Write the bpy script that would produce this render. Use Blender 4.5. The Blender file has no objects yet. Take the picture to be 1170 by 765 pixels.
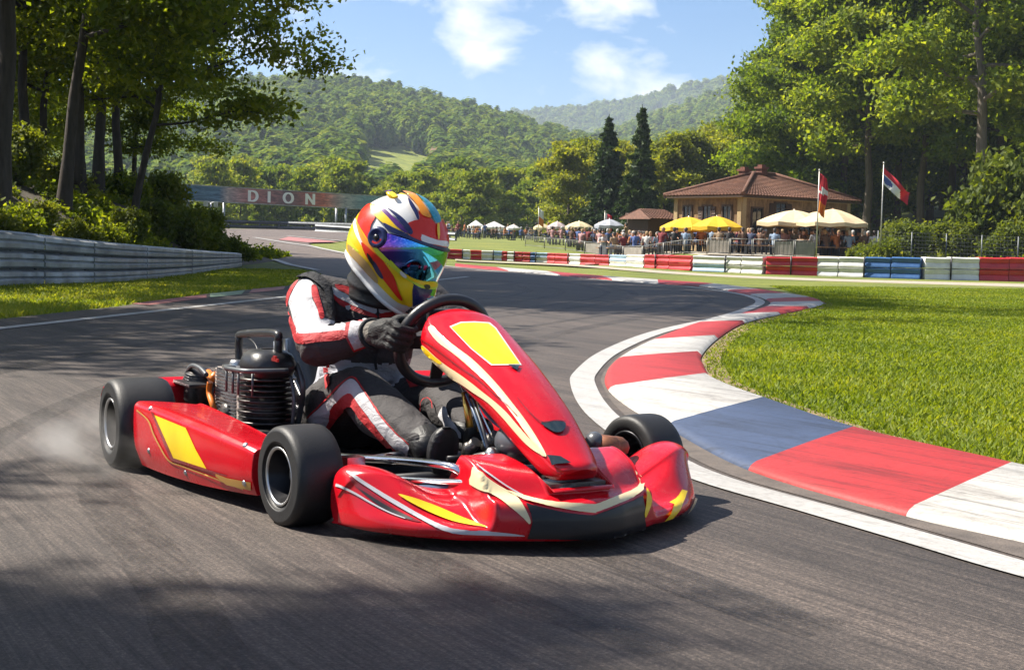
HAZE, EXPO, CLOUD_OFF = .00026, 1.35, (3.22, 0., .4)
HYAW, HPIT, HROL, VTOP, VBOT = 33, 30, 0, .092, -.078
import bpy, bmesh, math, random
import numpy as np
from mathutils import Vector, Matrix, noise
from mathutils.bvhtree import BVHTree
from mathutils.geometry import delaunay_2d_cdt

random.seed(7)
scene = bpy.context.scene
COL = scene.collection
R = math.radians

# ------------------------------------------------------------------ camera model
F, CX, CY, HOR, CAMH = 1600., 585., 382.5, 281., .73
ROLL = R(1.4)
PIT = math.atan((CY - HOR) / F)
UPV = Vector((0, math.sin(PIT), math.cos(PIT)))
FWD = Vector((0, math.cos(PIT), -math.sin(PIT)))
RGT = Vector((1, 0, 0))
AX_R = RGT * math.cos(ROLL) + UPV * math.sin(ROLL)
AX_U = -RGT * math.sin(ROLL) + UPV * math.cos(ROLL)
EYE = Vector((0, 0, CAMH))

def ray(px, py):
    return FWD + AX_R * ((px - CX) / F) - AX_U * ((py - CY) / F)

def topx(P):
    d = Vector(P) - EYE
    w = d.dot(FWD)
    return CX + F * d.dot(AX_R) / w, CY - F * d.dot(AX_U) / w

def ss(a, b, x):
    t = min(1., max(0., (x - a) / (b - a)))
    return t * t * (3 - 2 * t)

def lerp_tab(tab, x):
    if x <= tab[0][0]:
        return tab[0][1]
    for (a, b), (c, d) in zip(tab, tab[1:]):
        if x <= c:
            return b + (d - b) * (x - a) / (c - a)
    return tab[-1][1]

TAB_R = [(47, 0), (57, .52), (65, .62), (90, .85), (150, 1.5), (200, 2.3), (400, 5), (3000, 12)]
TAB_M = [(60, 0), (74, .5), (90, .85), (150, 1.5), (200, 2.3), (400, 5), (3000, 12)]
TAB_L = [(42, 0), (70, .5), (110, 1.5), (150, 1.9), (200, 2.3), (400, 5), (3000, 12)]

def hz(x, y):
    if y < 40:
        return 0.
    u = x / y
    b = ss(-.12, -.02, u)
    c = ss(.075, .125, u)
    h = (lerp_tab(TAB_R, y) * c + lerp_tab(TAB_M, y) * (1 - c)) * b + lerp_tab(TAB_L, y) * (1 - b)
    h += 5. * ss(76, 150, y) * ss(.13, .3, u)
    return h

def hit(px, py):
    """point of the ground seen at a place of the photograph"""
    r = ray(px, py)
    t = 2.
    while t < 2500:
        p = EYE + r * t
        if p.z <= hz(p.x, p.y):
            lo, hi = t / 1.01 - .05, t
            for _ in range(30):
                m = (lo + hi) / 2
                q = EYE + r * m
                if q.z <= hz(q.x, q.y):
                    hi = m
                else:
                    lo = m
            return EYE + r * hi
        t = t * 1.01 + .05
    return EYE + r * t

def at(px, y):
    """ground point at depth y below the picture column px (taken at the horizon)"""
    r = ray(px, HOR)
    x = r.x / r.y * y
    return Vector((x, y, hz(x, y)))

def zat(px, py, y):
    r = ray(px, py)
    return EYE + r * (y / r.y)

# ------------------------------------------------------------------ object helpers
def tag(o, label=None, cat=None, group=None, kind=None):
    if label: o['label'] = label
    if cat: o['category'] = cat
    if group: o['group'] = group
    if kind: o['kind'] = kind
    return o

def empty(name, loc=(0, 0, 0), rz=0., label=None, cat=None, group=None):
    o = bpy.data.objects.new(name, None)
    COL.objects.link(o)
    o.location = loc
    o.rotation_euler = (0, 0, rz)
    o.empty_display_size = .2
    return tag(o, label, cat, group)

def link_mesh(name, me, parent=None):
    o = bpy.data.objects.new(name, me)
    COL.objects.link(o)
    o.parent = parent
    return o

def copy_tree(o, parent=None):
    c = o.copy()
    COL.objects.link(c)
    c.parent = parent
    for ch in list(o.children):
        copy_tree(ch, c)
    return c

def np_mesh(name, verts, faces, mats, mat_idx=None, smooth=False):
    """verts (n,3) array, faces (m,k) array of one size"""
    me = bpy.data.meshes.new(name)
    verts = np.asarray(verts, dtype=np.float32)
    faces = np.asarray(faces, dtype=np.int32)
    m, k = faces.shape
    me.vertices.add(len(verts)); me.vertices.foreach_set('co', verts.ravel())
    me.loops.add(m * k); me.loops.foreach_set('vertex_index', faces.ravel())
    me.polygons.add(m)
    me.polygons.foreach_set('loop_start', np.arange(0, m * k, k, dtype=np.int32))
    me.polygons.foreach_set('loop_total', np.full(m, k, dtype=np.int32))
    for x in mats: me.materials.append(x)
    if mat_idx is not None:
        me.polygons.foreach_set('material_index', np.asarray(mat_idx, dtype=np.int32))
    me.polygons.foreach_set('use_smooth', np.full(m, bool(smooth)))
    me.update(calc_edges=True)
    me.validate()
    return me

class MB:
    """collects shapes into one mesh"""
    def __init__(s):
        s.v = []; s.f = []; s.m = []; s.cur = 0; s.sm = []; s.smooth = True
    def add(s, vs, fs, m=None, smooth=None):
        b = len(s.v)
        s.v += [tuple(v) for v in vs]
        for f in fs:
            s.f.append(tuple(i + b for i in f)); s.m.append(s.cur if m is None else m)
            s.sm.append(s.smooth if smooth is None else smooth)
        return s
    def box(s, c, d, rot=None, m=None, taper=1.):
        x, y, z = d[0] / 2, d[1] / 2, d[2] / 2
        vs = [Vector((a * x * (taper if cc > 0 else 1), b * y * (taper if cc > 0 else 1), cc * z)) for cc in (-1, 1) for b in (-1, 1) for a in (-1, 1)]
        if rot is not None: vs = [rot @ v for v in vs]
        vs = [v + Vector(c) for v in vs]
        return s.add(vs, [(0, 2, 3, 1), (4, 5, 7, 6), (0, 1, 5, 4), (2, 6, 7, 3), (0, 4, 6, 2), (1, 3, 7, 5)], m, False)
    def tube(s, pts, r, n=10, m=None, cap=True):
        pts = [Vector(p) for p in pts]
        rs = r if isinstance(r, (list, tuple)) else [r] * len(pts)
        vs = []; N = len(pts)
        t0 = (pts[1] - pts[0]).normalized()
        a = Vector((0, 0, 1)) if abs(t0.z) < .9 else Vector((1, 0, 0))
        nrm = t0.cross(a).normalized()
        for i, p in enumerate(pts):
            t = (pts[min(i + 1, N - 1)] - pts[max(i - 1, 0)])
            t = t.normalized() if t.length > 1e-9 else t0
            nrm = (nrm - t * nrm.dot(t)).normalized()
            b = t.cross(nrm)
            for k in range(n):
                an = 2 * math.pi * k / n
                vs.append(p + (nrm * math.cos(an) + b * math.sin(an)) * rs[i])
        fs = [(i * n + k, i * n + (k + 1) % n, (i + 1) * n + (k + 1) % n, (i + 1) * n + k) for i in range(N - 1) for k in range(n)]
        s.add(vs, fs, m)
        if cap:
            s.add([vs[k] for k in range(n)], [tuple(range(n))[::-1]], m, False)
            s.add(vs[-n:], [tuple(range(n))], m, False)
        return s
    def lathe(s, prof, c, axis, n=32, m=None, a0=0., a1=2 * math.pi, close=True):
        """prof: list of (radius, along); axis a unit vector"""
        ax = Vector(axis).normalized()
        u = ax.orthogonal().normalized(); w = ax.cross(u)
        c = Vector(c); vs = []
        full = abs(a1 - a0 - 2 * math.pi) < 1e-6
        nn = n if full else n + 1
        for r, h in prof:
            for k in range(nn):
                an = a0 + (a1 - a0) * k / n
                vs.append(c + ax * h + (u * math.cos(an) + w * math.sin(an)) * r)
        fs = []
        for i in range(len(prof) - 1):
            for k in range(n):
                k2 = (k + 1) % nn if full else k + 1
                fs.append((i * nn + k, i * nn + k2, (i + 1) * nn + k2, (i + 1) * nn + k))
        return s.add(vs, fs, m)
    def grid(s, rows, m=None, closed=False, flip=False, smooth=None):
        n = len(rows[0]); vs = [p for r in rows for p in r]; fs = []
        for i in range(len(rows) - 1):
            for k in range(n if closed else n - 1):
                q = (i * n + k, i * n + (k + 1) % n, (i + 1) * n + (k + 1) % n, (i + 1) * n + k)
                fs.append(q[::-1] if flip else q)
        return s.add(vs, fs, m, smooth)
    def ball(s, c, r, n=12, m=None):
        rr = r if isinstance(r, (tuple, list)) else (r, r, r)
        rows = []
        for i in range(n // 2 + 1):
            th = math.pi * i / (n // 2)
            rows.append([Vector((c[0] + rr[0] * math.sin(th) * math.cos(2 * math.pi * k / n), c[1] + rr[1] * math.sin(th) * math.sin(2 * math.pi * k / n), c[2] + rr[2] * math.cos(th))) for k in range(n)])
        return s.grid(rows, m, True, True)
    def build(s, name, mats, parent=None, bevel=0, weld=True, mod=None):
        me = bpy.data.meshes.new(name)
        me.from_pydata([tuple(v) for v in s.v], [], s.f)
        if not isinstance(mats, (list, tuple)): mats = [mats]
        for x in mats: me.materials.append(x)
        for p, mi, sm in zip(me.polygons, s.m, s.sm):
            p.material_index = mi; p.use_smooth = sm
        if weld or bevel:
            bm = bmesh.new(); bm.from_mesh(me)
            bmesh.ops.remove_doubles(bm, verts=bm.verts, dist=1e-5)
            if bevel:
                es = [e for e in bm.edges if len(e.link_faces) == 2 and e.calc_face_angle(0) > .6]
                bmesh.ops.bevel(bm, geom=es, offset=bevel, segments=2, affect='EDGES', profile=.6, clamp_overlap=True)
            bm.to_mesh(me); bm.free()
        me.update()
        return link_mesh(name, me, parent)

def cr(P, t):
    """Catmull-Rom through the list P (vectors), t in 0..len-1"""
    n = len(P); i = min(int(t), n - 2); f = t - i
    p0, p1, p2, p3 = P[max(i - 1, 0)], P[i], P[i + 1], P[min(i + 2, n - 1)]
    return (p1 * 2 + (p2 - p0) * f + (p0 * 2 - p1 * 5 + p2 * 4 - p3) * f * f + (p1 * 3 - p0 - p2 * 3 + p3) * f ** 3) * .5

def curve(P, n):
    P = [Vector(p) for p in P]
    return [cr(P, (len(P) - 1) * i / n) for i in range(n + 1)]

def surf(rings, nu, nv):
    """smooth dense surface through coarse rings"""
    rr = [curve(r, nu) for r in rings]
    cols = [[r[i] for r in rr] for i in range(nu + 1)]
    cc = [curve(c, nv) for c in cols]
    return [[cc[i][j] for i in range(nu + 1)] for j in range(nv + 1)]

# ------------------------------------------------------------------ materials
def srgb(r, g, b):
    f = lambda c: c / 12.92 if c <= .04045 else ((c + .055) / 1.055) ** 2.4
    return (f(r / 255), f(g / 255), f(b / 255), 1)

class NT:
    def __init__(s, name):
        s.mat = bpy.data.materials.new(name); s.mat.use_nodes = True
        s.t = s.mat.node_tree; s.bsdf = s.t.nodes['Principled BSDF']; s.out = s.t.nodes['Material Output']
    def n(s, typ, **kw):
        nd = s.t.nodes.new(typ)
        for k, v in kw.items():
            if k in nd.inputs.keys() if hasattr(nd.inputs, 'keys') else False: nd.inputs[k].default_value = v
            else: setattr(nd, k, v)
        return nd
    def l(s, a, b): s.t.links.new(a, b)
    def set(s, **kw):
        for k, v in kw.items(): s.bsdf.inputs[k.replace('_', ' ')].default_value = v
        return s
    def noise(s, scale, detail=4, rough=.55, vec=None, dist=0.):
        nd = s.t.nodes.new('ShaderNodeTexNoise')
        nd.inputs['Scale'].default_value = scale; nd.inputs['Detail'].default_value = detail
        nd.inputs['Roughness'].default_value = rough; nd.inputs['Distortion'].default_value = dist
        if vec is not None: s.l(vec, nd.inputs['Vector'])
        return nd
    def ramp(s, fac, stops):
        nd = s.t.nodes.new('ShaderNodeValToRGB')
        el = nd.color_ramp.elements
        while len(el) < len(stops): el.new(.5)
        for e, (p, c) in zip(el, stops):
            e.position = p; e.color = c if len(c) == 4 else (*c, 1)
        s.l(fac, nd.inputs['Fac'])
        return nd
    def mix(s, fac, a, b, mode='MIX'):
        nd = s.t.nodes.new('ShaderNodeMix'); nd.data_type = 'RGBA'; nd.blend_type = mode
        for sock, val in ((nd.inputs[0], fac), (nd.inputs[6], a), (nd.inputs[7], b)):
            if hasattr(val, 'is_linked'): s.l(val, sock)
            else: sock.default_value = val
        return nd.outputs[2]
    def bump(s, h, strength=.3, dist=.01):
        nd = s.t.nodes.new('ShaderNodeBump')
        nd.inputs['Strength'].default_value = strength; nd.inputs['Distance'].default_value = dist
        s.l(h, nd.inputs['Height']); s.l(nd.outputs[0], s.bsdf.inputs['Normal'])
        return nd
    def coord(s, which='Object'):
        return s.t.nodes.new('ShaderNodeTexCoord').outputs[which]
    def mapping(s, vec, scale=(1, 1, 1), rot=(0, 0, 0)):
        nd = s.t.nodes.new('ShaderNodeMapping')
        nd.inputs['Scale'].default_value = scale; nd.inputs['Rotation'].default_value = rot
        s.l(vec, nd.inputs['Vector'])
        return nd.outputs[0]

def simple(name, c, rough=.5, metal=0., coat=0., var=.12, scale=20., bump=0., bscale=60.):
    """colour with a little noise in tone and roughness"""
    m = NT(name); c = c if len(c) == 4 else (*c, 1)
    co = m.coord()
    nz = m.noise(scale, 5, .6, co)
    d = tuple(x * (1 - var) for x in c[:3]) + (1,); e = tuple(min(1, x * (1 + var)) for x in c[:3]) + (1,)
    rp = m.ramp(nz.outputs['Fac'], [(.3, d), (.7, e)])
    m.l(rp.outputs[0], m.bsdf.inputs['Base Color'])
    m.set(Roughness=rough, Metallic=metal, Coat_Weight=coat, Coat_Roughness=.08)
    if rough > .12:
        rr = m.t.nodes.new('ShaderNodeMapRange')
        rr.inputs[1].default_value = .3; rr.inputs[2].default_value = .7
        rr.inputs[3].default_value = rough * .85; rr.inputs[4].default_value = min(1, rough * 1.2)
        m.l(nz.outputs['Fac'], rr.inputs[0]); m.l(rr.outputs[0], m.bsdf.inputs['Roughness'])
    if bump:
        b = m.noise(bscale, 5, .6, co); m.bump(b.outputs['Fac'], bump, .01)
    return m.mat

def leaf_mat(name, c1, c2, c3, trans=.45, tcol=None, spec=.3):
    m = NT(name)
    g = m.t.nodes.new('ShaderNodeNewGeometry')
    co = m.coord()
    nz = m.noise(.55, 2, .5, co)
    mx = m.t.nodes.new('ShaderNodeMath'); mx.operation = 'MULTIPLY_ADD'
    m.l(nz.outputs['Fac'], mx.inputs[0]); mx.inputs[1].default_value = 1.1; mx.inputs[2].default_value = -.3
    ad = m.t.nodes.new('ShaderNodeMath'); ad.operation = 'MULTIPLY_ADD'
    m.l(g.outputs['Random Per Island'], ad.inputs[0]); ad.inputs[1].default_value = .5; m.l(mx.outputs[0], ad.inputs[2])
    oi = m.t.nodes.new('ShaderNodeObjectInfo')
    ad2 = m.t.nodes.new('ShaderNodeMath'); ad2.operation = 'MULTIPLY_ADD'
    m.l(oi.outputs['Random'], ad2.inputs[0]); ad2.inputs[1].default_value = .4; m.l(ad.outputs[0], ad2.inputs[2])
    sb = m.t.nodes.new('ShaderNodeMath'); sb.operation = 'SUBTRACT'
    m.l(ad2.outputs[0], sb.inputs[0]); sb.inputs[1].default_value = .2
    rp = m.ramp(sb.outputs[0], [(.05, c1), (.5, c2), (.95, c3)])
    df = m.t.nodes.new('ShaderNodeBsdfPrincipled')
    df.inputs['Roughness'].default_value = .65; df.inputs['Specular IOR Level'].default_value = spec
    m.l(rp.outputs[0], df.inputs['Base Color'])
    tr = m.t.nodes.new('ShaderNodeBsdfTranslucent')
    tc = m.mix(1., rp.outputs[0], tcol or (2.2, 2.0, .7, 1), 'MULTIPLY')
    m.l(tc, tr.inputs['Color'])
    ms = m.t.nodes.new('ShaderNodeMixShader'); ms.inputs[0].default_value = trans
    m.l(df.outputs[0], ms.inputs[1]); m.l(tr.outputs[0], ms.inputs[2])
    m.l(ms.outputs[0], m.out.inputs['Surface'])
    m.t.nodes.remove(m.bsdf)
    return m.mat

def bark(name, c):
    m = NT(name); co = m.mapping(m.coord(), (1, 1, .18))
    nz = m.noise(14, 6, .65, co)
    rp = m.ramp(nz.outputs['Fac'], [(.3, tuple(x * .45 for x in c)), (.7, c)])
    m.l(rp.outputs[0], m.bsdf.inputs['Base Color']); m.set(Roughness=.9)
    m.bump(nz.outputs['Fac'], .8, .03)
    return m.mat
# ------------------------------------------------------------------ ground materials
def mat_asphalt(name='asphalt', k=1.):
    m = NT(name); co = m.coord()
    fine = m.noise(140, 4, .7, co)
    big = m.noise(.5, 4, .6, co)
    # rubber and fine grooves laid down along the driving direction
    hd = m.mapping(co, (1, 1, 1), (0, 0, R(60)))
    st1 = m.noise(1., 6, .62, m.mapping(hd, (.22, 3.4, 1)), .4)
    stn = m.noise(1., 4, .7, m.mapping(hd, (1.1, 34., 1)), .3)
    stf = m.noise(1., 3, .7, m.mapping(hd, (2.6, 105., 1)), .2)
    base = m.ramp(fine.outputs['Fac'], [(.25, srgb(40, 36, 34)), (.5, srgb(68, 61, 57)), (.8, srgb(116, 105, 97))])
    a = m.ramp(st1.outputs['Fac'], [(.30, (.50, .49, .49, 1)), (.5, (.92, .91, .9, 1)), (.70, (1.30, 1.27, 1.24, 1))])
    b = m.ramp(stn.outputs['Fac'], [(.34, (.66, .65, .65, 1)), (.64, (1.20, 1.19, 1.17, 1))])
    d = m.ramp(stf.outputs['Fac'], [(.34, (.58, .57, .57, 1)), (.64, (1.34, 1.33, 1.31, 1))])
    c = m.ramp(big.outputs['Fac'], [(.3, (.8, .8, .8, 1)), (.7, (1.1, 1.09, 1.07, 1))])
    x = m.mix(1., base.outputs[0], a.outputs[0], 'MULTIPLY')
    x = m.mix(1., x, b.outputs[0], 'MULTIPLY')
    x = m.mix(1., x, d.outputs[0], 'MULTIPLY')
    x = m.mix(1., x, c.outputs[0], 'MULTIPLY')
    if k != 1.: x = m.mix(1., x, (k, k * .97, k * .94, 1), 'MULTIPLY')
    m.l(x, m.bsdf.inputs['Base Color'])
    m.set(Roughness=.72)
    m.bump(fine.outputs['Fac'], .55, .006)
    return m.mat

def mat_grass(name, tint=1.):
    m = NT(name); co = m.coord()
    a = m.noise(.35, 5, .6, co); b = m.noise(9, 6, .7, co); c = m.noise(60, 3, .7, co)
    ca = m.ramp(a.outputs['Fac'], [(.3, (.085, .112, .010, 1)), (.55, (.155, .18, .016, 1)), (.8, (.25, .235, .04, 1))])
    cb = m.ramp(b.outputs['Fac'], [(.3, (.55, .6, .5, 1)), (.7, (1.25, 1.2, 1.1, 1))])
    cc = m.ramp(c.outputs['Fac'], [(.3, (.6, .6, .6, 1)), (.7, (1.2, 1.2, 1.2, 1))])
    x = m.mix(1., ca.outputs[0], cb.outputs[0], 'MULTIPLY'); x = m.mix(1., x, cc.outputs[0], 'MULTIPLY')
    if tint != 1.: x = m.mix(1., x, (tint, tint, tint, 1), 'MULTIPLY')
    m.l(x, m.bsdf.inputs['Base Color']); m.set(Roughness=.85)
    m.bump(b.outputs['Fac'], .8, .05)
    return m.mat

def mat_paint(name, c, worn=.5):
    """road paint with scuffs, cracks and tyre dirt"""
    m = NT(name); co = m.coord()
    a = m.noise(1., 7, .72, m.mapping(m.mapping(co, (1, 1, 1), (0, 0, R(60))), (.8, 4.5, 1)), .5); b = m.noise(38, 5, .7, co)
    dirt = m.ramp(a.outputs['Fac'], [(.32, (.36, .34, .32, 1)), (.46, (.80, .79, .77, 1)), (.62, (1, 1, 1, 1))])
    tk_ = m.noise(1., 5, .75, m.mapping(m.mapping(co, (1, 1, 1), (0, 0, R(58))), (.9, 26, 1)), .3)
    tr_ = m.ramp(tk_.outputs['Fac'], [(.36, (.34, .33, .32, 1)), (.47, (1, 1, 1, 1))])
    sp = m.ramp(b.outputs['Fac'], [(.3, (.72, .71, .70, 1)), (.5, (1, 1, 1, 1))])
    x = m.mix(worn, (1, 1, 1, 1), dirt.outputs[0]); x = m.mix(worn * .8, x, m.mix(1., x, tr_.outputs[0], 'MULTIPLY')); x = m.mix(1., x, sp.outputs[0], 'MULTIPLY')
    x = m.mix(1., (*c[:3], 1), x, 'MULTIPLY')
    vo = m.t.nodes.new('ShaderNodeTexVoronoi'); vo.feature = 'DISTANCE_TO_EDGE'; vo.inputs['Scale'].default_value = 1.3
    wv = m.noise(4, 4, .6, co)
    mxv = m.mix(.12, co, wv.outputs['Color'])
    m.l(mxv, vo.inputs['Vector'])
    cr_ = m.ramp(vo.outputs['Distance'], [(.0, (.3, .28, .26, 1)), (.012, (1, 1, 1, 1))])
    x = m.mix(.22, x, m.mix(1., x, cr_.outputs[0], 'MULTIPLY'))
    m.l(x, m.bsdf.inputs['Base Color']); m.set(Roughness=.6)
    m.bump(b.outputs['Fac'], .35, .006)
    return m.mat

M = {}
M['asphalt'] = mat_asphalt(); M['asphalt_sheen'] = mat_asphalt('pale_sheen_asphalt', 1.75)
M['dusty'] = simple('dusty_asphalt', srgb(86, 78, 72), .85, var=.35, scale=9, bump=.5, bscale=90)
M['grass'] = mat_grass('grass_ground')
M['hill'] = mat_grass('hill_grass', 1.25)
M['white'] = mat_paint('white_line_paint', (.37, .36, .345), .45)
M['kred'] = mat_paint('kerb_red', (.37, .020, .020), .8)
M['kwhite'] = mat_paint('kerb_white', (.44, .425, .40), .9)
M['kblue'] = mat_paint('kerb_blue', (.042, .064, .125), .85)
M['kpink'] = mat_paint('faded_red', (.34, .13, .12), .5)
M['kgreen'] = mat_paint('faded_green', (.22, .30, .20), .5)
M['earth'] = simple('bank_earth', (.060, .048, .030), .95, var=.5, scale=1.6, bump=.9, bscale=5)
M['gravel'] = simple('gravel', (.30, .26, .20), .95, var=.2, scale=6, bump=.5, bscale=80)

# ------------------------------------------------------------------ ground sheets
def sheet(name, poly, mat, off=.004, grid=None, kind='structure', zfun=None, mats=None):
    """flat sheet over the outline (world xy), following the ground"""
    pts = [Vector((p[0], p[1])) for p in poly]
    # subdivide outline
    bd = []
    for a, b in zip(pts, pts[1:] + pts[:1]):
        n = max(1, int((b - a).length / (grid or 1e9)))
        for i in range(n): bd.append(a.lerp(b, i / n))
    vs = list(bd)
    if grid:
        xs = [p.x for p in bd]; ys = [p.y for p in bd]
        y = min(ys) + grid / 2
        while y < max(ys):
            x = min(xs) + grid / 2
            while x < max(xs):
                vs.append(Vector((x, y))); x += grid
            y += grid
    n = len(bd)
    r = delaunay_2d_cdt(vs, [(i, (i + 1) % n) for i in range(n)], [], 1, 1e-5)
    z = zfun or (lambda x, y: hz(x, y) + off + .05 * ss(40, 55, y))
    V = [(v.x, v.y, z(v.x, v.y)) for v in r[0]]
    F_ = []
    for f in r[2]:
        a, b, c = (Vector(V[i][:2]) for i in f[:3])
        F_.append(tuple(f) if (b - a).cross(c - a) > 0 else tuple(f)[::-1])
    me = bpy.data.meshes.new(name); me.from_pydata(V, [], F_)
    for p in me.polygons: p.use_smooth = True
    me.materials.append(mat); me.update()
    o = link_mesh(name, me)
    return tag(o, kind=kind)

def smooth_line(P, n):
    return [p for p in curve([Vector((p[0], p[1], 0)) for p in P], n)]

def ribbon(name, left, right, mat, off=.009, n=120, z2=None, parent=None):
    L, Rr = smooth_line(left, n), smooth_line(right, n)
    zz = lambda p: hz(p.x, p.y) + off + .06 * ss(40, 55, p.y)
    mb = MB()
    mb.grid([[Vector((a.x, a.y, zz(a))), Vector((b.x, b.y, zz(b)))] for a, b in zip(L, Rr)], flip=True)
    o = mb.build(name, mat, parent)
    up = o.data.polygons[0].normal.z
    if up < 0: o.data.flip_normals()
    return tag(o, kind='structure')

# the ground as one sheet that reaches the hills
ys = list(np.arange(-30, 40, 7.)) + list(np.arange(40, 170, 2.5)) + list(np.arange(170, 600, 25.)) + list(np.arange(600, 4001, 340.))
xs = list(np.arange(-3000, -90, 300.)) + list(np.arange(-90, 91, 2.5)) + list(np.arange(120, 3001, 300.))
gm = MB()
gm.grid([[Vector((x, y, hz(x, y))) for x in xs] for y in ys])
ground = tag(gm.build('ground', M['grass'], weld=False), kind='structure')

# road outline read off the picture and laid on the ground
gpt = lambda L: [hit(*p) for p in L]
road_side = [(520, 305), (600, 311.5), (672, 318), (752, 324.5), (798, 327.2), (832, 332.8), (857, 337.5), (875, 342.8), (880, 347), (872, 352.5),
             (843.6, 360.6), (796, 371), (743, 391.5), (706, 412), (692, 430), (695, 447), (720, 468), (763, 491), (855, 539), (1032, 591), (1170, 622)]
grass_side = [(520, 302.5), (600, 309), (672, 315.5), (752, 321.5), (815, 326), (866.5, 332.5), (901, 338), (927, 342.5), (941, 348), (924, 354),
              (892, 361), (850.5, 371.5), (821, 389), (802, 409), (804, 421), (812, 435), (836, 448), (876, 463), (981, 499), (1167, 543)]
rs_w = gpt(road_side); gs_w = gpt(grass_side)
d_ = (rs_w[-1] - rs_w[-2]).normalized()
d2_ = (gs_w[-1] - gs_w[-2]).normalized()
for k_ in (1.1, 2.2, 3.3, 4.4):
    rs_w.append(rs_w[20] + d_ * k_)
    gs_w.append(gs_w[19] + d2_ * k_ * .95)
left_edge = gpt([(0, 365), (136, 350.5), (238, 336), (328, 327)])
ext = left_edge[0] + (left_edge[0] - left_edge[1]).normalized() * 16
road_poly = [ext] + left_edge + gpt([(358, 319), (371, 315), (357, 308.5), (315, 299), (274, 290), (262, 280), (250, 266), (249, 262.3),
             (330, 262.6), (402, 266), (400, 275), (352, 279), (365, 285.5), (398, 291.5)]) + rs_w + [Vector((6.5, 1.2, 0)), Vector((6, -6, 0)), Vector((-9, -6, 0))]
sheet('road', [(p.x, p.y) for p in road_poly], M['asphalt'], .004, 2.5)

# far stretch beyond the bend, grazing sheen painted in as a lighter colour
sheen_ = gpt([(371, 315), (357, 308.5), (315, 299), (274, 290), (262, 280), (250, 266), (249, 262.3), (330, 262.6), (402, 266), (400, 275), (352, 279), (365, 285.5), (398, 291.5), (520, 305), (600, 311.4), (520, 314), (440, 317)])
sheet('road', [(p.x, p.y) for p in sheen_], M['asphalt_sheen'], .0075, 2.5)

# white line round the inside of the bend
line_out = gpt([(528.6, 307.4), (600, 313), (672, 318.8), (752, 325.6), (786, 328.2), (838, 335.6), (858, 341), (863, 345.5), (854, 351), (820, 362), (746, 379), (689, 401), (657, 425), (652, 442), (669, 474), (728, 519), (790, 549.5), (917, 587.5), (1044, 625.6), (1107, 645), (1170, 663)])
line_in = gpt([(528.6, 309), (600, 314.8), (672, 320.8), (752, 327.6), (784, 330.4), (828, 337), (846, 341.5), (852, 345), (842, 350), (806, 360.5), (726, 379), (666, 402), (690, 425), (683, 442), (698, 469), (760, 510), (820, 538), (975, 585), (1170, 634)])
# the two edges must not cross: keep the second as an offset of the first
def offset_line(P, w):
    out = []
    for i, p in enumerate(P):
        t = (P[min(i + 1, len(P) - 1)] - P[max(i - 1, 0)]); t.z = 0; t.normalize()
        out.append(p + Vector((-t.y, t.x, 0)) * w)
    return out
LO = [Vector((p.x, p.y, 0)) for p in line_out]
LO = curve(LO, 90)
sv_ = LO[-1] - LO[-2]
for _ in range(16): LO.append(LO[-1] + sv_)
ribbon('edge_line', LO, offset_line(LO, .135), M['white'], .009, 160)
# dusty strip between line and kerb
ribbon('track_edge', offset_line(LO, .17)[14:91], smooth_line([(p.x, p.y) for p in rs_w[2:]], 76), M['dusty'], .006, 160)

# rubber laid round the bend by many laps
def mat_skid():
    m = NT('tyre_marks'); co = m.coord()
    nz = m.noise(1., 5, .7, m.mapping(co, (.5, .5, 1))); f = m.noise(60, 3, .7, co)
    mt = m.t.nodes.new('ShaderNodeMath'); mt.operation = 'MULTIPLY'; m.l(nz.outputs['Fac'], mt.inputs[0]); m.l(f.outputs['Fac'], mt.inputs[1])
    rp = m.ramp(mt.outputs[0], [(.16, (0, 0, 0, 1)), (.42, (.5, .5, .5, 1))])
    m.set(Base_Color=(.016, .015, .015, 1), Roughness=.55)
    m.l(rp.outputs[0], m.bsdf.inputs['Alpha']); return m.mat
M['skid'] = mat_skid()
for d0, w0, a0_, b0_ in ((.75, .16, 20, 96), (1.9, .15, 8, 100), (2.3, .12, 14, 104), (3.1, .16, 6, 90), (1.25, .11, 30, 106), (3.6, .12, 10, 70)):
    base_ = offset_line(LO[a0_:b0_], -d0)
    base_ = [p + Vector((0, .25 * math.sin(i * .05 + d0 * 3), 0)) for i, p in enumerate(base_)]
    ribbon('tyre_marks', base_, offset_line(base_, w0), M['skid'], .0065 + d0 * .0003, 140)
# bare soil fringe between kerb and grass
fr_ = smooth_line([(p.x, p.y) for p in gs_w], 200)
M['soil'] = simple('bare_soil', (.16, .115, .06), .95, var=.45, scale=5, bump=.8, bscale=30)
ribbon('soil', [p for p in fr_], offset_line(fr_, .13 if True else 0), M['soil'], .012, 200)

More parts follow.
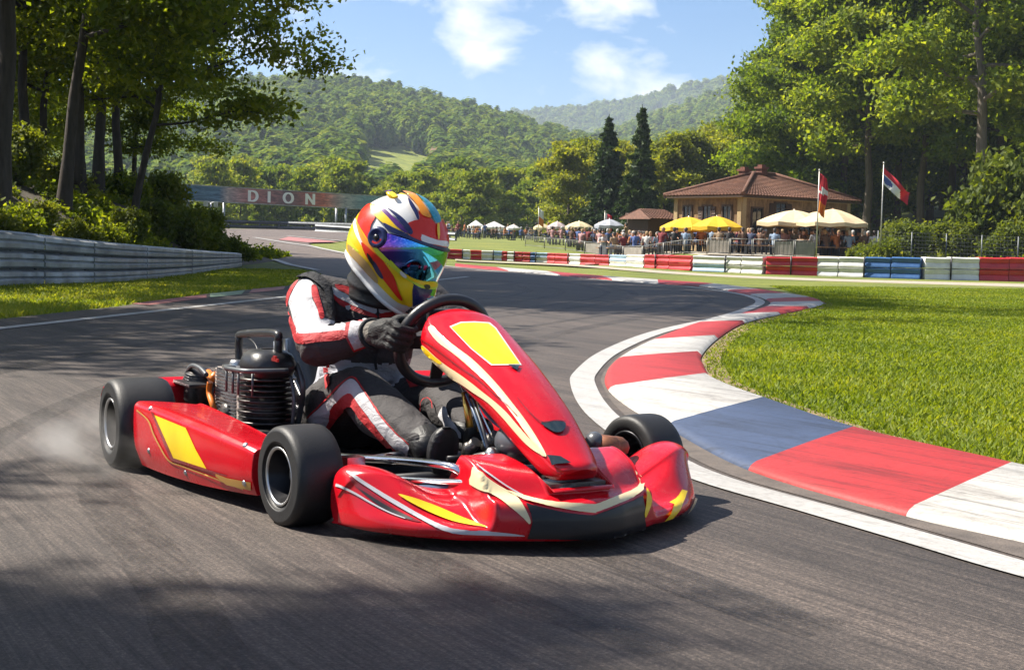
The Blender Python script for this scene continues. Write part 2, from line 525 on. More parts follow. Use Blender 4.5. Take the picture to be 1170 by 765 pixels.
# kerb, painted in blocks
def kerb():
    L = smooth_line([(p.x, p.y) for p in rs_w], 400); G = smooth_line([(p.x, p.y) for p in gs_w], 400)
    # block boundaries as pairs of picture points
    cuts = [((520, 305), (520, 302.5)), ((575, 310), (575, 306.5)), ((640, 315), (640, 311.5)), ((705, 320.5), (705, 317)), ((752, 324.5), (752, 321.5)), ((798, 327.2), (815, 326)), ((832, 332.8), (866.5, 332.7)), ((857, 337.5), (901, 338)), ((875, 342.8), (927, 342.6)), ((880, 347), (939, 347.5)), ((874, 352), (925, 353.7)),
            ((843.6, 360.6), (892, 361)), ((796, 371), (850.5, 371.5)), ((743, 391.5), (821, 389)), ((706, 412), (802, 409)), ((694, 447), (812, 435)),
            ((763, 491), (876, 463)), ((855, 539), (981, 499)), ((1032, 591), (1167, 543))]
    cols = [0, 1, 0, 1, 0, 1, 0, 1, 0, 1, 0, 1, 0, 1, 0, 1, 2, 0, 1]     # 0 red, 1 white, 2 blue, far to near
    def idx(C, p):
        return min(range(len(C)), key=lambda i: (C[i].x - p.x) ** 2 + (C[i].y - p.y) ** 2)
    ids = [(idx(L, hit(*a)), idx(G, hit(*b))) for a, b in cuts] + [(len(L) - 1, len(G) - 1)]
    mb = MB()
    prof = [(0., -.02), (0., .010), (.02, .022), (.06, .030), (.5, .042), (.94, .05), (1., .02)]
    for (a, b), c in zip(zip(ids, ids[1:]), cols):
        n = 14; rows = []
        for i in range(n + 1):
            f = i / n
            def pick(C, i0, i1):
                t = i0 + (i1 - i0) * f; k = min(int(t), len(C) - 2)
                return C[k].lerp(C[k + 1], t - k)
            p = pick(L, a[0], b[0]); q = pick(G, a[1], b[1])
            rows.append([Vector((*(p.lerp(q, u).xy), hz(*(p.lerp(q, u).xy)) + h + .06 * ss(40, 55, p.y))) for u, h in prof])
        mb.grid(rows, m=c, flip=True)
    o = mb.build('kerb', [M['kred'], M['kwhite'], M['kblue']], weld=False)
    if sum(p.normal.z for p in o.data.polygons) < 0: o.data.flip_normals()
    return tag(o, kind='structure')
kerb()

# left edge line and faded marks along the grass
e0, e1 = hit(0, 374.6), hit(325.6, 338.8)
dv = (e0 - e1).normalized(); nv_ = Vector((-dv.y, dv.x, 0))
LL = [e1 - dv * 14, e1, e0, e0 + dv * 16]
ribbon('edge_line', LL, offset_line(LL, .13), M['white'], .009, 10)
for (a, b, c, d, mt) in (((170, 349), (236, 341), (236, 336.5), (150, 347.5), 'kpink'), ((240, 340.5), (276, 336.5), (280, 332), (240, 336), 'kgreen'), ((284, 335.5), (324, 331), (326, 327.5), (288, 331), 'kpink')):
    P = gpt([a, b, c, d]); sheet('road_paint', [(p.x, p.y) for p in P], M[mt], .0085)
# far lines where the track climbs away
for P, w in (([(249, 264), (262, 280), (274, 290), (315, 299), (357, 309)], .22), ([(288, 272.5), (320, 278), (350, 282.5), (366, 286), (398, 292.4), (450, 299), (520, 306)], .25), ([(326, 270.5), (355, 273.5), (392, 277)], .25)):
    W = gpt(P); W = curve([Vector((p.x, p.y, 0)) for p in W], 40)
    ribbon('edge_line', W, offset_line(W, w), M['white'], .02, 60)
P = gpt([(330, 271.8), (358, 274.6), (388, 278), (352, 278.6), (318, 275.2)]); sheet('road_paint', [(p.x, p.y) for p in P], M['kpink'], .03, 3)
# service lane in front of the barrier
svc = gpt([(520, 297.5), (640, 303), (760, 310.5), (900, 317), (1170, 324.5), (1300, 328), (1600, 337)])
svc2 = gpt([(520, 299), (640, 304.8), (760, 312.6), (900, 319.6), (1170, 328), (1300, 332), (1600, 343)])
ribbon('path', svc, svc2, M['gravel'], .006, 60)
# terrace floor and path beyond the barrier
P = [(3, 57.5), (13, 57), (27, 56), (27, 70), (12, 72), (2, 70)]
sheet('terrace_paving', P, M['gravel'], .01, 2.5)
# ------------------------------------------------------------------ guard rail on the left
M['steel'] = simple('galvanised_steel', srgb(158, 161, 164), .45, .55, var=.42, scale=2.6, bump=.15, bscale=30)
M['steel_dark'] = simple('weathered_steel', srgb(92, 95, 98), .5, .7, var=.3, scale=6)
M['blackmetal'] = simple('black_metal', (.02, .02, .022), .4, .3)
rail_px = [(-330, 352), (-160, 340), (0, 328.7), (70, 326), (136, 322.8), (203, 316), (245, 309.5), (273, 304.5)]
rail_h = [.80, .79, .77, .70, .62, .53, .44, .36]
rail_w = [hit(*p) for p in rail_px]
def guard_rail():
    root = empty('guard_rail', rail_w[3], 0, 'galvanised guard rail of corrugated beams running below the wooded bank', 'guard rail')
    o = Vector(rail_w[3])
    C = curve([Vector((p.x, p.y, h)) for p, h in zip(rail_w, rail_h)], 112)
    prof = []   # (out, height fraction): three corrugated beams one above the other
    for k in range(3):
        b = .02 + k * .333
        prof += [(-.035, b), (.03, b + .012), (.055, b + .035), (.058, b + .10), (.030, b + .135), (.030, b + .15), (.058, b + .185), (.055, b + .245), (.02, b + .268), (-.045, b + .28), (-.055, b + .315)]
    nsec = 8
    for s in range(nsec):
        a, e = s * 14, s * 14 + 14
        mb = MB(); rows = []
        for i in range(a, e + 1):
            p = C[i]; t = (C[min(i + 1, 112)] - C[max(i - 1, 0)]); t.z = 0; t.normalize()
            nrm = Vector((t.y, -t.x, 0))
            if nrm.x < 0: nrm = -nrm
            lap = .012 if i == a else 0.
            rows.append([Vector((p.x, p.y, 0)) + nrm * (d + lap + .008 * math.sin(i * 1.3 + s)) + Vector((0, 0, p.z * f)) - o for d, f in prof])
        mb.grid(rows, smooth=False)
        ob = mb.build('beam', M['steel'], root)
        sd = ob.modifiers.new('thick', 'SOLIDIFY'); sd.thickness = .012
    for i in range(0, 113, 7):
        p = C[i]
        mb = MB(); mb.box(Vector((p.x - .09, p.y, p.z * .48)) - o, (.09, .14, p.z * .98))
        mb.build('post', M['steel_dark'], root, .008)
guard_rail()

# ------------------------------------------------------------------ bank behind the rail
def bankz(x, y):
    s = -7.0 - x
    h = lerp_tab([(.7, 0), (1.6, .6), (3, 1.5), (6, 2.4), (12, 3.2), (30, 5), (80, 9)], s)
    h += .16 * noise.noise((x * .9, y * .9, 0)) * min(1, max(0, s - .7))
    return h * (1 - ss(37, 50, y)) + hz(x, y)
bk = MB()
xs_ = [-7.7, -8.1, -8.6, -9.2, -10, -11, -12.5, -14, -17, -21, -26, -34, -45, -60, -80]
bk.grid([[Vector((x, y, bankz(x, y) + (.01 if x < -7.8 else -.02))) for x in xs_] for y in np.arange(2, 53, .75)], flip=True)
bo = bk.build('bank', M['earth'], weld=False)
if bo.data.polygons[0].normal.z < 0: bo.data.flip_normals()
tag(bo, kind='structure')

# ------------------------------------------------------------------ barrier blocks
M['b0'] = simple('barrier_red', (.46, .022, .028), .42, coat=.15, var=.22, scale=2.5, bump=.15, bscale=12)
M['b1'] = simple('barrier_white', (.62, .61, .58), .5, var=.16, scale=2.5, bump=.15, bscale=12)
M['b2'] = simple('barrier_blue', (.028, .10, .27), .45, coat=.15, var=.2, scale=2.5)
M['b3'] = simple('barrier_pale_blue', (.30, .42, .54), .5, var=.2, scale=2.5)
bpx = [(470, 293), (510, 295.2), (574, 298), (629, 300.4), (702, 304.4), (742, 306), (795, 309.3), (875, 313.5), (935, 315.2), (990, 317), (1052, 319), (1116, 320.5), (1170, 321.8), (1330, 326), (1560, 333)]
bw = [hit(*p) for p in bpx]
bh = [(470, .42), (629, .44), (742, .48), (875, .58), (990, .66), (1170, .77), (1330, .8), (1560, .85)]
def bpos(px):
    for (a, p), (b, q) in zip(zip([x[0] for x in bpx], bw), zip([x[0] for x in bpx][1:], bw[1:])):
        if px <= b: return p.lerp(q, (px - a) / (b - a))
    return bw[-1]
blocks = [(470, 492, 1), (492, 510, 0), (510, 528, 0), (528, 537, 1), (537, 550, 0), (550, 563, 1), (563, 574, 3), (574, 581.5, 0), (581.5, 590, 1), (590, 599, 0), (599, 608, 0), (608, 614.5, 2), (614.5, 629, 3),
          (629, 639, 0), (639, 655.7, 0), (655.7, 669, 1), (669, 685.5, 0), (685.5, 702, 0), (702, 723, 3), (723, 742, 1), (742, 756, 0), (756, 770.5, 0), (770.5, 795, 0), (795, 833.5, 3),
          (833.5, 851, 1), (851, 875, 1), (875, 904, 0), (904, 935, 0), (935, 960, 1), (960, 989.5, 1), (989.5, 1019.5, 2), (1019.5, 1053, 2), (1053, 1082.5, 1), (1082.5, 1115.5, 1), (1115.5, 1149.5, 0),
          (1149.5, 1186, 0), (1186, 1220, 1), (1220, 1255, 1), (1255, 1300, 0), (1300, 1345, 0), (1345, 1390, 1), (1390, 1435, 1), (1435, 1480, 2), (1480, 1525, 2)]
cn = ['red', 'white', 'blue', 'pale blue and white']
hints = {0: 'just past the chin of the helmet', }
def block_label(i, a, b, c):
    mid = (a + b) / 2
    if mid > 1186: return None
    run = [k for k in range(len(blocks)) if blocks[k][2] == c]
    same_l = i > 0 and blocks[i - 1][2] == c; same_r = i + 1 < len(blocks) and blocks[i + 1][2] == c
    l2 = i > 1 and same_l and blocks[i - 2][2] == c; r2 = i + 2 < len(blocks) and same_r and blocks[i + 2][2] == c
    pos = 'left one of three' if r2 and not same_l else 'middle one of three' if same_l and same_r else 'right one of three' if l2 and not same_r else 'left one of its pair' if same_r and not same_l else 'right one of its pair' if same_l and not same_r else 'middle of a run' if same_l else 'single'
    spots = [(500, 'beside the helmet chin'), (532, 'left of the far tents'), (556, 'below the far tents'), (570, 'below the white far sunshade'), (586, 'left of the small blue block'), (604, 'left of the small blue block'), (611, 'among red and white ones'), (622, 'next to the small blue block'),
             (642, 'below the pink sunshade'), (662, 'below the cream far sunshade'), (686, 'below the grey sunshade'), (712, 'right of the grey sunshade'), (732, 'below the brown annex'), (768, 'below the left yellow umbrella'), (815, 'below the right yellow umbrella'),
             (842, 'below the house corner'), (864, 'below the house corner'), (905, 'in front of the left flagpole'), (950, 'between the two flagpoles'), (975, 'between the two flagpoles'), (1020, 'below the tricolour flag'), (1085, 'in front of the wire fence'), (1140, 'under the tall tree'), (1175, 'at the frame edge')]
    sp = min(spots, key=lambda s: abs(s[0] - mid))[1]
    return f'{cn[c]} trackside barrier block {sp}, {pos}'
for i, (a, b, c) in enumerate(blocks):
    p, q = bpos(a), bpos(b)
    L = (q - p).xy.length; h = lerp_tab(bh, (a + b) / 2)
    an = math.atan2(q.y - p.y, q.x - p.x)
    root = empty('barrier_block', (p + q) / 2, an)
    lab = block_label(i, a, b, c)
    tag(root, lab or f'{cn[c]} trackside barrier block beyond the right frame edge', 'barrier', 'barrier blocks along the far grass' if lab else f'{cn[c]} blocks beyond the frame edge')
    w = .5
    for k in range(2):
        z0, z1 = h * k * .5, h * (k + 1) * .5
        hh = z1 - z0 - .012
        ml = L - .03
        mb = MB()
        prof = [(-w / 2, 0), (-w / 2 - .0, .04 * 1), (-w / 2 + .03, hh * .42), (-w / 2 + .05, hh * .5), (-w / 2 + .03, hh * .58), (-w / 2, hh * .9), (-w / 2 + .05, hh), (w / 2 - .05, hh), (w / 2, hh * .9), (w / 2, 0)]
        rows = []
        for t, inset in ((0, .045), (.02, .008), (.05, 0), (.5, 0), (.95, 0), (.98, .008), (1, .045)):
            x = -ml / 2 + ml * t
            rows.append([Vector((x, y * (1 - inset * .8), z0 + .004 + zz * (1 - inset) + inset * hh / 2 + .012 * math.sin(i * 7 + k * 3 + t * 6) * .4)) for y, zz in prof])
        mb.grid(rows, closed=True, smooth=False)
        n = len(prof)
        mb.add(rows[0], [tuple(range(n))], smooth=False); mb.add(rows[-1], [tuple(range(n))[::-1]], smooth=False)
        cc = c if c != 3 else (3 if (i + k) % 2 else 1)
        mb.build('block', M['b%d' % cc], root)
    if i % 3 == 2:
        mb = MB(); mb.tube([(L / 2, -.27, .02), (L / 2, -.27, h + .03)], .025, 8); mb.build('strap_post', M['blackmetal'], root)

# ------------------------------------------------------------------ fences
M['fence'] = simple('fence_metal', srgb(112, 112, 108), .5, .6, var=.2)
M['screen'] = simple('fence_screen', srgb(140, 134, 124), .6, var=.25, scale=3)
def panel_fence(P0, P1, h, label, screen=False):
    L = (P1 - P0).xy.length
    root = empty('crowd_fence', P0, math.atan2(P1.y - P0.y, P1.x - P0.x), label, 'fence', 'crowd fence panels before the terrace')
    dz = (P1.z - P0.z)
    fr = MB()
    z = lambda x: dz * x / L
    for x in (.03, L - .03): fr.tube([(x, 0, z(x)), (x, 0, z(x) + h)], .018, 8)
    for hh in (.1, h): fr.tube([(0, 0, z(0) + hh), (L, 0, z(L) + hh)], .016, 8)
    fr.build('frame', M['fence'], root)
    br = MB(); n = int(L / .16)
    for k in range(1, n):
        x = L * k / n; br.tube([(x, 0, z(x) + .1), (x, 0, z(x) + h)], .005, 5)
    br.build('bars', M['fence'], root)
    if screen:
        sc = MB(); sc.box((L / 2, .02, dz / 2 + h * .55), (L * .9, .012, h * .75)); sc.build('screen', M['screen'], root)
fpx = [(600, 84), (622, 80), (646, 76), (668, 72), (690, 69), (712, 66), (734, 63.5), (758, 61.5), (782, 60), (808, 59), (834, 58.4), (860, 58), (884, 57.6), (908, 57.2), (932, 57)]
spots = ['below the farthest sunshades', 'below the pink sunshade', 'below the cream far sunshade', 'left below the grey sunshade', 'right below the grey sunshade', 'left of the brown annex', 'below the brown annex', 'left of the yellow umbrellas',
         'below the left yellow umbrella', 'below the right yellow umbrella', 'at the house corner', 'below the dark window of the house', 'left below the cream parasols', 'nearest to the left flagpole']
for i, ((a, da), (b, db)) in enumerate(zip(fpx, fpx[1:])):
    panel_fence(at(a, da), at(b, db), .62 + .1 * (i > 8), 'low grey metal crowd fence panel ' + spots[i], i in (3, 5, 9, 12, 13))
def wire_fence():
    A, B = at(1003, 54), at(1250, 50)
    L = (B - A).xy.length; h = 1.25
    root = empty('wire_fence', A, math.atan2(B.y - A.y, B.x - A.x), 'thin grey wire mesh fence in front of the bushes', 'fence')
    dz = B.z - A.z
    n = 6
    for k in range(n + 1):
        x = L * k / n; p = MB(); p.tube([(x, 0, dz * k / n - .05), (x, 0, dz * k / n + h + .05)], .025, 8); p.build('post', M['steel_dark'], root)
    w = MB()
    for k in range(int(L / .13)):
        x = k * .13; w.tube([(x, 0, dz * x / L + .02), (x, 0, dz * x / L + h)], .004, 4, cap=False)
    for k in range(10):
        w.tube([(0, 0, .02 + h * k / 9.), (L, 0, dz + .02 + h * k / 9.)], .004, 4, cap=False)
    w.build('mesh_wire', M['steel_dark'], root)
wire_fence()

# ------------------------------------------------------------------ pavilion
def plaster():
    m = NT('ochre_plaster'); co = m.coord()
    a = m.noise(.8, 6, .65, co); b = m.noise(7, 6, .7, m.mapping(co, (1, 1, .35)))
    ca = m.ramp(a.outputs['Fac'], [(.3, (.15, .088, .042, 1)), (.5, (.26, .16, .072, 1)), (.7, (.36, .24, .115, 1))])
    cb = m.ramp(b.outputs['Fac'], [(.34, (.45, .42, .39, 1)), (.58, (1.05, 1, 1, 1))])
    m.l(m.mix(1., ca.outputs[0], cb.outputs[0], 'MULTIPLY'), m.bsdf.inputs['Base Color']); m.set(Roughness=.92)
    m.bump(b.outputs['Fac'], .4, .03); return m.mat
def tiles():
    m = NT('clay_roof_tiles'); co = m.coord()
    a = m.noise(1.2, 5, .6, co); b = m.noise(9, 3, .8, co)
    ca = m.ramp(b.outputs['Fac'], [(.25, (.052, .026, .017, 1)), (.5, (.135, .060, .036, 1)), (.78, (.23, .115, .068, 1))])
    cb = m.ramp(a.outputs['Fac'], [(.3, (.65, .62, .6, 1)), (.7, (1.15, 1.1, 1.05, 1))])
    m.l(m.mix(1., ca.outputs[0], cb.outputs[0], 'MULTIPLY'), m.bsdf.inputs['Base Color']); m.set(Roughness=.85)
    return m.mat
M['plaster'] = plaster(); M['tiles'] = tiles()
M['darkglass'] = simple('dark_window_glass', (.012, .013, .016), .08)
M['wood'] = simple('dark_wood', (.06, .032, .017), .7, var=.35, scale=8)
M['stone'] = simple('pale_stone', (.36, .26, .13), .9, var=.2)
M['brick'] = simple('chimney_brick', (.15, .055, .035), .9, var=.4, scale=12)

def tiled_face(mb, A, B, apexA, apexB, courses=16, cols=None, m=0):
    """roof slope from the eave A-B to the ridge apexA-apexB, in stepped courses of round tiles"""
    A, B, C, D = Vector(A), Vector(B), Vector(apexA), Vector(apexB)
    nrm = (B - A).cross(C - A).normalized()
    if nrm.z < 0: nrm = -nrm
    w = (B - A).length; n = cols or max(4, int(w / .22))
    for k in range(courses):
        f0, f1 = k / courses, (k + 1) / courses + .012
        rows = []
        for f, lift in ((f0, .05), (min(1, f1), .012)):
            a, b = A.lerp(C, f), B.lerp(D, f)
            row = []
            N = max(2, int(n * max(.04, (b - a).length / w))) * 4
            N = n * 4
            for j in range(N + 1):
                row.append(a.lerp(b, j / N) + nrm * (lift + .045 * abs(math.sin(math.pi * j / 4)) * max(.05, (b - a).length / w)))
            rows.append(row)
        mb.grid(rows, m, smooth=False)
        a0 = [v - nrm * .05 for v in rows[0]]
        mb.grid([a0, rows[0]], m, smooth=False)

def window(root, c, u, w, h, nrm, shutters=False, arch=False):
    """c centre on the wall, u horizontal direction, nrm outward"""
    rot = Matrix((u, nrm, Vector((0, 0, 1)))).transposed()
    fr = MB()
    for sx in (-1, 1): fr.box(c + u * sx * (w / 2 + .04) + nrm * .03, (.08, .1, h + .16), rot)
    fr.box(c + Vector((0, 0, h / 2 + .04)) + nrm * .031, (w, .1, .08), rot)
    fr.box(c - Vector((0, 0, h / 2 + .05)) + nrm * .06, (w + .3, .2, .07), rot)
    wn = fr.build('window', M['wood'], root)
    g = MB(); g.box(c + nrm * .012, (w, .02, h), rot); g.build('pane', M['darkglass'], wn)
    gl = MB(); gl.box(c + nrm * .035, (.035, .03, h), rot); gl.box(c + nrm * .033, (w, .03, .03), rot); gl.build('glazing_bar', M['wood'], wn)
    if shutters:
        for sx in (-1, 1):
            s_ = MB()
            for k in range(9):
                s_.box(c + u * sx * (w / 2 + .08 + w * .25) + nrm * .05 + Vector((0, 0, -h / 2 + h * (k + .5) / 9)), (w * .46, .035, h / 9 * .85), rot @ Matrix.Rotation(.3, 3, 'X'))
            s_.build('shutter', M['wood'], wn)

def pavilion():
    P0 = Vector((10.97, 68)); z0 = hz(*P0) - .1
    ang = math.atan2(5, 6.4)
    root = empty('pavilion', (P0.x, P0.y, z0), ang, 'ochre plastered pavilion with hipped red tile roof and two chimneys', 'building')
    W, D, H = 8.1, 4.6, 2.95          # local x along the right wall, local y along the left wall
    wl = MB()
    wl.box((W / 2, D / 2, H / 2), (W, D, H))
    wl.build('wall', M['plaster'], root)
    st = MB()
    st.box((W / 2, -.03, .22), (W + .02, .05, .44)); st.box((-.03, D / 2, .22), (.05, D + .02, .44))
    for x in (0.12, W - .12): st.box((x, -.035, H / 2 + .22), (.26, .06, H - .46))
    for y in (.12, D - .12): st.box((-.035, y, H / 2 + .22), (.06, .26, H - .46))
    st.box((W / 2, -.04, H - .12), (W, .07, .12)); st.box((-.04, D / 2, H - .121), (.07, D, .12))
    st.build('stone_trim', M['stone'], root, .01)
    X, Y, N1, N2 = Vector((1, 0, 0)), Vector((0, 1, 0)), Vector((0, -1, 0)), Vector((-1, 0, 0))
    window(root, Vector((1.05, 0, 1.72)), X, .7, 1.15, N1)
    window(root, Vector((2.75, 0, 2.35)), X, .75, .5, N1, True)
    window(root, Vector((4.6, 0, 1.6)), X, .8, 1.2, N1)
    window(root, Vector((6.6, 0, 1.6)), X, .8, 1.2, N1)
    for y in (.95, 2.3, 3.65): window(root, Vector((0, y, 1.75)), -Y, .52, 1.25, N2, y == 2.3)
    # door in the left wall
    d = MB(); d.box((2.75, -.03, .95), (.9, .06, 1.5)); dr = d.build('door', M['wood'], root, .01)
    hd = MB(); hd.ball((3.08, -.08, .95), .04); hd.build('handle', M['steel'], dr)
    o = .42; zr, za = H - .06, 4.12
    E = [Vector((-o, -o, zr)), Vector((W + o, -o, zr)), Vector((W + o, D + o, zr)), Vector((-o, D + o, zr))]
    A1, A2 = Vector((W * .5 - .8, D / 2, za)), Vector((W * .5 + .8, D / 2, za))
    rf = MB()
    tiled_face(rf, E[0], E[1], A1, A2, 15); tiled_face(rf, E[3], E[0], A1, A1 + Vector((.001, 0, 0)), 15)
    tiled_face(rf, E[1], E[2], A2, A2 + Vector((.001, 0, 0)), 15); tiled_face(rf, E[2], E[3], A2, A1, 15)
    roof = rf.build('roof', M['tiles'], root, weld=False)
    sf = MB(); sf.box((W / 2, D / 2, zr - .05), (W + 2 * o - .04, D + 2 * o - .04, .07)); sf.build('eave_board', M['wood'], roof)
    hp = MB()
    for a, b in ((E[0], A1), (E[1], A2), (E[2], A2), (E[3], A1), (A1, A2)):
        hp.tube([a + Vector((0, 0, .07)), b + Vector((0, 0, .08))], .1, 8)
    hp.build('hip_tiles', M['tiles'], roof)
    for x, y, h in ((W * .5 - .1, D / 2 + .1, 4.45), (W * .5 - .95, D / 2 + .5, 4.3)):
        c = MB(); c.box((x, y, (h + 3.6) / 2), (.42, .42, h - 3.6)); c.box((x, y, h + .04), (.54, .54, .1)); c.box((x, y, h + .14), (.3, .3, .12)); c.build('chimney', M['brick'], roof)
    # low annex on the left
    r2 = empty('annex', (*at(752, 76).xy, hz(*at(752, 76).xy) - .05), ang, 'low brown wooden annex with tiled roof left of the pavilion', 'building')
    w2 = MB(); w2.box((.2, .8, .9), (2.0, 1.6, 1.8)); w2.build('wall', M['wood'], r2)
    t2 = MB(); tiled_face(t2, (-1.1, -.5, 1.75), (1.5, -.5, 1.75), (-.7, .8, 2.3), (1.1, .8, 2.3), 8); tiled_face(t2, (1.5, 2., 1.75), (-1.1, 2., 1.75), (1.1, .8, 2.3), (-.7, .8, 2.3), 8)
    t2.add([(-1.1, -.5, 1.75), (-1.1, 2., 1.75), (-.7, .8, 2.31)], [(0, 2, 1)]); t2.add([(1.5, -.5, 1.75), (1.5, 2., 1.75), (1.1, .8, 2.31)], [(0, 1, 2)])
    t2.build('roof', M['tiles'], r2, weld=False)
    # open shed farther left
    r3 = empty('shed', (*at(740, 84).xy, hz(*at(740, 84).xy)), .25, 'small open shed with dark roof beside the annex', 'shed')
    s3 = MB(); s3.box((0, 0, 1.95), (2.2, 2.2, .12), Matrix.Rotation(.12, 3, 'X')); s3.build('roof', M['wood'], r3, .02)
    for x in (-.95, .95):
        for y in (-.9, .9):
            p = MB(); p.box((x, y, .92), (.12, .12, 1.8)); p.build('post', M['wood'], r3)
pavilion()

# ------------------------------------------------------------------ sunshades
def cloth(name, c):
    m = NT(name); co = m.coord(); nz = m.noise(5, 5, .6, co)
    rp = m.ramp(nz.outputs['Fac'], [(.3, tuple(x * .85 for x in c) + (1,)), (.7, (*c, 1))])
    tr = m.t.nodes.new('ShaderNodeBsdfTranslucent'); m.l(rp.outputs[0], tr.inputs[0]); m.l(rp.outputs[0], m.bsdf.inputs['Base Color']); m.set(Roughness=.8)
    ms = m.t.nodes.new('ShaderNodeMixShader'); ms.inputs[0].default_value = .25
    m.l(m.bsdf.outputs[0], ms.inputs[1]); m.l(tr.outputs[0], ms.inputs[2]); m.l(ms.outputs[0], m.out.inputs[0]); return m.mat
M['c_yellow'] = cloth('yellow_canvas', (.80, .50, .02)); M['c_cream'] = cloth('cream_canvas', (.74, .60, .38))
M['c_grey'] = cloth('grey_canvas', (.42, .45, .50)); M['c_white'] = cloth('white_canvas', (.72, .71, .68)); M['c_pink'] = cloth('rose_canvas', (.56, .46, .45)); M['c_straw'] = cloth('straw_canvas', (.66, .56, .34))
M['pole'] = simple('pole_metal', srgb(170, 168, 160), .4, .5); M['polewood'] = simple('pole_wood', (.22, .10, .06), .6)
def umbrella(px, y, r, rim_py, rise, mat, label, sides=8, rot=0., pole='pole'):
    b = at(px, y); top = zat(px, rim_py, y).z - b.z
    root = empty('umbrella', b, rot, label, 'umbrella', 'sunshades on the terrace')
    cp = MB(); rows = []
    for k, f in enumerate((0.02, .25, .5, .75, 1.)):
        row = []
        for j in range(sides * 4):
            a = 2 * math.pi * j / (sides * 4)
            seg = math.pi / sides
            rad = r * f * math.cos(seg) / math.cos((a % (2 * seg)) - seg) if True else r * f
            sag = .035 * r * f * (1 - abs(((a % (2 * seg)) - seg) / seg))
            row.append(Vector((rad * math.cos(a), rad * math.sin(a), top + rise * (1 - f ** 1.5) - sag)))
        rows.append(row)
    rows.append([v - Vector((0, 0, .16)) for v in rows[-1]])
    cp.grid(rows, closed=True, smooth=False)
    c = cp.build('canopy', mat, root)
    sd = c.modifiers.new('thick', 'SOLIDIFY'); sd.thickness = .01
    p = MB(); p.tube([(0, 0, 0), (0, 0, top + rise + .06)], .03 if r > 1.3 else .022, 8); p.build('pole', M[pole], root)
    rb = MB()
    for j in range(sides):
        a = 2 * math.pi * j / sides
        rb.tube([(0, 0, top + rise - .05), (r * .97 * math.cos(a), r * .97 * math.sin(a), top - .02)], .01, 5)
    rb.build('ribs', M[pole], root)
    f = MB(); f.box((0, 0, .05), (.5, .5, .1)); f.build('foot', M['steel_dark'], root, .02)
umbrella(786, 66.5, 1.35, 260, .5, M['c_yellow'], 'bright yellow umbrella, left one of two before the pavilion', 8)
umbrella(818, 64, 1.22, 258.8, .46, M['c_yellow'], 'bright yellow umbrella, right one of two before the pavilion', 8, .3)
umbrella(906, 64, 1.78, 254, .55, M['c_cream'], 'large cream parasol left of the left flagpole', 8, .2)
umbrella(936, 68.5, 1.4, 253, .5, M['c_cream'], 'cream parasol half hidden between the two large ones', 8, .5)
umbrella(950, 62, 1.62, 254.5, .6, M['c_cream'], 'large cream parasol right of the left flagpole', 8, .1, 'polewood')
umbrella(695.5, 86, .92, 257.5, .38, M['c_grey'], 'blue grey sunshade nearest the conifers', 8)
umbrella(661, 92, .92, 259, .36, M['c_straw'], 'straw coloured sunshade between the grey and the pink one', 8)
umbrella(636, 98, .68, 259, .36, M['c_pink'], 'pale pink sunshade left of the straw coloured one', 8)
umbrella(619, 110, .7, 260, .32, M['c_straw'], 'small straw sunshade beside the thin flagpole', 8)
umbrella(586, 125, .62, 260.5, .3, M['c_white'], 'small white sunshade behind the far crowd', 8)
def tent(px, y, w, d, h, label, mat):
    b = at(px, y); root = empty('tent', b, .2, label, 'tent', 'white tents behind the far crowd')
    r_ = MB(); r_.add([(-w, -d, h), (w, -d, h), (w, d, h), (-w, d, h), (0, 0, h + .6)], [(0, 1, 4), (1, 2, 4), (2, 3, 4), (3, 0, 4)], smooth=False); r_.add([(-w, -d, h - .25), (w, -d, h - .25), (w, -d, h), (-w, -d, h)], [(0, 1, 2, 3)]); c = r_.build('canopy', mat, root)
    sd = c.modifiers.new('t', 'SOLIDIFY'); sd.thickness = .02
    for x in (-w, w):
        for yy in (-d, d):
            p = MB(); p.tube([(x, yy, 0), (x, yy, h)], .04, 6); p.build('leg', M['pole'], root)
tent(543, 150, .7, .8, 1.3, 'small white tent left of the wider one', M['c_white'])
tent(564, 146, 1.15, .8, 1.2, 'wide low white tent behind the far crowd', M['c_white'])

# ------------------------------------------------------------------ flags
M['flag_red'] = cloth('flag_red', (.62, .03, .05)); M['flag_white'] = cloth('flag_white', (.75, .75, .75)); M['flag_blue'] = cloth('flag_blue', (.08, .12, .35)); M['flag_orange'] = cloth('flag_orange', (.78, .26, .03))
def flag(px, y, top_py, cloth_fn, label, n_u=26, n_v=16, kinds=('flag_red', 'flag_white', 'flag_blue', 'flag_orange'), r=.028):
    b = at(px, y); zt = zat(px, top_py, y).z - b.z
    root = empty('flag', b, 0, label, 'flag', 'flags on thin poles')
    p = MB(); p.tube([(0, 0, 0), (0, 0, zt)], [r, r * .7], 8); p.ball((0, 0, zt + .03), r * 1.5, 8); p.build('pole', M['pole'], root)
    mb = MB()
    P = [[cloth_fn(i / n_u, j / n_v)[0] for i in range(n_u + 1)] for j in range(n_v + 1)]
    vs = [Vector((v[0], v[1], zt + v[2])) for row in P for v in row]
    for j in range(n_v):
        for i in range(n_u):
            c = cloth_fn((i + .5) / n_u, (j + .5) / n_v)[1]
            q = [j * (n_u + 1) + i, j * (n_u + 1) + i + 1, (j + 1) * (n_u + 1) + i + 1, (j + 1) * (n_u + 1) + i]
            mb.add([vs[k] for k in q], [(0, 1, 2, 3)], c)
    c = mb.build('cloth', [M[k] for k in kinds], root)
    sd = c.modifiers.new('t', 'SOLIDIFY'); sd.thickness = .006
    return root
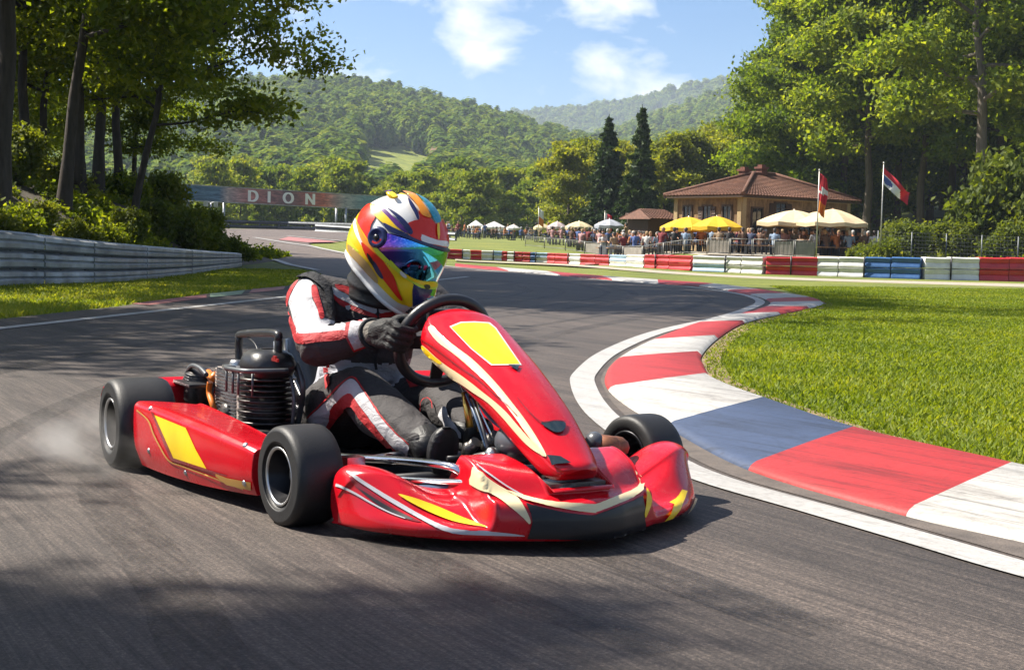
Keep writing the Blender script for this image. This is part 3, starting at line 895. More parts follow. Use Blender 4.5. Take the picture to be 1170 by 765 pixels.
def f_tri(u, v):      # tricolour streaming down to the right
    x = 1.08 * u * (1 - .12 * v); z = -.12 - .62 * v * (1 - .25 * u) - 1.0 * u + .10 * math.sin(u * 7 + v * 2) * u
    y = .16 * math.sin(u * 8 + v * 1.5) * (.3 + u)
    blot = (u - .12) ** 2 * 3 + (v - .62) ** 2 * 3 < .16
    c = 0 if v < .36 or u > .62 + .25 * (v - .5) else 1
    if v > .42 and blot: c = 2
    return (x, y, z), c
flag(1006, 53, 187, f_tri, 'tricolour flag of red, white and blue streaming from the right pole')
def f_hang(u, v):     # hanging almost straight down
    x = .30 * u + .06 * math.sin(v * 5) * u; z = -.05 - 1.55 * v - .25 * u
    y = .07 * math.sin(u * 9 + v * 3)
    c = 0 if v < .42 else 1 if v < .52 and u < .6 else 0 if v < .68 else 3
    if .3 < v < .44 and u > .3: c = 1
    return (x, y, z), c
flag(933, 55, 195, f_hang, 'red, white and orange flag hanging limp on the left pole')
def f_far(u, v):
    return (.45 * u, .05 * math.sin(u * 6), -.05 - .95 * v - .2 * u), (0 if u > .35 else 1)
flag(690, 88, 242, f_far, 'small red and white flag behind the grey sunshade')
def f_far2(u, v):
    return (.4 * u, .05 * math.sin(u * 6), -.05 - 1.2 * v - .3 * u), (3 if v > .5 else 1)
flag(614.5, 108, 237, f_far2, 'small pale flag on the thin dark pole at the treeline')

# ------------------------------------------------------------------ banner bridge
def banner():
    A, B = at(192, 111), at(445, 130)
    A = Vector((A.x, A.y, 0)); B = Vector((B.x, B.y, 0))
    L = (B - A).length; an = math.atan2(B.y - A.y, B.x - A.x)
    zb = zat(200, 229, 111).z; zt = zat(220, 213, 112).z
    zb = (zat(215, 230, 112).z + zat(412, 237, 128).z) / 2; zt = (zat(215, 213, 112).z + zat(412, 222, 128).z) / 2
    h = zt - zb
    m = NT('banner_print'); co = m.coord()
    sep = m.t.nodes.new('ShaderNodeSeparateXYZ'); m.l(co, sep.inputs[0])
    dv_ = m.t.nodes.new('ShaderNodeMath'); dv_.operation = 'DIVIDE'; m.l(sep.outputs[0], dv_.inputs[0]); dv_.inputs[1].default_value = L
    base = m.ramp(dv_.outputs[0], [(0, (.05, .10, .18, 1)), (.20, (.08, .16, .26, 1)), (.235, (.36, .30, .32, 1)), (.33, (.40, .17, .17, 1)), (.5, (.16, .10, .13, 1)), (.66, (.50, .14, .11, 1)), (.76, (.36, .34, .36, 1)), (.86, (.14, .26, .33, 1)), (1, (.22, .34, .40, 1))])
    nz = m.noise(1.6, 5, .7, m.mapping(co, (.45, 1, 2.6)), 1.2)
    pt = m.ramp(nz.outputs['Fac'], [(.3, (.35, .4, .5, 1)), (.5, (1, 1, 1, 1)), (.68, (1.9, 1.7, 1.6, 1))])
    m.l(m.mix(1., base.outputs[0], pt.outputs[0], 'MULTIPLY'), m.bsdf.inputs['Base Color']); m.set(Roughness=.6)
    M['letter'] = simple('letter_white', (.92, .92, .92), .5, var=.04)
    z0 = hz(A.x, A.y)
    root = empty('banner_bridge', (A.x, A.y, z0), an, 'long printed banner reading DION carried over the far track', 'banner')
    pn = MB(); pn.box((L / 2, 0, (zb + zt) / 2 - z0), (L, .12, h))
    # letters, as thin raised shapes
    cu = []
    me_all = []
    for ch, pxc in (('D', 288.7), ('I', 306.8), ('O', 328.8), ('N', 353.8)):
        fc = bpy.data.curves.new('lettering', 'FONT'); fc.body = ch; fc.size = 1.; fc.extrude = .015; fc.align_x = 'CENTER'
        fo = bpy.data.objects.new('lettering', fc); COL.objects.link(fo)
        me = bpy.data.meshes.new_from_object(fo.evaluated_get(bpy.context.evaluated_depsgraph_get()))
        bpy.data.objects.remove(fo)
        # where the ray through the letter meets the banner plane
        r = ray(pxc, 226); nx, ny = -math.sin(an), math.cos(an)
        t = ((A.x - EYE.x) * nx + (A.y - EYE.y) * ny) / (r.x * nx + r.y * ny); p = EYE + r * t
        lx = (p.xy - A.xy).length; cz = (zb + zt) / 2 - z0
        zs = [v.co.y for v in me.vertices]; xs__ = [v.co.x for v in me.vertices]
        s = h * .80 / (max(zs) - min(zs)); xm = (max(xs__) + min(xs__)) / 2; zm = (max(zs) + min(zs)) / 2
        vs = [(lx + (v.co.x - xm) * s * (1.12), -.075 - v.co.z * s, cz + (v.co.y - zm) * s) for v in me.vertices]
        vs2 = []
        pn.add(vs, [tuple(p_.vertices) for p_ in me.polygons], 1, False)
        # a heavier stroke
        for dx in (-.075, -.04, .04, .075):
            pn.add([(x + dx, y + .006 * (1 if dx > 0 else 2), z) for x, y, z in vs], [tuple(p_.vertices) for p_ in me.polygons], 1, False)
    pn.build('banner', [m.mat, M['letter']], root, weld=False)
    fr = MB()
    for z in (zb - .04, zt + .04): fr.box((L / 2, .02, z - z0), (L + .1, .2, .08))
    fr.build('frame', M['steel'], root)
    for px, dy in ((257.5, 0), (388.5, .3), (392.5, -.5), (205, 0)):
        r = ray(px, 250); nx, ny = -math.sin(an), math.cos(an)
        t = ((A.x - EYE.x) * nx + (A.y - EYE.y) * ny) / (r.x * nx + r.y * ny); p = EYE + r * t
        lx = (p.xy - A.xy).length
        po = MB(); po.tube([(lx, .2 + dy, hz(p.x, p.y) - z0 - .2), (lx, .2 + dy, zb - z0)], .1, 10); po.build('post', M['steel'], root)
banner()
def lamp_post():
    b = at(240.5, 106); zt = zat(240.5, 232, 106).z - b.z
    root = empty('lamp_post', b, 0, 'grey lamp post with a short double head under the banner', 'lamp post')
    p = MB(); p.tube([(0, 0, 0), (0, 0, zt)], [.09, .06], 8); p.build('pole', M['steel'], root)
    for s in (-1, 1):
        a = MB(); a.tube([(0, 0, zt), (s * .3, 0, zt + .1)], .04, 8); a.box((s * .38, 0, zt - .08), (.28, .3, .42)); a.build('head', M['steel'], root, .03)
lamp_post()
def far_rail(pa, da, pb, db, label, h=.75):
    A, B = at(pa, da), at(pb, db); L = (B - A).xy.length
    root = empty('guard_rail', A, math.atan2(B.y - A.y, B.x - A.x), label, 'guard rail', 'low rails at the far end of the track')
    dz = B.z - A.z
    bm_ = MB()
    for k in range(2):
        bm_.add([(0, 0, h - k * .4), (L, 0, dz + h - k * .4), (L, 0, dz + h - .28 - k * .4), (0, 0, h - .28 - k * .4)], [(0, 1, 2, 3)]); bm_.add([(0, -.06, h - .14 - k * .4), (L, -.06, dz + h - .14 - k * .4), (L, 0, dz + h - k * .4), (0, 0, h - k * .4)], [(0, 1, 2, 3)])
    bm_.build('beam', M['steel_dark'], root)
    n = max(2, int(L / 2.5))
    for k in range(n + 1):
        p = MB(); p.box((L * k / n, .06, dz * k / n + h / 2), (.1, .1, h)); p.build('post', M['steel_dark'], root)
far_rail(226, 112, 330, 120, 'dark low guard rail under the left half of the banner')
far_rail(318, 118, 420, 116, 'dark low guard rail under the right half of the banner')
far_rail(360, 108, 520, 100, 'dark low guard rail on the infield behind the helmet', .6)
# ------------------------------------------------------------------ vegetation
rng = np.random.default_rng(5)
M['leaf_shade'] = leaf_mat('leaves_maple', (.040, .070, .006, 1), (.095, .135, .010, 1), (.21, .24, .020, 1), .62)
M['leaf_sun'] = leaf_mat('leaves_beech', (.042, .078, .007, 1), (.105, .155, .013, 1), (.235, .275, .028, 1), .55)
M['leaf_light'] = leaf_mat('leaves_willow', (.080, .110, .010, 1), (.15, .18, .016, 1), (.25, .25, .03, 1), .45)
M['leaf_far'] = leaf_mat('leaves_far', (.040, .082, .010, 1), (.095, .150, .013, 1), (.19, .22, .022, 1), .3, None, .05)
M['leaf_val'] = leaf_mat('leaves_valley', (.062, .11, .012, 1), (.14, .19, .016, 1), (.25, .265, .026, 1), .35, None, .1)
M['needle'] = leaf_mat('needles', (.020, .042, .012, 1), (.040, .068, .016, 1), (.070, .10, .024, 1), .2, (1.5, 1.6, .8, 1))
M['leaf_bush'] = leaf_mat('leaves_bush', (.050, .075, .008, 1), (.11, .14, .014, 1), (.20, .205, .03, 1), .45)
M['bark'] = bark('bark_brown', (.115, .085, .060, 1)); M['bark_dark'] = bark('bark_dark', (.060, .045, .034, 1)); M['bark_grey'] = bark('bark_grey', (.20, .165, .13, 1))

def leaf_quads(C, size, up=.5, seed=0, elong=1.5):
    """a folded leaf cluster (two triangles over a rhomb) at every centre"""
    g = np.random.default_rng(seed); n = len(C)
    nr = g.normal(size=(n, 3)); nr[:, 2] += up; nr /= np.linalg.norm(nr, axis=1)[:, None]
    a = g.normal(size=(n, 3)); a -= nr * (a * nr).sum(1)[:, None]; a /= np.linalg.norm(a, axis=1)[:, None]
    b = np.cross(nr, a); s = (size * g.uniform(.55, 1.35, n))[:, None]
    v = np.stack([C - a * s * elong * .5, C + b * s * .5 + nr * s * .12, C + a * s * elong * .5, C - b * s * .5 + nr * s * .12], 1)
    V = v.reshape(-1, 3); i = np.arange(n) * 4
    return V, np.stack([i, i + 1, i + 2, i + 3], 1)

def gen_tree(name, seed, H, rc, cb, nleaf, lsize, mleaf, mbark, lean=(0, 0), tr=None, nl=16, sig=.09, top=1., droop=0., flat=.55):
    g = np.random.default_rng(seed)
    tr = tr or H * .016
    mb = MB()
    pts = []; n = 9
    wob = g.normal(size=(n + 1, 2)) * H * .012
    for i in range(n + 1):
        f = i / n
        pts.append(Vector((lean[0] * H * f ** 1.3 + wob[i][0] * f, lean[1] * H * f ** 1.3 + wob[i][1] * f, H * .96 * f)))
    rad = [tr * (1 - .86 * i / n) * (1.35 if i == 0 else 1) for i in range(n + 1)]
    mb.tube(pts, rad, 9)
    cents = []; 
    tk = lambda f: cr(pts, f * n)
    az0 = g.uniform(0, 6.28)
    for k in range(nl):
        f = cb * .8 + (.97 - cb * .8) * ((k + .5) / nl)
        az = az0 + k * 2.4 + g.uniform(-.4, .4)
        q = (f - cb * .8) / (1 - cb * .8)
        prof = (math.sin(math.pi * min(1, max(0.08, q * .82 + .16))) ** .7) * top + (1 - top) * (1 - q)
        L = rc * prof * g.uniform(.75, 1.2)
        up = .25 + .75 * q - droop * (1 - q)
        d = Vector((math.cos(az), math.sin(az), 0))
        p0 = tk(f)
        P = [p0, p0 + d * L * .35 + Vector((0, 0, L * .25 * up + .04 * L)), p0 + d * L * .7 + Vector((0, 0, L * .5 * up)), p0 + d * L + Vector((0, 0, L * (.62 * up - .05)))]
        P = [p + Vector(g.normal(size=3)) * L * .05 * (i > 0) for i, p in enumerate(P)]
        C = curve(P, 6)
        r0 = tr * (1 - .8 * f) * .55
        mb.tube(C, [r0 * (1 - .85 * i / 6) for i in range(7)], 6)
        for j in range(6):
            t = .3 + .7 * j / 5
            b0 = cr(C, t * 6)
            sd = (d.cross(Vector((0, 0, 1))) * (1 if j % 2 else -1) + d * .6 + Vector(g.normal(size=3)) * .35).normalized()
            sl = L * .36 * g.uniform(.6, 1.2) * (1.1 - .4 * t)
            e = b0 + sd * sl + Vector((0, 0, sl * .2))
            mb.tube([b0, b0.lerp(e, .5) + Vector((0, 0, sl * .07)), e], [r0 * .3, r0 * .2, r0 * .06], 4, cap=False)
            for h in (.45, .8, 1.05):
                cents.append(b0.lerp(e, h))
        cents.append(C[-1])
    for k in range(8):
        cents.append(tk(.93) + Vector(g.normal(size=3)) * rc * .14)
    Cn = np.array([tuple(c) for c in cents])
    w = g.gamma(1.6, 1., len(Cn)); w /= w.sum()
    idx = g.choice(len(Cn), nleaf, p=w)
    off = g.normal(size=(nleaf, 3)) * H * sig * .5 * np.array([1, 1, flat])
    # clumps are flat-bottomed tufts
    P = Cn[idx] + off
    V, Fq = leaf_quads(P, lsize, .6, seed + 1)
    me = np_mesh(name + '_crown', V, Fq, [mleaf])
    tm = bpy.data.meshes.new(name + '_trunk'); tm.from_pydata([tuple(v) for v in mb.v], [], mb.f)
    for p in tm.polygons: p.use_smooth = True
    tm.materials.append(mbark)
    return tm, me

def gen_conifer(name, seed, H, r, n, lsize):
    g = np.random.default_rng(seed)
    mb = MB(); mb.tube([(0, 0, 0), (0, 0, H * .5), (0, 0, H)], [H * .017, H * .011, H * .002], 8)
    P = []
    tiers = 26
    for k in range(tiers):
        f = .10 + .9 * k / tiers
        z = H * f; rr = r * (1 - f) ** .8 * g.uniform(.82, 1.12) + .06
        nb = 7 if f < .8 else 5
        for j in range(nb):
            a = g.uniform(0, 6.28); L = rr * g.uniform(.7, 1.1)
            d = Vector((math.cos(a), math.sin(a), 0))
            mb.tube([(0, 0, z), d * L * .6 + Vector((0, 0, z - L * .10)), d * L + Vector((0, 0, z - L * .22))], [.03, .02, .006], 4, cap=False)
            m = int(n / tiers / nb * (1.6 * (1 - f) + .25))
            t = g.uniform(.12, 1.0, m) ** .8
            side = g.normal(size=m) * .16 * L * (1.1 - t)
            q = Vector((-d.y, d.x, 0))
            for tt, s_ in zip(t, side):
                p = d * L * tt + q * s_ + Vector((0, 0, z - L * (.22 * tt) - abs(g.normal()) * .10 * (1 + .3 * L)))
                P.append(tuple(p))
    V, Fq = leaf_quads(np.array(P), lsize, -.2, seed, 2.2)
    me = np_mesh(name + '_crown', V, Fq, [M['needle']])
    tm = bpy.data.meshes.new(name + '_trunk'); tm.from_pydata([tuple(v) for v in mb.v], [], mb.f); tm.materials.append(M['bark_dark'])
    return tm, me

def gen_bush(name, seed, n, lsize, mat, flat=.8):
    g = np.random.default_rng(seed)
    mb = MB(); C = []
    for k in range(13):
        a = g.uniform(0, 6.28); e = g.uniform(.35, 1.4)
        L = g.uniform(.6, 1.05)
        tip = Vector((math.cos(a) * math.cos(e), math.sin(a) * math.cos(e), math.sin(e) * flat * 1.15)) * L
        mid = tip * .5 + Vector((0, 0, .12))
        mb.tube([(0, 0, -.1), mid, tip], [.028, .018, .006], 5, cap=False)
        for t in (.45, .7, .95): C.append(tuple(Vector((0, 0, 0)).lerp(mid, t) if t < .5 else mid.lerp(tip, (t - .5) * 2)))
        C.append(tuple(tip))
    C = np.array(C); idx = g.integers(0, len(C), n)
    P = C[idx] + g.normal(size=(n, 3)) * .15
    P[:, 2] = np.abs(P[:, 2])
    V, Fq = leaf_quads(P, lsize, .5, seed)
    me = np_mesh(name + '_foliage', V, Fq, [mat])
    tm = bpy.data.meshes.new(name + '_stem'); tm.from_pydata([tuple(v) for v in mb.v], [], mb.f); tm.materials.append(M['bark_dark'])
    return tm, me

near_v = [gen_tree('maple', 11, 11, 4.3, .40, 30000, .115, M['leaf_shade'], M['bark_dark'], (.16, -.03), .135, 17, .07),
          gen_tree('maple', 12, 12, 4.0, .44, 30000, .115, M['leaf_shade'], M['bark_dark'], (.05, .03), .16, 18, .065),
          gen_tree('maple', 13, 10, 4.4, .36, 28000, .11, M['leaf_shade'], M['bark_dark'], (.24, -.08), .115, 16, .07)]
mid_v = [gen_tree('beech', 21, 17, 5.0, .16, 42000, .20, M['leaf_sun'], M['bark'], (0, 0), .26, 24, .062, .8),
         gen_tree('beech', 22, 19, 4.6, .40, 40000, .20, M['leaf_sun'], M['bark'], (-.04, 0), .27, 22, .055, .8),
         gen_tree('beech', 23, 16, 5.4, .12, 42000, .20, M['leaf_sun'], M['bark'], (.03, 0), .24, 24, .065, .7)]
tall_v = gen_tree('tall_beech', 24, 21, 6.2, .42, 40000, .20, M['leaf_sun'], M['bark_grey'], (-.07, 0), .33, 22, .055, .9)
light_v = [gen_tree('willow', 31, 9, 3.4, .08, 20000, .20, M['leaf_light'], M['bark'], (0, 0), .16, 18, .09, .6, .25),
           gen_tree('willow', 32, 9, 3.0, .08, 20000, .20, M['leaf_light'], M['bark'], (0, 0), .16, 18, .09, .8)]
val_v = [gen_tree('valley', 40 + k, 9, (3.0, 2.5, 3.4, 2.1)[k], .06, 7000, .36, M['leaf_val'], M['bark_dark'], (0, 0), .16, 14, .10, (.6, .5, .8, .4)[k]) for k in range(4)]
con_v = [gen_conifer('conifer', 51, 9.6, 2.3, 11000, .20), gen_conifer('conifer', 52, 9.8, 2.05, 11000, .20)]
bush_v = [gen_bush('bush', 61, 8000, .085, M['leaf_bush']), gen_bush('bush', 62, 8000, .08, M['leaf_bush'], 1.1), gen_bush('bush', 63, 7000, .09, M['leaf_shade'], .7)]

def plant(kind, v, loc, s, rz, label, cat, group=None, sz=None, parts=('trunk', 'crown')):
    root = empty(kind, loc, rz, label, cat, group)
    root.scale = (s, s, sz or s)
    for nm, me in zip(parts, v): link_mesh(nm, me, root)
    return root

# trees on the bank at the left
def bank_at(px, y):
    r = ray(px, HOR); x = r.x / r.y * y
    return Vector((x, y, bankz(x, y) - .1))
left_trees = [(92, 33, 1, .9, 2.2, 'slim straight maple beside the leaning bank maple'), (136, 37, 1, .82, 3.6, 'slim maple left of the farthest leaning one'), (48, 44, 1, .95, 5.1, 'shaded maple between the thick trunk and the leaning one'), (-2, 25, 1, 1.15, .3, 'dark thick maple trunk at the left frame edge'), (72, 30, 0, 1.05, -.1, 'maple leaning right from the steep bank edge'), (112, 36, 1, .95, 1.2, 'slim maple between the two leaning trunks'),
              (150, 33, 2, .86, .15, 'maple leaning far out over the track'), (118, 43, 1, .85, 2.6, 'slim upright maple behind the forked one'), (150, 47, 1, .72, .5, 'small maple at the right end of the bank'),
              (30, 39, 1, 1.0, 4., 'shaded maple behind the thick left trunk'), (-70, 22, 0, 1.1, .2, None)]
for px, y, v, s, rz, lab in left_trees:
    plant('maple_tree', near_v[v], bank_at(px, y), s, rz, lab or 'maple beyond the left frame edge whose branches reach in', 'tree', 'trees on the left bank')
back_left = [(-21.5, 46), (-26, 56), (-23, 62), (-30, 50), (-20, 53), (-27, 70), (-34, 66), (-17.5, 41), (-21, 34), (-27, 40), (-30, 78), (-35, 84)]
for i, (x, y) in enumerate(back_left):
    p = Vector((x, y, max(bankz(x, y), hz(x, y)) - .1))
    plant('maple_tree', near_v[i % 3], p, .95 + .1 * (i % 4), i * 1.9, 'shaded maple deep in the wood behind the left bank', 'tree', 'maples deep in the left wood')
for i, (x, y, s, sz) in enumerate([(-11.3, 13.6, .85, .85), (-8.7, 4.3, .42, .86), (-9.0, 3.1, .46, .84), (-8.6, 2.2, .40, .8)]):     # these only reach the picture with their shade
    plant('maple_tree', near_v[1], Vector((x, y, bankz(x, y) - .1)), s, 2.2 + i, 'maple on the bank beside the camera outside the frame', 'tree', 'bank maples outside the frame', sz)

# bushes and cover on the left bank
lb = [(262, 39, .62, 'low bright bush at the end of the guard rail'), (236, 38, .75, 'round sunlit bush near the end of the guard rail'), (212, 36, .95, 'leafy bush below the leaning maple'), (180, 34, .75, 'bush at the foot of the leaning maple'), (150, 31, .6, 'bush behind the middle of the guard rail'),
      (118, 29, .5, 'shaded bush above the guard rail joints'), (84, 27, .5, 'bush at the foot of the bank trunk'), (45, 25.5, .5, 'shaded bush above the left guard rail'), (10, 24, .6, 'dark bush at the left frame edge'), (190, 41, 1.0, 'tall bush in front of the end maple'),
      (206, 44, 1.0, 'tall bright bush left of the banner'), (135, 37, .8, 'shaded bush between the trunks'), (60, 33, .8, 'shaded bush behind the bank trunk'), (20, 31, .9, 'shaded bush beside the thick trunk'), (226, 43, .7, 'yellow green bush below the banner'), (-25, 23, .6, 'bush cut by the left frame edge')]
for i, (px, y, s, lab) in enumerate(lb):
    plant('bush', bush_v[(0, 1, 2)[i % 3] if px < 170 else i % 2], bank_at(px, y) + Vector((0, 0, .1)), s, i * 2.1, lab, 'bush', 'bushes on the left bank', None, ('stem', 'foliage'))
def cover(name, pts, size, mat, seed, up=.4):
    V, Fq = leaf_quads(np.array(pts), size, up, seed)
    o = link_mesh(name, np_mesh(name, V, Fq, [mat]))
    return tag(o, kind='stuff')
g_ = np.random.default_rng(71); pts = []
while len(pts) < 50000:
    y = g_.uniform(15, 50); x = -7.9 - abs(g_.normal()) * 5
    k = noise.noise((x * .5, y * .5, 3))
    if k < -.12: continue
    pts.append((x, y, bankz(x, y) + abs(g_.normal()) * (.10 + .22 * max(0, k))))
cover('undergrowth', pts, .085, M['leaf_shade'], 3)

# wood at the right behind the pavilion
right_trees = [(886, 96, 0, .62, 'outermost pale beech behind the left half of the pavilion roof'), (912, 92, 2, .84, 'beech rising over the pavilion chimneys'), (940, 90, 0, .98, 'broad bright beech behind the right end of the roof'), (962, 88, 1, .98, 'tall beech behind the right roof corner'),
               (990, 84, 1, 1.02, 'leafy beech behind the right flag'), (1022, 90, 1, 1.0, 'beech with dark stem right of the right flag'), (1050, 84, 1, 1.0, 'beech between the flag and the tall trunk'), (1086, 90, 1, 1.1, 'beech behind the tall bare trunk'), (1140, 80, 1, 1.0, 'beech right of the tall bare trunk'),
               (1172, 74, 1, 1.1, 'beech cut by the right frame edge')]
for i, (px, y, v, s, lab) in enumerate(right_trees):
    plant('beech_tree', mid_v[v], at(px, y) - Vector((0, 0, .1)), s, i * 1.7, lab, 'tree', 'beeches of the right wood')
plant('beech_tree', tall_v, at(1122, 68) - Vector((0, 0, .1)), 1.0, .0, 'tallest beech with a long bare pale trunk', 'tree', 'beeches of the right wood')
g_ = np.random.default_rng(8)
for i in range(40):
    px = 905 + (i * 13 if i < 26 else 338 + (i - 26) * 24) + g_.uniform(-6, 6); y = g_.uniform(98, 135) if i < 26 else g_.uniform(64, 100)
    plant('beech_tree', mid_v[i % 3], at(px, y) - Vector((0, 0, .1)), g_.uniform(.95, 1.2), g_.uniform(0, 6), 'shaded beech deep in the right wood' if i < 26 else 'beech of the right wood beyond the frame edge', 'tree', 'beeches deep in the right wood' if i < 26 else 'beeches beyond the frame edge')
rb = [(1010, 53.5, .9, 'bush at the foot of the right flagpole'), (1040, 55, 1.1, 'wide bush right of the right flagpole'), (1062, 58, 1.35, 'round bright bush in the middle of the wire fence'), (1090, 56, 1.2, 'leafy bush left of the tall bare trunk'), (1128, 56, 1.1, 'low bush below the large corner bush'),
      (1160, 54, 1.2, 'low bush at the right frame edge'), (985, 56.5, .6, 'small bush left of the right flagpole'), (1025, 63, 1.2, 'bush behind the wire fence post'), (1105, 62, 1.2, 'bush at the foot of the tall bare trunk')]
for i, (px, y, s, lab) in enumerate(rb):
    plant('bush', bush_v[i % 2], at(px, y), s, i * 1.3, lab, 'bush', 'bushes at the right fence', None, ('stem', 'foliage'))
plant('bush', bush_v[1], at(1152, 57), 2.3, .6, 'very large bright bush at the right frame edge', 'bush', 'bushes at the right fence', 3.1, ('stem', 'foliage'))
plant('bush', bush_v[0], at(1184, 56), 2.2, 1.6, 'large bush cut by the right frame edge', 'bush', 'bushes at the right fence', 2.7, ('stem', 'foliage'))
g_ = np.random.default_rng(72); pts = []
while len(pts) < 40000:
    px = g_.uniform(985, 1260); y = 52 + abs(g_.normal()) * 9
    b = at(px, y); k = noise.noise((b.x * .6, b.y * .6, 9))
    if k < -.1: continue
    pts.append((b.x, b.y, b.z + abs(g_.normal()) * (.12 + .3 * max(0, k))))
cover('undergrowth', pts, .10, M['leaf_bush'], 4)

# the two conifers and the pale trees
plant('conifer_tree', con_v[0], at(692, 104), 1.0, 0, 'dark conifer, left one of the tall pair', 'tree', 'the two dark conifers')
plant('conifer_tree', con_v[1], at(729, 100), 1.02, 1, 'dark conifer, right one of the tall pair', 'tree', 'the two dark conifers')
lt = [(648, 118, 0, .92, 'pale willow left of the conifers'), (668, 124, 1, 1.0, 'pale willow just behind the left conifer'), (712, 124, 1, .98, 'pale willow between the two conifers'), (758, 110, 0, .95, 'bright willow right of the right conifer'), (783, 112, 1, .98, 'bright willow behind the annex'), (810, 118, 0, 1.06, 'bright willow left of the pavilion roof'),
      (838, 114, 1, 1.05, 'bright willow behind the left roof slope'), (858, 122, 0, 1.0, 'bright willow behind the pavilion chimneys'), (822, 135, 1, 1.25, 'tall willow at the back of the bright row')]
for i, (px, y, v, s, lab) in enumerate(lt):
    plant('willow_tree', light_v[v], at(px, y) - Vector((0, 0, .1)), s, i * 1.1, lab, 'tree', 'pale willows in the valley')

# the line of trees in the valley, each one a tree
g_ = np.random.default_rng(9)
rows_ = [(165, 225, 650, 15, .55, .95), (185, 228, 690, 17, .65, 1.1), (210, 225, 780, 20, .7, 1.25), (245, 222, 800, 22, .8, 1.5)]
wh = ['behind the banner', 'behind the helmet', 'behind the far crowd', 'left of the conifers', 'right of the conifers']
for r_i, (y, a, b, n, s0, s1) in enumerate(rows_):
    for i in range(n):
        px = a + (b - a) * (i + g_.uniform(.2, .8)) / n; yy = y + g_.uniform(-9, 9); lim = .8 if 395 < px < 515 and r_i > 1 else 1.
        w_ = wh[0] if px < 400 else wh[1] if px < 510 else wh[2] if px < 640 else wh[3] if px < 690 else wh[4]
        rn = ['front row', 'second row', 'third row', 'rear row'][r_i]
        plant('valley_tree', val_v[int(g_.integers(0, 4))], at(px, yy) - Vector((0, 0, .2)), lim * g_.uniform(s0, s1), g_.uniform(0, 6), f'round valley tree {w_}, in the {rn} of the treeline', 'tree', f'valley treeline {w_}, {rn}')

# ------------------------------------------------------------------ hills with their woods
def hill(name, ridge, D, y0, z0, back, seed, amp):
    cols = np.arange(ridge[0][0], ridge[-1][0] + 1, 20.)
    g = []
    rows = []
    nt = 26
    for k in range(nt + 6):
        t = k / nt
        row = []
        for px in cols:
            py = lerp_tab(ridge, px)
            r = ray(px, py); zc = CAMH + r.z / r.y * D - 5
            u = ray(px, HOR); u = u.x / u.y
            y = y0 + (D - y0) * t
            if t <= 1: z = z0 + (zc - z0) * (t ** 1.15)
            else: z = zc - (t - 1) * back * zc
            z += amp * noise.noise((u * y * .006 + seed, y * .006, seed)) * math.sin(math.pi * min(1, t)) 
            row.append(Vector((u * y, y, z)))
        rows.append(row)
    mb = MB(); mb.grid(rows)
    o = mb.build(name, M['hill'], weld=False)
    if sum(p.normal.z for p in o.data.polygons) < 0: o.data.flip_normals()
    tag(o, kind='structure')
    return rows, cols, nt
MEADOW = [(408, 168), (455, 163), (500, 176), (492, 197), (452, 197), (412, 193)]
def in_poly(p, P):
    c = False
    for (x1, y1), (x2, y2) in zip(P, P[1:] + P[:1]):
        if (y1 > p[1]) != (y2 > p[1]) and p[0] < (x2 - x1) * (p[1] - y1) / (y2 - y1) + x1: c = not c
    return c
def clump_mesh(seed, H, r, n, size):
    g = np.random.default_rng(seed)
    d = g.normal(size=(n, 3)); d /= np.linalg.norm(d, axis=1)[:, None]
    lump = np.array([noise.noise(Vector(x) * 1.8 + Vector((seed * 3., 0, 0))) for x in d])
    rad = (1 + .42 * lump) * g.uniform(.7, 1.02, n)
    P = d * rad[:, None] * np.array([r, r, H * .5]) + np.array([0, 0, H * .55])
    V, Fq = leaf_quads(P, size, .35, seed)
    return np_mesh('forest_crown', V, Fq, [M['leaf_far']])
cl_col = bpy.data.collections.new('forest_crowns')
for k in range(5):
    o = bpy.data.objects.new('forest_crown', clump_mesh(80 + k, 8., (2.6, 3.1, 2.2, 2.8, 1.7)[k], 420, 1.0))
    cl_col.objects.link(o)
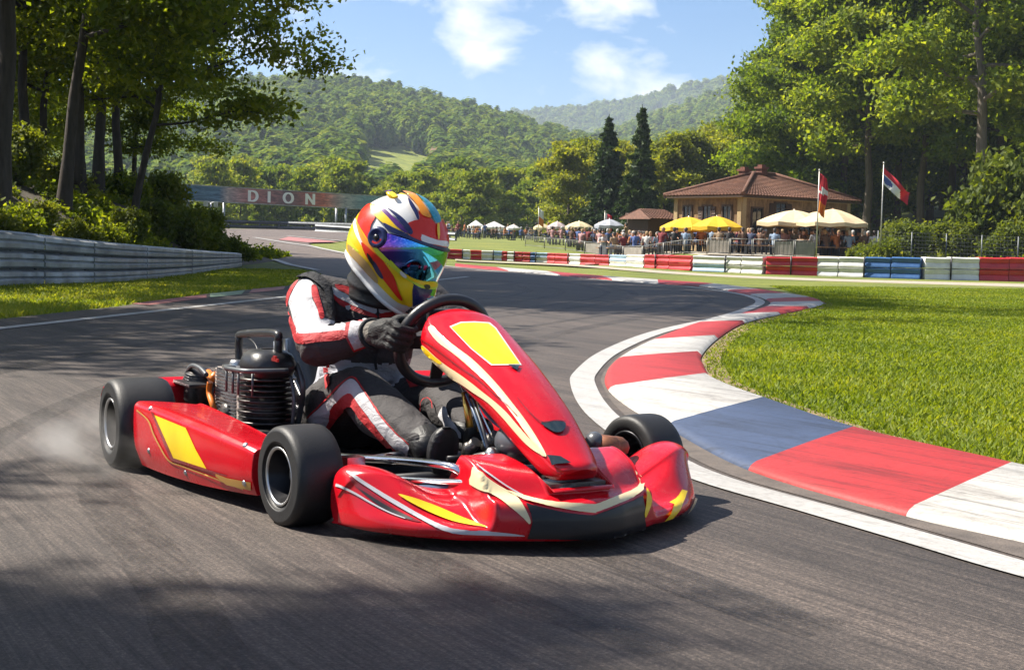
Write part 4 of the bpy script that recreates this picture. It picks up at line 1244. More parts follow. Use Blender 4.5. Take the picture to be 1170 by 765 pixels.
def forest(name, rows, cols, nt, n, seed, smin, smax, tmin=0.02):
    g = np.random.default_rng(seed)
    P = []; S = []
    ni = len(rows) - 1; nj = len(cols) - 1
    while len(P) < n:
        # even over the area: further rows are wider
        a = g.uniform(tmin, 1.06) * nt; b = g.uniform(0, nj)
        i, j = int(a), min(int(b), nj - 1); fa, fb = a - i, b - j
        if i >= ni: continue
        p = rows[i][j].lerp(rows[i][j + 1], fb).lerp(rows[i + 1][j].lerp(rows[i + 1][j + 1], fb), fa)
        if g.uniform() > p.y / rows[nt][0].y: continue
        q = topx((p.x, p.y, p.z + 2))
        if name == 'hill_forest' and in_poly(q, MEADOW): continue
        q = topx((p.x, p.y, p.z + 8))
        if name == 'hill_forest' and in_poly(q, MEADOW): continue
        P.append(tuple(p)); S.append(g.uniform(smin, smax))
    me = bpy.data.meshes.new(name); me.from_pydata(P, [], [])
    for an, tp, val in (('size', 'FLOAT', S), ('turn', 'FLOAT', list(g.uniform(0, 6.28, n))), ('kind', 'INT', [int(x) for x in g.integers(0, 5, n)])):
        at_ = me.attributes.new(an, tp, 'POINT'); at_.data.foreach_set('value', val)
    o = link_mesh(name, me); tag(o, kind='stuff')
    ng = bpy.data.node_groups.new(name, 'GeometryNodeTree')
    ng.interface.new_socket('Geometry', in_out='INPUT', socket_type='NodeSocketGeometry'); ng.interface.new_socket('Geometry', in_out='OUTPUT', socket_type='NodeSocketGeometry')
    gi, go = ng.nodes.new('NodeGroupInput'), ng.nodes.new('NodeGroupOutput')
    ip = ng.nodes.new('GeometryNodeInstanceOnPoints'); ci = ng.nodes.new('GeometryNodeCollectionInfo')
    ci.inputs['Collection'].default_value = cl_col; ci.inputs['Separate Children'].default_value = True; ci.inputs['Reset Children'].default_value = True
    ip.inputs['Pick Instance'].default_value = True
    def attr(nm, typ):
        a = ng.nodes.new('GeometryNodeInputNamedAttribute'); a.data_type = typ; a.inputs['Name'].default_value = nm; return a.outputs['Attribute']
    sx = ng.nodes.new('ShaderNodeCombineXYZ'); ng.links.new(attr('turn', 'FLOAT'), sx.inputs[2])
    ng.links.new(gi.outputs[0], ip.inputs['Points']); ng.links.new(ci.outputs[0], ip.inputs['Instance'])
    ng.links.new(attr('kind', 'INT'), ip.inputs['Instance Index']); ng.links.new(sx.outputs[0], ip.inputs['Rotation']); ng.links.new(attr('size', 'FLOAT'), ip.inputs['Scale'])
    ng.links.new(ip.outputs[0], go.inputs[0])
    mod = o.modifiers.new('woods', 'NODES'); mod.node_group = ng
h1 = hill('hill', [(-200, 150), (0, 140), (120, 118), (220, 106), (275, 97), (330, 92), (400, 97), (470, 111), (540, 129), (600, 147), (650, 160), (700, 172), (780, 190), (900, 215)], 640, 262, 3.0, 1.2, 1., 9.)
forest('hill_forest', *h1, 8500, 1, .5, 1.35)
h3 = hill('hill', [(480, 200), (600, 185), (640, 172), (690, 161), (760, 135), (830, 110), (880, 96), (960, 84), (1100, 84), (1300, 110)], 1050, 380, 8, 1.2, 5., 16.)
forest('hill_forest_right', *h3, 7000, 2, .8, 2.0, .1)
h2 = hill('hill', [(380, 150), (540, 140), (600, 135), (660, 131), (720, 121), (780, 104), (830, 95), (880, 87), (960, 80), (1100, 90)], 1900, 1200, 30, 1.2, 9., 20.)
forest('hill_forest_rear', *h2, 6000, 3, 1.6, 2.6, .3)
# small house on the hillside
def farm():
    b = None
    r = ray(508, 190)
    for t in np.arange(262, 640, 1.):
        p = EYE + r * t
        # height of the hill there
        u = p.x / p.y; px = 508; f = (p.y - 262) / (640 - 262); zc = CAMH + ray(px, lerp_tab([(470, 111), (540, 129)], px)).z / ray(px, 111).y * 640 - 5
        if p.z < 3 + (zc - 3) * f ** 1.15: b = p; break
    if b is None: return
    root = empty('farmhouse', b, .5, 'tiny farmhouse with brown roof on the wooded slope', 'building')
    w = MB(); w.box((0, 0, 1.5), (8, 5, 4)); w.build('wall', M['stone'], root)
    f = MB(); f.add([(-4.4, -2.9, 3.4), (4.4, -2.9, 3.4), (4.4, 0, 5.6), (-4.4, 0, 5.6), (4.4, 2.9, 3.4), (-4.4, 2.9, 3.4)], [(0, 1, 2, 3), (3, 2, 4, 5), (0, 3, 5), (1, 4, 2)]); f.build('roof', M['tiles'], root)
farm()

# ------------------------------------------------------------------ short grass
def lawn(name, poly_px, n, seed, ymax, blade, mat):
    g = np.random.default_rng(seed)
    P = [hit(*p) for p in poly_px]; poly = [(p.x, p.y) for p in P]
    x0, x1 = min(p[0] for p in poly), max(p[0] for p in poly); y0, y1 = min(p[1] for p in poly), min(ymax, max(p[1] for p in poly))
    C = []
    while len(C) < n:
        # more blades near the camera
        y = y0 + (y1 - y0) * g.uniform() ** 2.1; x = g.uniform(x0, x1)
        if abs(x) > y * .56 + .6: continue
        if not in_poly((x, y), poly): continue
        k = noise.noise((x * 1.1, y * 1.1, 0))
        C.append((x, y, hz(x, y), blade * (1 + .5 * k) * g.uniform(.5, 1.3)))
    C = np.array(C); n = len(C)
    a = g.uniform(0, 6.28, n); w = .004 + .0006 * C[:, 1]; h = C[:, 3]
    dx, dy = np.cos(a) * w, np.sin(a) * w
    lx, ly = g.normal(size=n) * h * .5, g.normal(size=n) * h * .5
    B = C[:, :3]
    z = np.zeros(n)
    V = np.stack([B + np.stack([-dx, -dy, z], 1), B + np.stack([dx, dy, z], 1), B + np.stack([dx * .6 + lx * .4, dy * .6 + ly * .4, h * .6], 1), B + np.stack([lx, ly, h], 1)], 1).reshape(-1, 3)
    i = np.arange(n) * 4
    o = link_mesh(name, np_mesh(name, V, np.stack([i, i + 1, i + 2, i + 3], 1), [mat]))
    tag(o, kind='stuff')
M['blade'] = leaf_mat('grass_blades', (.085, .13, .010, 1), (.165, .21, .016, 1), (.30, .29, .05, 1), .4)
gp = [(1700, 760), (1167, 541), (981, 497), (876, 461), (836, 447), (814, 434), (806, 421), (804, 410), (823, 389), (853, 371), (895, 361), (927, 354), (944, 348), (930, 340), (905, 334), (880, 327), (1200, 331), (1800, 350)]
lawn('infield_grass', gp, 260000, 21, 40, .026, M['blade'])
lawn('verge_grass', [(-60, 372), (0, 364), (136, 349.5), (238, 335), (328, 326), (366, 315), (315, 300), (274, 306), (203, 316), (0, 328), (-60, 332)], 36000, 22, 34, .045, M['blade'])
# ------------------------------------------------------------------ bodies: chains of balls fused into one skin
def fuse(chains, voxel, smooth_it=6, mats=None, subdiv=0):
    """chains: list of (material index, [(point, radius), ...]); balls are strung along, fused by voxel remesh, material taken from the nearest chain"""
    bm = bmesh.new(); cs = []; rs = []; ms = []
    for mi, ch in chains:
        pr = None
        for p, r in ch:
            p = Vector(p)
            seq = [(p, r)]
            if pr is not None:
                L = (p - pr[0]).length; n = max(1, int(L / (min(r, pr[1]) * .35)))
                seq = [(pr[0].lerp(p, (k + 1) / n), pr[1] + (r - pr[1]) * (k + 1) / n) for k in range(n)]
            for q, rr in seq:
                bmesh.ops.create_icosphere(bm, subdivisions=2 if rr > .03 or voxel > .01 else 2, radius=rr, matrix=Matrix.Translation(q))
                cs.append(tuple(q)); rs.append(rr); ms.append(mi)
            pr = (p, r)
    me = bpy.data.meshes.new('tmp'); bm.to_mesh(me); bm.free()
    o = bpy.data.objects.new('tmp', me); COL.objects.link(o)
    rm = o.modifiers.new('r', 'REMESH'); rm.mode = 'VOXEL'; rm.voxel_size = voxel; rm.adaptivity = 0
    if smooth_it:
        sm = o.modifiers.new('s', 'SMOOTH'); sm.iterations = smooth_it; sm.factor = .5
    dg = bpy.context.evaluated_depsgraph_get()
    out = bpy.data.meshes.new_from_object(o.evaluated_get(dg), depsgraph=dg)
    bpy.data.objects.remove(o); bpy.data.meshes.remove(me)
    n = len(out.polygons)
    cen = np.empty(n * 3, dtype=np.float32); out.polygons.foreach_get('center', cen); cen = cen.reshape(-1, 3)
    C, Rr, Mi = np.array(cs), np.array(rs), np.array(ms)
    idx = np.empty(n, dtype=np.int32)
    for s in range(0, n, 4000):
        d = np.linalg.norm(cen[s:s + 4000, None, :] - C[None], axis=2) - Rr[None]
        idx[s:s + 4000] = Mi[d.argmin(1)]
    if mats:
        out.materials.clear()
        for m in mats: out.materials.append(m)
    out.polygons.foreach_set('material_index', idx if mats and len(mats) > 1 else np.zeros(n, dtype=np.int32))
    out.polygons.foreach_set('use_smooth', np.ones(n, dtype=bool))
    out.update()
    return out

# ------------------------------------------------------------------ spectators
def obj_colour(name, rough=.85):
    m = NT(name); oi = m.t.nodes.new('ShaderNodeObjectInfo'); nz = m.noise(12, 4, .6, m.coord())
    sh = m.ramp(nz.outputs['Fac'], [(.3, (.75, .75, .75, 1)), (.7, (1.1, 1.1, 1.1, 1))])
    m.l(m.mix(1., oi.outputs['Color'], sh.outputs[0], 'MULTIPLY'), m.bsdf.inputs['Base Color']); m.set(Roughness=rough); return m.mat
M['shirt'] = obj_colour('shirt_cloth'); M['skin'] = simple('skin', (.46, .25, .165), .55, var=.08)
M['hair_dark'] = simple('hair_dark', (.022, .014, .009), .6); M['hair_fair'] = simple('hair_fair', (.30, .19, .085), .6); M['hair_grey'] = simple('hair_grey', (.38, .37, .35), .6)
M['jeans'] = simple('trousers_dark', (.035, .042, .065), .85); M['shoe'] = simple('shoe_dark', (.02, .018, .016), .6)
def spectator(pose, hair, seed):
    g = random.Random(seed)
    j = lambda a=.03: g.uniform(-a, a)
    if pose == 'stand':
        hip, ch, nk, hd = Vector((0, 0, .92)), Vector((.01, 0, 1.25)), Vector((0, 0, 1.46)), Vector((.03, 0, 1.60))
        legs = [[((0, s * .09, .90), .095), ((.02 + j(), s * .10, .50), .065), ((-.01, s * .11, .09), .045)] for s in (-1, 1)]
        feet = [[((-.02, s * .11, .05), .045), ((.14, s * .12, .035), .035)] for s in (-1, 1)]
        arms = [[((0, s * .19, 1.40), .055), ((-.03, s * .25, 1.13), .043)] for s in (-1, 1)]
        fore = [[((-.03, s * .25, 1.13), .04), ((.14 + j(.1), s * .2, 1.0 + j(.1)), .03), ((.20 + j(.1), s * .17, 1.0 + j(.1)), .035)] for s in (-1, 1)]
    else:
        l = .16 if pose == 'lean' else .02
        hip, ch, nk, hd = Vector((0, 0, .54)), Vector((l * .6, 0, .83)), Vector((l, 0, 1.05)), Vector((l + .05, 0, 1.19))
        legs = [[((0, s * .09, .53), .095), ((.42, s * .12, .52), .07), ((.40 + j(), s * .12, .10), .045)] for s in (-1, 1)]
        feet = [[((.39, s * .12, .05), .045), ((.55, s * .13, .035), .035)] for s in (-1, 1)]
        arms = [[((l * .9, s * .19, .99), .055), ((l + .08, s * .25, .74), .043)] for s in (-1, 1)]
        fore = [[((l + .08, s * .25, .74), .04), ((l + .30, s * .17, .80 + j(.02)), .03), ((l + .37, s * .13, .82), .035)] for s in (-1, 1)]
    C = [(0, [(hip, .135), (hip.lerp(ch, .5), .125), (ch, .15), (ch.lerp(nk, .6), .12)])]
    C += [(0, [(ch + Vector((0, s * .08, .1)), .09), (arms[0 if s < 0 else 1][0][0], .06)]) for s in (-1, 1)]
    C += [(1, [(nk, .055), (hd - Vector((0, 0, .04)), .06)]), (1, [(hd, .093), (hd + Vector((.02, 0, -.055)), .07)]), (1, [(hd + Vector((.09, 0, -.02)), .018)])]
    C += [(2, [(hd + Vector((-.03, 0, .04)), .095), (hd + Vector((.02, 0, .06)), .085)]), (2, [(hd + Vector((-.06, 0, -.02)), .075)])]
    C += [(3, x) for x in legs] + [(0, x) for x in arms] + [(1, x) for x in fore] + [(4, x) for x in feet]
    return fuse(C, .024, 3, [M['shirt'], M['skin'], M[hair], M['jeans'], M['shoe']])
people = [spectator('sit', 'hair_dark', 1), spectator('lean', 'hair_fair', 2), spectator('lean', 'hair_dark', 3), spectator('sit', 'hair_grey', 4), spectator('stand', 'hair_dark', 5), spectator('stand', 'hair_fair', 6)]
pdesc = [('sitting', 'dark hair'), ('leaning', 'fair hair'), ('leaning', 'dark hair'), ('sitting', 'grey hair'), ('standing', 'dark hair'), ('standing', 'fair hair')]
shirts = [('white', (.70, .69, .66)), ('dark red', (.22, .025, .03)), ('navy', (.03, .045, .10)), ('black', (.02, .02, .022)), ('pale blue', (.28, .38, .52)), ('brown', (.16, .085, .05)), ('orange', (.55, .18, .05)), ('grey', (.26, .26, .27)), ('pink', (.55, .30, .30)), ('blue', (.08, .14, .36)), ('tan', (.38, .26, .15))]

# tables with benches on the terrace
M['table'] = simple('table_wood', (.26, .15, .075), .65, var=.3, scale=10)
tb = MB(); tb.box((0, 0, .74), (1.7, .62, .04)); tb_top = tb.build('tabletop', M['table'])
lg = MB(); lg.box((0, 0, .36), (.06, .5, .72)); tb_leg = lg.build('trestle', M['steel_dark'])
bn = MB(); bn.box((0, 0, .43), (1.7, .28, .04)); bn_seat = bn.build('seat', M['table'])
bl = MB(); bl.box((0, 0, .205), (.05, .24, .41))
bn_leg = bl.build('bench_frame', M['steel_dark'])
meshes = {k: o.data for k, o in (('tabletop', tb_top), ('trestle', tb_leg), ('seat', bn_seat), ('bench_frame', bn_leg))}
for o in (tb_top, tb_leg, bn_seat, bn_leg): bpy.data.objects.remove(o)
terr = [(770, 63.5, 'under the left yellow umbrella'), (800, 66, 'between the yellow umbrellas'), (834, 63, 'under the right yellow umbrella'), (872, 62.5, 'left of the cream parasols'), (905, 64.5, 'below the left cream parasol'), (934, 62, 'beside the left flagpole'), (966, 64, 'below the right cream parasol'), (738, 67, 'left of the yellow umbrellas'),
        (716, 74, 'in front of the annex'), (694, 80, 'below the grey sunshade'), (664, 86, 'below the straw coloured sunshade'), (640, 92, 'below the pink sunshade'), (784, 68.5, 'behind the left yellow umbrella'), (850, 66.5, 'at the house corner'), (890, 68, 'behind the left cream parasol'), (920, 70, 'behind the middle cream parasol'), (956, 68.5, 'behind the right cream parasol'), (982, 62, 'at the right end of the terrace'), (728, 71, 'beside the annex'), (706, 69, 'in front of the conifers'), (676, 76, 'between the grey and straw sunshades')]
cnt = {}
g_ = random.Random(4)
names_used = {}
def person(px, y, v, ci, rz, where, dy=0., loc=None):
    p = loc or at(px, y)
    cn_, cc = shirts[ci]; po, hr = pdesc[v]
    verb = po
    lab = f'person in {cn_} top with {hr}, {verb} {where}'
    root = empty('person', p, rz, lab, 'person', 'spectators at the tables')
    b = link_mesh('body', people[v], root); b.color = (*[k * .72 for k in cc], 1); root.scale = (.93, .93, .93 if v < 4 else .9)
used = set()
for ti, (px, y, where) in enumerate(terr):
    b = at(px, y); a = g_.uniform(-.35, .35)
    t = empty('table', b, a, 'wooden terrace table ' + where, 'table', 'terrace tables')
    link_mesh('tabletop', meshes['tabletop'], t); f1_ = link_mesh('trestle', meshes['trestle'], t); f1_.location.x = .7; f2_ = link_mesh('trestle', meshes['trestle'], t); f2_.location.x = -.7
    for s in (-1, 1):
        q = b + Vector((-math.sin(a) * .68 * s, math.cos(a) * .68 * s, 0))
        bb = empty('bench', q, a, f'wooden bench {where}, on the {"far" if s > 0 else "near"} side of its table', 'bench', 'terrace benches')
        link_mesh('seat', meshes['seat'], bb); f1_ = link_mesh('bench_frame', meshes['bench_frame'], bb); f1_.location.x = .65; f2_ = link_mesh('bench_frame', meshes['bench_frame'], bb); f2_.location.x = -.65
        for k in range(3):
            if g_.random() < .08: continue
            x = (k - 1) * .52 + g_.uniform(-.06, .06)
            loc = q + Vector((math.cos(a) * x, math.sin(a) * x, -.02))
            for _ in range(40):
                v = g_.choice([0, 1, 2, 3]); ci = g_.randrange(len(shirts))
                if (v, ci, ti) not in used: break
            used.add((v, ci, ti))
            person(0, 0, v, ci, a + (-math.pi / 2 if s > 0 else math.pi / 2) + g_.uniform(-.4, .4), where, loc=loc)
# a few on their feet
for i, (px, y, v, ci, w) in enumerate([(612, 112, 4, 3, 'beside the small straw sunshade'), (626, 104, 5, 8, 'between two small sunshades'), (650, 100, 4, 0, 'behind the pink sunshade'), (684, 92, 5, 4, 'behind the grey sunshade'), (715, 84, 4, 10, 'behind the tables by the conifers')]):
    person(px, y, v, ci, g_.uniform(0, 6), w)
# the far crowd beside the helmet
for i in range(54):
    px = 503 + i * 2.2 + g_.uniform(-2, 2); y = g_.uniform(125, 165)
    w = 'in the far crowd beside the helmet' if px < 540 else 'in the far crowd below the tents' if px < 580 else 'far off below the white sunshade'
    for _ in range(200):
        v = g_.choice([0, 1, 2, 3, 4, 5, 0, 3]); ci = g_.randrange(len(shirts))
        if (v, ci, w) not in used: break
    used.add((v, ci, w))
    person(px, y, v, ci, g_.uniform(0, 6), w)
# ------------------------------------------------------------------ the kart
KANG, KPOS = R(30), Vector((-.62, 4.75, 0))
kart = empty('go_kart', KPOS, KANG - R(90), 'red racing go kart with yellow and cream markings cornering beside the kerb', 'go kart')
KM = Matrix.Translation(KPOS) @ Matrix.Rotation(KANG - R(90), 4, 'Z')
KMI = KM.inverted()
def K(px, py, ax, val):
    """kart-frame point seen at a picture place on the plane ax=val"""
    a = KMI @ EYE; d = (KMI.to_3x3() @ ray(px, py)); i = 'xyz'.index(ax)
    return a + d * ((val - a[i]) / d[i])

def paint(name, c, rough=.22, coat=.7, spec=.35):
    m = NT(name); co = m.coord()
    a = m.noise(7, 6, .65, co); b = m.noise(160, 3, .6, co)
    rp = m.ramp(a.outputs['Fac'], [(.28, tuple(x * .84 for x in c) + (1,)), (.7, (*c, 1))])
    m.l(rp.outputs[0], m.bsdf.inputs['Base Color'])
    rr = m.ramp(a.outputs['Fac'], [(.3, (rough * 1.7,) * 3 + (1,)), (.65, (rough,) * 3 + (1,))])
    m.l(rr.outputs[0], m.bsdf.inputs['Roughness'])
    m.set(Coat_Weight=coat, Coat_Roughness=.06, Specular_IOR_Level=spec)
    w = m.noise(11, 2, .5, co); m.bump(w.outputs['Fac'], .06, .006)
    return m.mat
M['red'] = paint('red_bodywork', (.50, .004, .012), .2, .28); M['reddk'] = paint('dark_red_bodywork', (.22, .006, .010)); M['yel'] = paint('yellow_sticker', (.84, .56, .008), .35, .25)
M['cream'] = paint('cream_sticker', (.70, .58, .34), .3, .4); M['silver'] = paint('silver_sticker', (.46, .45, .47), .3, .4); M['gold'] = paint('gold_sticker', (.52, .27, .05), .3, .4)
M['blackp'] = paint('black_sticker', (.010, .010, .012), .35, .15); M['whitep'] = paint('white_sticker', (.72, .70, .66), .3, .4); M['navyp'] = paint('dark_emblem', (.010, .022, .028), .15, .6)
def rubber():
    m = NT('tyre_rubber'); co = m.coord()
    a = m.noise(9, 6, .7, co); b = m.noise(220, 3, .6, co)
    rp = m.ramp(a.outputs['Fac'], [(.3, (.006, .006, .0065, 1)), (.6, (.011, .0105, .0105, 1)), (.8, (.030, .027, .024, 1))])
    m.l(rp.outputs[0], m.bsdf.inputs['Base Color']); m.set(Roughness=.55); m.bump(b.outputs['Fac'], .35, .002); return m.mat
M['rubber'] = rubber()
M['rim'] = simple('rim_alloy', (.022, .022, .025), .35, .7); M['rimlip'] = simple('rim_lip', (.42, .42, .42), .34, 1.); M['chrome'] = simple('chromed_tube', (.60, .61, .64), .16, 1., var=.2, scale=8)
M['brass'] = simple('brass_hub', (.62, .40, .10), .3, 1.); M['plastic'] = simple('black_plastic', (.016, .016, .018), .38, var=.25, bump=.1); M['engine'] = simple('engine_cast', (.10, .095, .09), .42, .75, var=.35, scale=25, bump=.3)
M['fin'] = simple('cooling_fin', (.055, .050, .048), .4, .8, var=.4, scale=40); M['radiator'] = simple('radiator_core', (.50, .42, .37), .5, .7, var=.45, scale=45, bump=.6, bscale=140); M['orange'] = simple('orange_hose', (.62, .17, .02), .4)
M['bluehose'] = simple('blue_cable', (.05, .09, .16), .35); M['redanod'] = simple('red_anodised', (.45, .02, .02), .3, .8); M['rust'] = simple('brake_rust', (.22, .09, .05), .6, .5, var=.5, scale=30); M['tank'] = simple('grey_tank', (.07, .075, .085), .3)
M['seatm'] = simple('seat_shell', (.016, .016, .018), .3, coat=.3)

# ---- decals: an outline traced over the part, laid on its surface as a thin skin of real paint
def bvh_of(obs):
    V, Fs = [], []
    dg = bpy.context.evaluated_depsgraph_get()
    for o in obs:
        mw = world_of(o)
        b = len(V); me = o.data
        V += [mw @ v.co for v in me.vertices]; Fs += [tuple(i + b for i in p.vertices) for p in me.polygons]
    return BVHTree.FromPolygons(V, Fs)
def world_of(o):
    m = Matrix.LocRotScale(o.location, o.rotation_euler, o.scale)
    return world_of(o.parent) @ m if o.parent else m
class Skin:
    """adds painted markings to one mesh object"""
    def __init__(s, o):
        s.o = o; s.W = world_of(o); s.I = s.W.inverted(); s.bvh = bvh_of([o]); s.n = 0; s.add_v = []; s.add_f = []; s.add_m = []
    def mat(s, m):
        ms = s.o.data.materials
        for i, x in enumerate(ms):
            if x == m: return i
        ms.append(m); return len(ms) - 1
    def put(s, poly, m, step=3., off=None, mirror=False, back=False):
        s.n += 1; off = off or (.0012 + .0005 * s.n)
        pts = [Vector(p) for p in poly]; bd = []
        for a, b in zip(pts, pts[1:] + pts[:1]):
            k = max(1, int((b - a).length / step))
            for i in range(k): bd.append(a.lerp(b, i / k))
        vs = list(bd); xs = [p.x for p in bd]; ys = [p.y for p in bd]
        y = min(ys) + step * .5
        P2 = [(p.x, p.y) for p in bd]
        while y < max(ys):
            x = min(xs) + step * .5
            while x < max(xs):
                if in_poly((x, y), P2): vs.append(Vector((x, y)))
                x += step
            y += step
        nb = len(bd)
        r = delaunay_2d_cdt(vs, [(i, (i + 1) % nb) for i in range(nb)], [], 1, 1e-4)
        def cast(x, y):
            d = ray(x, y).normalized()
            loc, nr, fi, ds = s.bvh.ray_cast(EYE, d)
            if loc is None: return None
            if nr.dot(d) > 0: nr = -nr
            return (loc + nr * off, (loc - EYE).length)
        H = [cast(v.x, v.y) for v in r[0]]
        good = [i for i, h in enumerate(H) if h is not None]
        for i, h in enumerate(H):
            if h is None and good:
                # the outline runs past the rim of the part: end it on the rim
                v = r[0][i]; k = min(good, key=lambda q: (r[0][q] - v).length)
                if (r[0][k] - v).length > 14: continue
                lo, hi, best = 0., 1., H[k]
                for _ in range(9):
                    f = (lo + hi) / 2; w = r[0][k].lerp(v, f); c = cast(w.x, w.y)
                    if c is None: hi = f
                    else: lo = f; best = c
                H[i] = best
        im = s.mat(m); base = len(s.add_v); mp = {}
        for f in r[2]:
            if any(H[i] is None for i in f): continue
            ds = [H[i][1] for i in f]
            if max(ds) - min(ds) > .08: continue
            idx = []
            for i in f:
                if i not in mp: mp[i] = len(s.add_v); s.add_v.append(s.I @ H[i][0])
                idx.append(mp[i])
            a, b, c = (s.add_v[i] for i in idx[:3])
            nn = (s.W.to_3x3() @ (b - a).cross(c - a))
            if nn.dot(EYE - s.W @ a) < 0: idx = idx[::-1]
            s.add_f.append(tuple(idx)); s.add_m.append(im)
            if mirror:
                j = []
                for i in idx:
                    p = s.add_v[i].copy(); p.y = -p.y; j.append(len(s.add_v)); s.add_v.append(p)
                s.add_f.append(tuple(j[::-1])); s.add_m.append(im)
        return s
    def line(s, pts, w, m, **k):
        P = curve([Vector((p[0], p[1], 0)) for p in pts], 4 * len(pts)); L, Rr = [], []
        for i, p in enumerate(P):
            t = (P[min(i + 1, len(P) - 1)] - P[max(i - 1, 0)]).normalized(); n = Vector((-t.y, t.x, 0))
            ww = (w(i / (len(P) - 1)) if callable(w) else w) / 2
            L.append((p + n * ww).xy); Rr.append((p - n * ww).xy)
        return s.put([tuple(x) for x in L + Rr[::-1]], m, **k)
    def done(s):
        bm = bmesh.new(); bm.from_mesh(s.o.data)
        vs = [bm.verts.new(v) for v in s.add_v]
        for f, m in zip(s.add_f, s.add_m):
            try:
                fc = bm.faces.new([vs[i] for i in f]); fc.material_index = m; fc.smooth = True
            except ValueError: pass
        bm.to_mesh(s.o.data); bm.free(); s.o.data.update()
def C_(ox, oy, sc, pts): return [(ox + x / sc, oy + y / sc) for x, y in pts]

def spline_poly(P, n=4):
    P = [Vector((p[0], p[1], 0)) for p in P]; Q = P + P[:1]
    out = []
    for i in range(len(P)):
        a, b, c, d = P[i - 1], P[i], P[(i + 1) % len(P)], P[(i + 2) % len(P)]
        for k in range(n):
            f = k / n
            v = (b * 2 + (c - a) * f + (a * 2 - b * 5 + c * 4 - d) * f * f + (b * 3 - a - c * 3 + d) * f ** 3) * .5
            out.append((v.x, v.y))
    return out

# ---- wheels
def wheel(c, rad, width, out, steer=0., gold=False, rimr=.070):
    """out: +1 left side, -1 right side"""
    root = bpy.data.objects.new('wheel', None); COL.objects.link(root); root.parent = kart; root.location = c; root.rotation_euler = (0, 0, steer)
    ax = Vector((0, out, 0)); h = width / 2
    t = MB()
    r = rad; ri = rimr + .006
    prof = [(ri, -h * .86), (ri + .010, -h * .97), (r * .72, -h * 1.0), (r * .88, -h * .985), (r * .94, -h * .93), (r * .978, -h * .83), (r * .996, -h * .62), (r, -h * .3), (r, 0), (r, h * .3), (r * .996, h * .62), (r * .978, h * .83), (r * .94, h * .93), (r * .90, h * .975), (r * .885, h * .985), (r * .87, h * .985), (r * .72, h * 1.0), (r * .70, h * 1.004), (r * .66, h * 1.0), (ri + .012, h * .97), (ri, h * .86)]
    t.lathe(prof, (0, 0, 0), ax, 56); t.build('tyre', M['rubber'], root)
    g = MB()
    g.lathe([(rimr + .006, h * .92), (rimr + .006, h * .94), (rimr + .003, h * .945), (rimr - .001, h * .92), (rimr - .002, h * .88)], (0, 0, 0), ax, 48, 1)
    g.lathe([(rimr - .002, h * .88), (rimr - .012, h * .35), (rimr - .020, h * .1), (rimr - .022, -h * .3), (.030, -h * .34), (.028, -h * .1), (.0, -h * .1)], (0, 0, 0), ax, 48, 0)
    g.lathe([(rimr + .007, -h * .90), (rimr + .008, -h * .935), (rimr + .003, -h * .94), (rimr - .003, -h * .90), (rimr - .010, -h * .5), (rimr - .022, -h * .3)], (0, 0, 0), ax, 48, 0)
    g.build('rim', [M['rim'], M['rimlip']], root)
    hb = MB()
    hb.lathe([(0, h * .35), (.018, h * .35), (.022, h * .3), (.022, -h * .3)], (0, 0, 0), ax, 20)
    for k in range(3 if not gold else 6):
        a = 2 * math.pi * k / (3 if not gold else 6) + .4; p = Vector((math.cos(a) * .036, 0, math.sin(a) * .036))
        hb.tube([p + ax * (-h * .3), p + ax * (-h * .05)], .006, 6)
    if gold:
        hb.lathe([(.020, h * .25), (.046, h * .2), (.050, h * .05), (.046, -h * .25)], (0, 0, 0), ax, 24)
        for k in range(3):
            a = k * 2.1 + 1.; p = Vector((math.cos(a) * .042, 0, math.sin(a) * .042)); hb.ball(p + ax * (h * .22), (.012, .012, .012), 8)
    hb.build('hub', M['brass'] if gold else M['rimlip'], root)
    return root
RR = wheel((0, -.65, .1425), .1425, .185, -1, 0, True, .074)
RL = wheel((0, .65, .1425), .1425, .185, 1, 0, True, .074)
FR = wheel((1.06, -.515, .130), .130, .132, -1, R(5), False, .070)
FL = wheel((1.065, .552, .123), .123, .132, 1, R(9), False, .070)

# ---- frame
def tubes(name, L, mat, parent=kart, n=10):
    mb = MB()
    for pts, r in L: mb.tube(curve(pts, 6 * (len(pts) - 1)) if len(pts) > 2 else pts, r, n)
    return mb.build(name, mat, parent)
tubes('axle', [([(0, -.6, .1425), (0, .6, .1425)], .025)], M['chrome'])
tubes('frame', [([(-.10, -.30, .07), (.3, -.33, .065), (.8, -.28, .065), (1.1, -.24, .07), (1.35, -.19, .08)], .016), ([(-.10, .30, .07), (.3, .33, .065), (.8, .28, .065), (1.1, .24, .07), (1.35, .19, .08)], .016),
               ([(1.35, -.19, .08), (1.35, .19, .08)], .016), ([(1.06, -.36, .10), (1.06, .36, .10)], .016), ([(.55, -.3, .065), (.55, .3, .065)], .015), ([(.0, -.31, .07), (.0, .31, .07)], .015)], M['blackmetal'])
# floor tray
ft = MB(); ft.add([(.42, -.27, .05), (1.36, -.19, .06), (1.36, .19, .06), (.42, .27, .05)], [(0, 1, 2, 3)]); ft.add([(.42, -.27, .045), (1.36, -.19, .055), (1.36, .19, .055), (.42, .27, .045)], [(3, 2, 1, 0)]); ft.build('floor_tray', M['plastic'], kart)
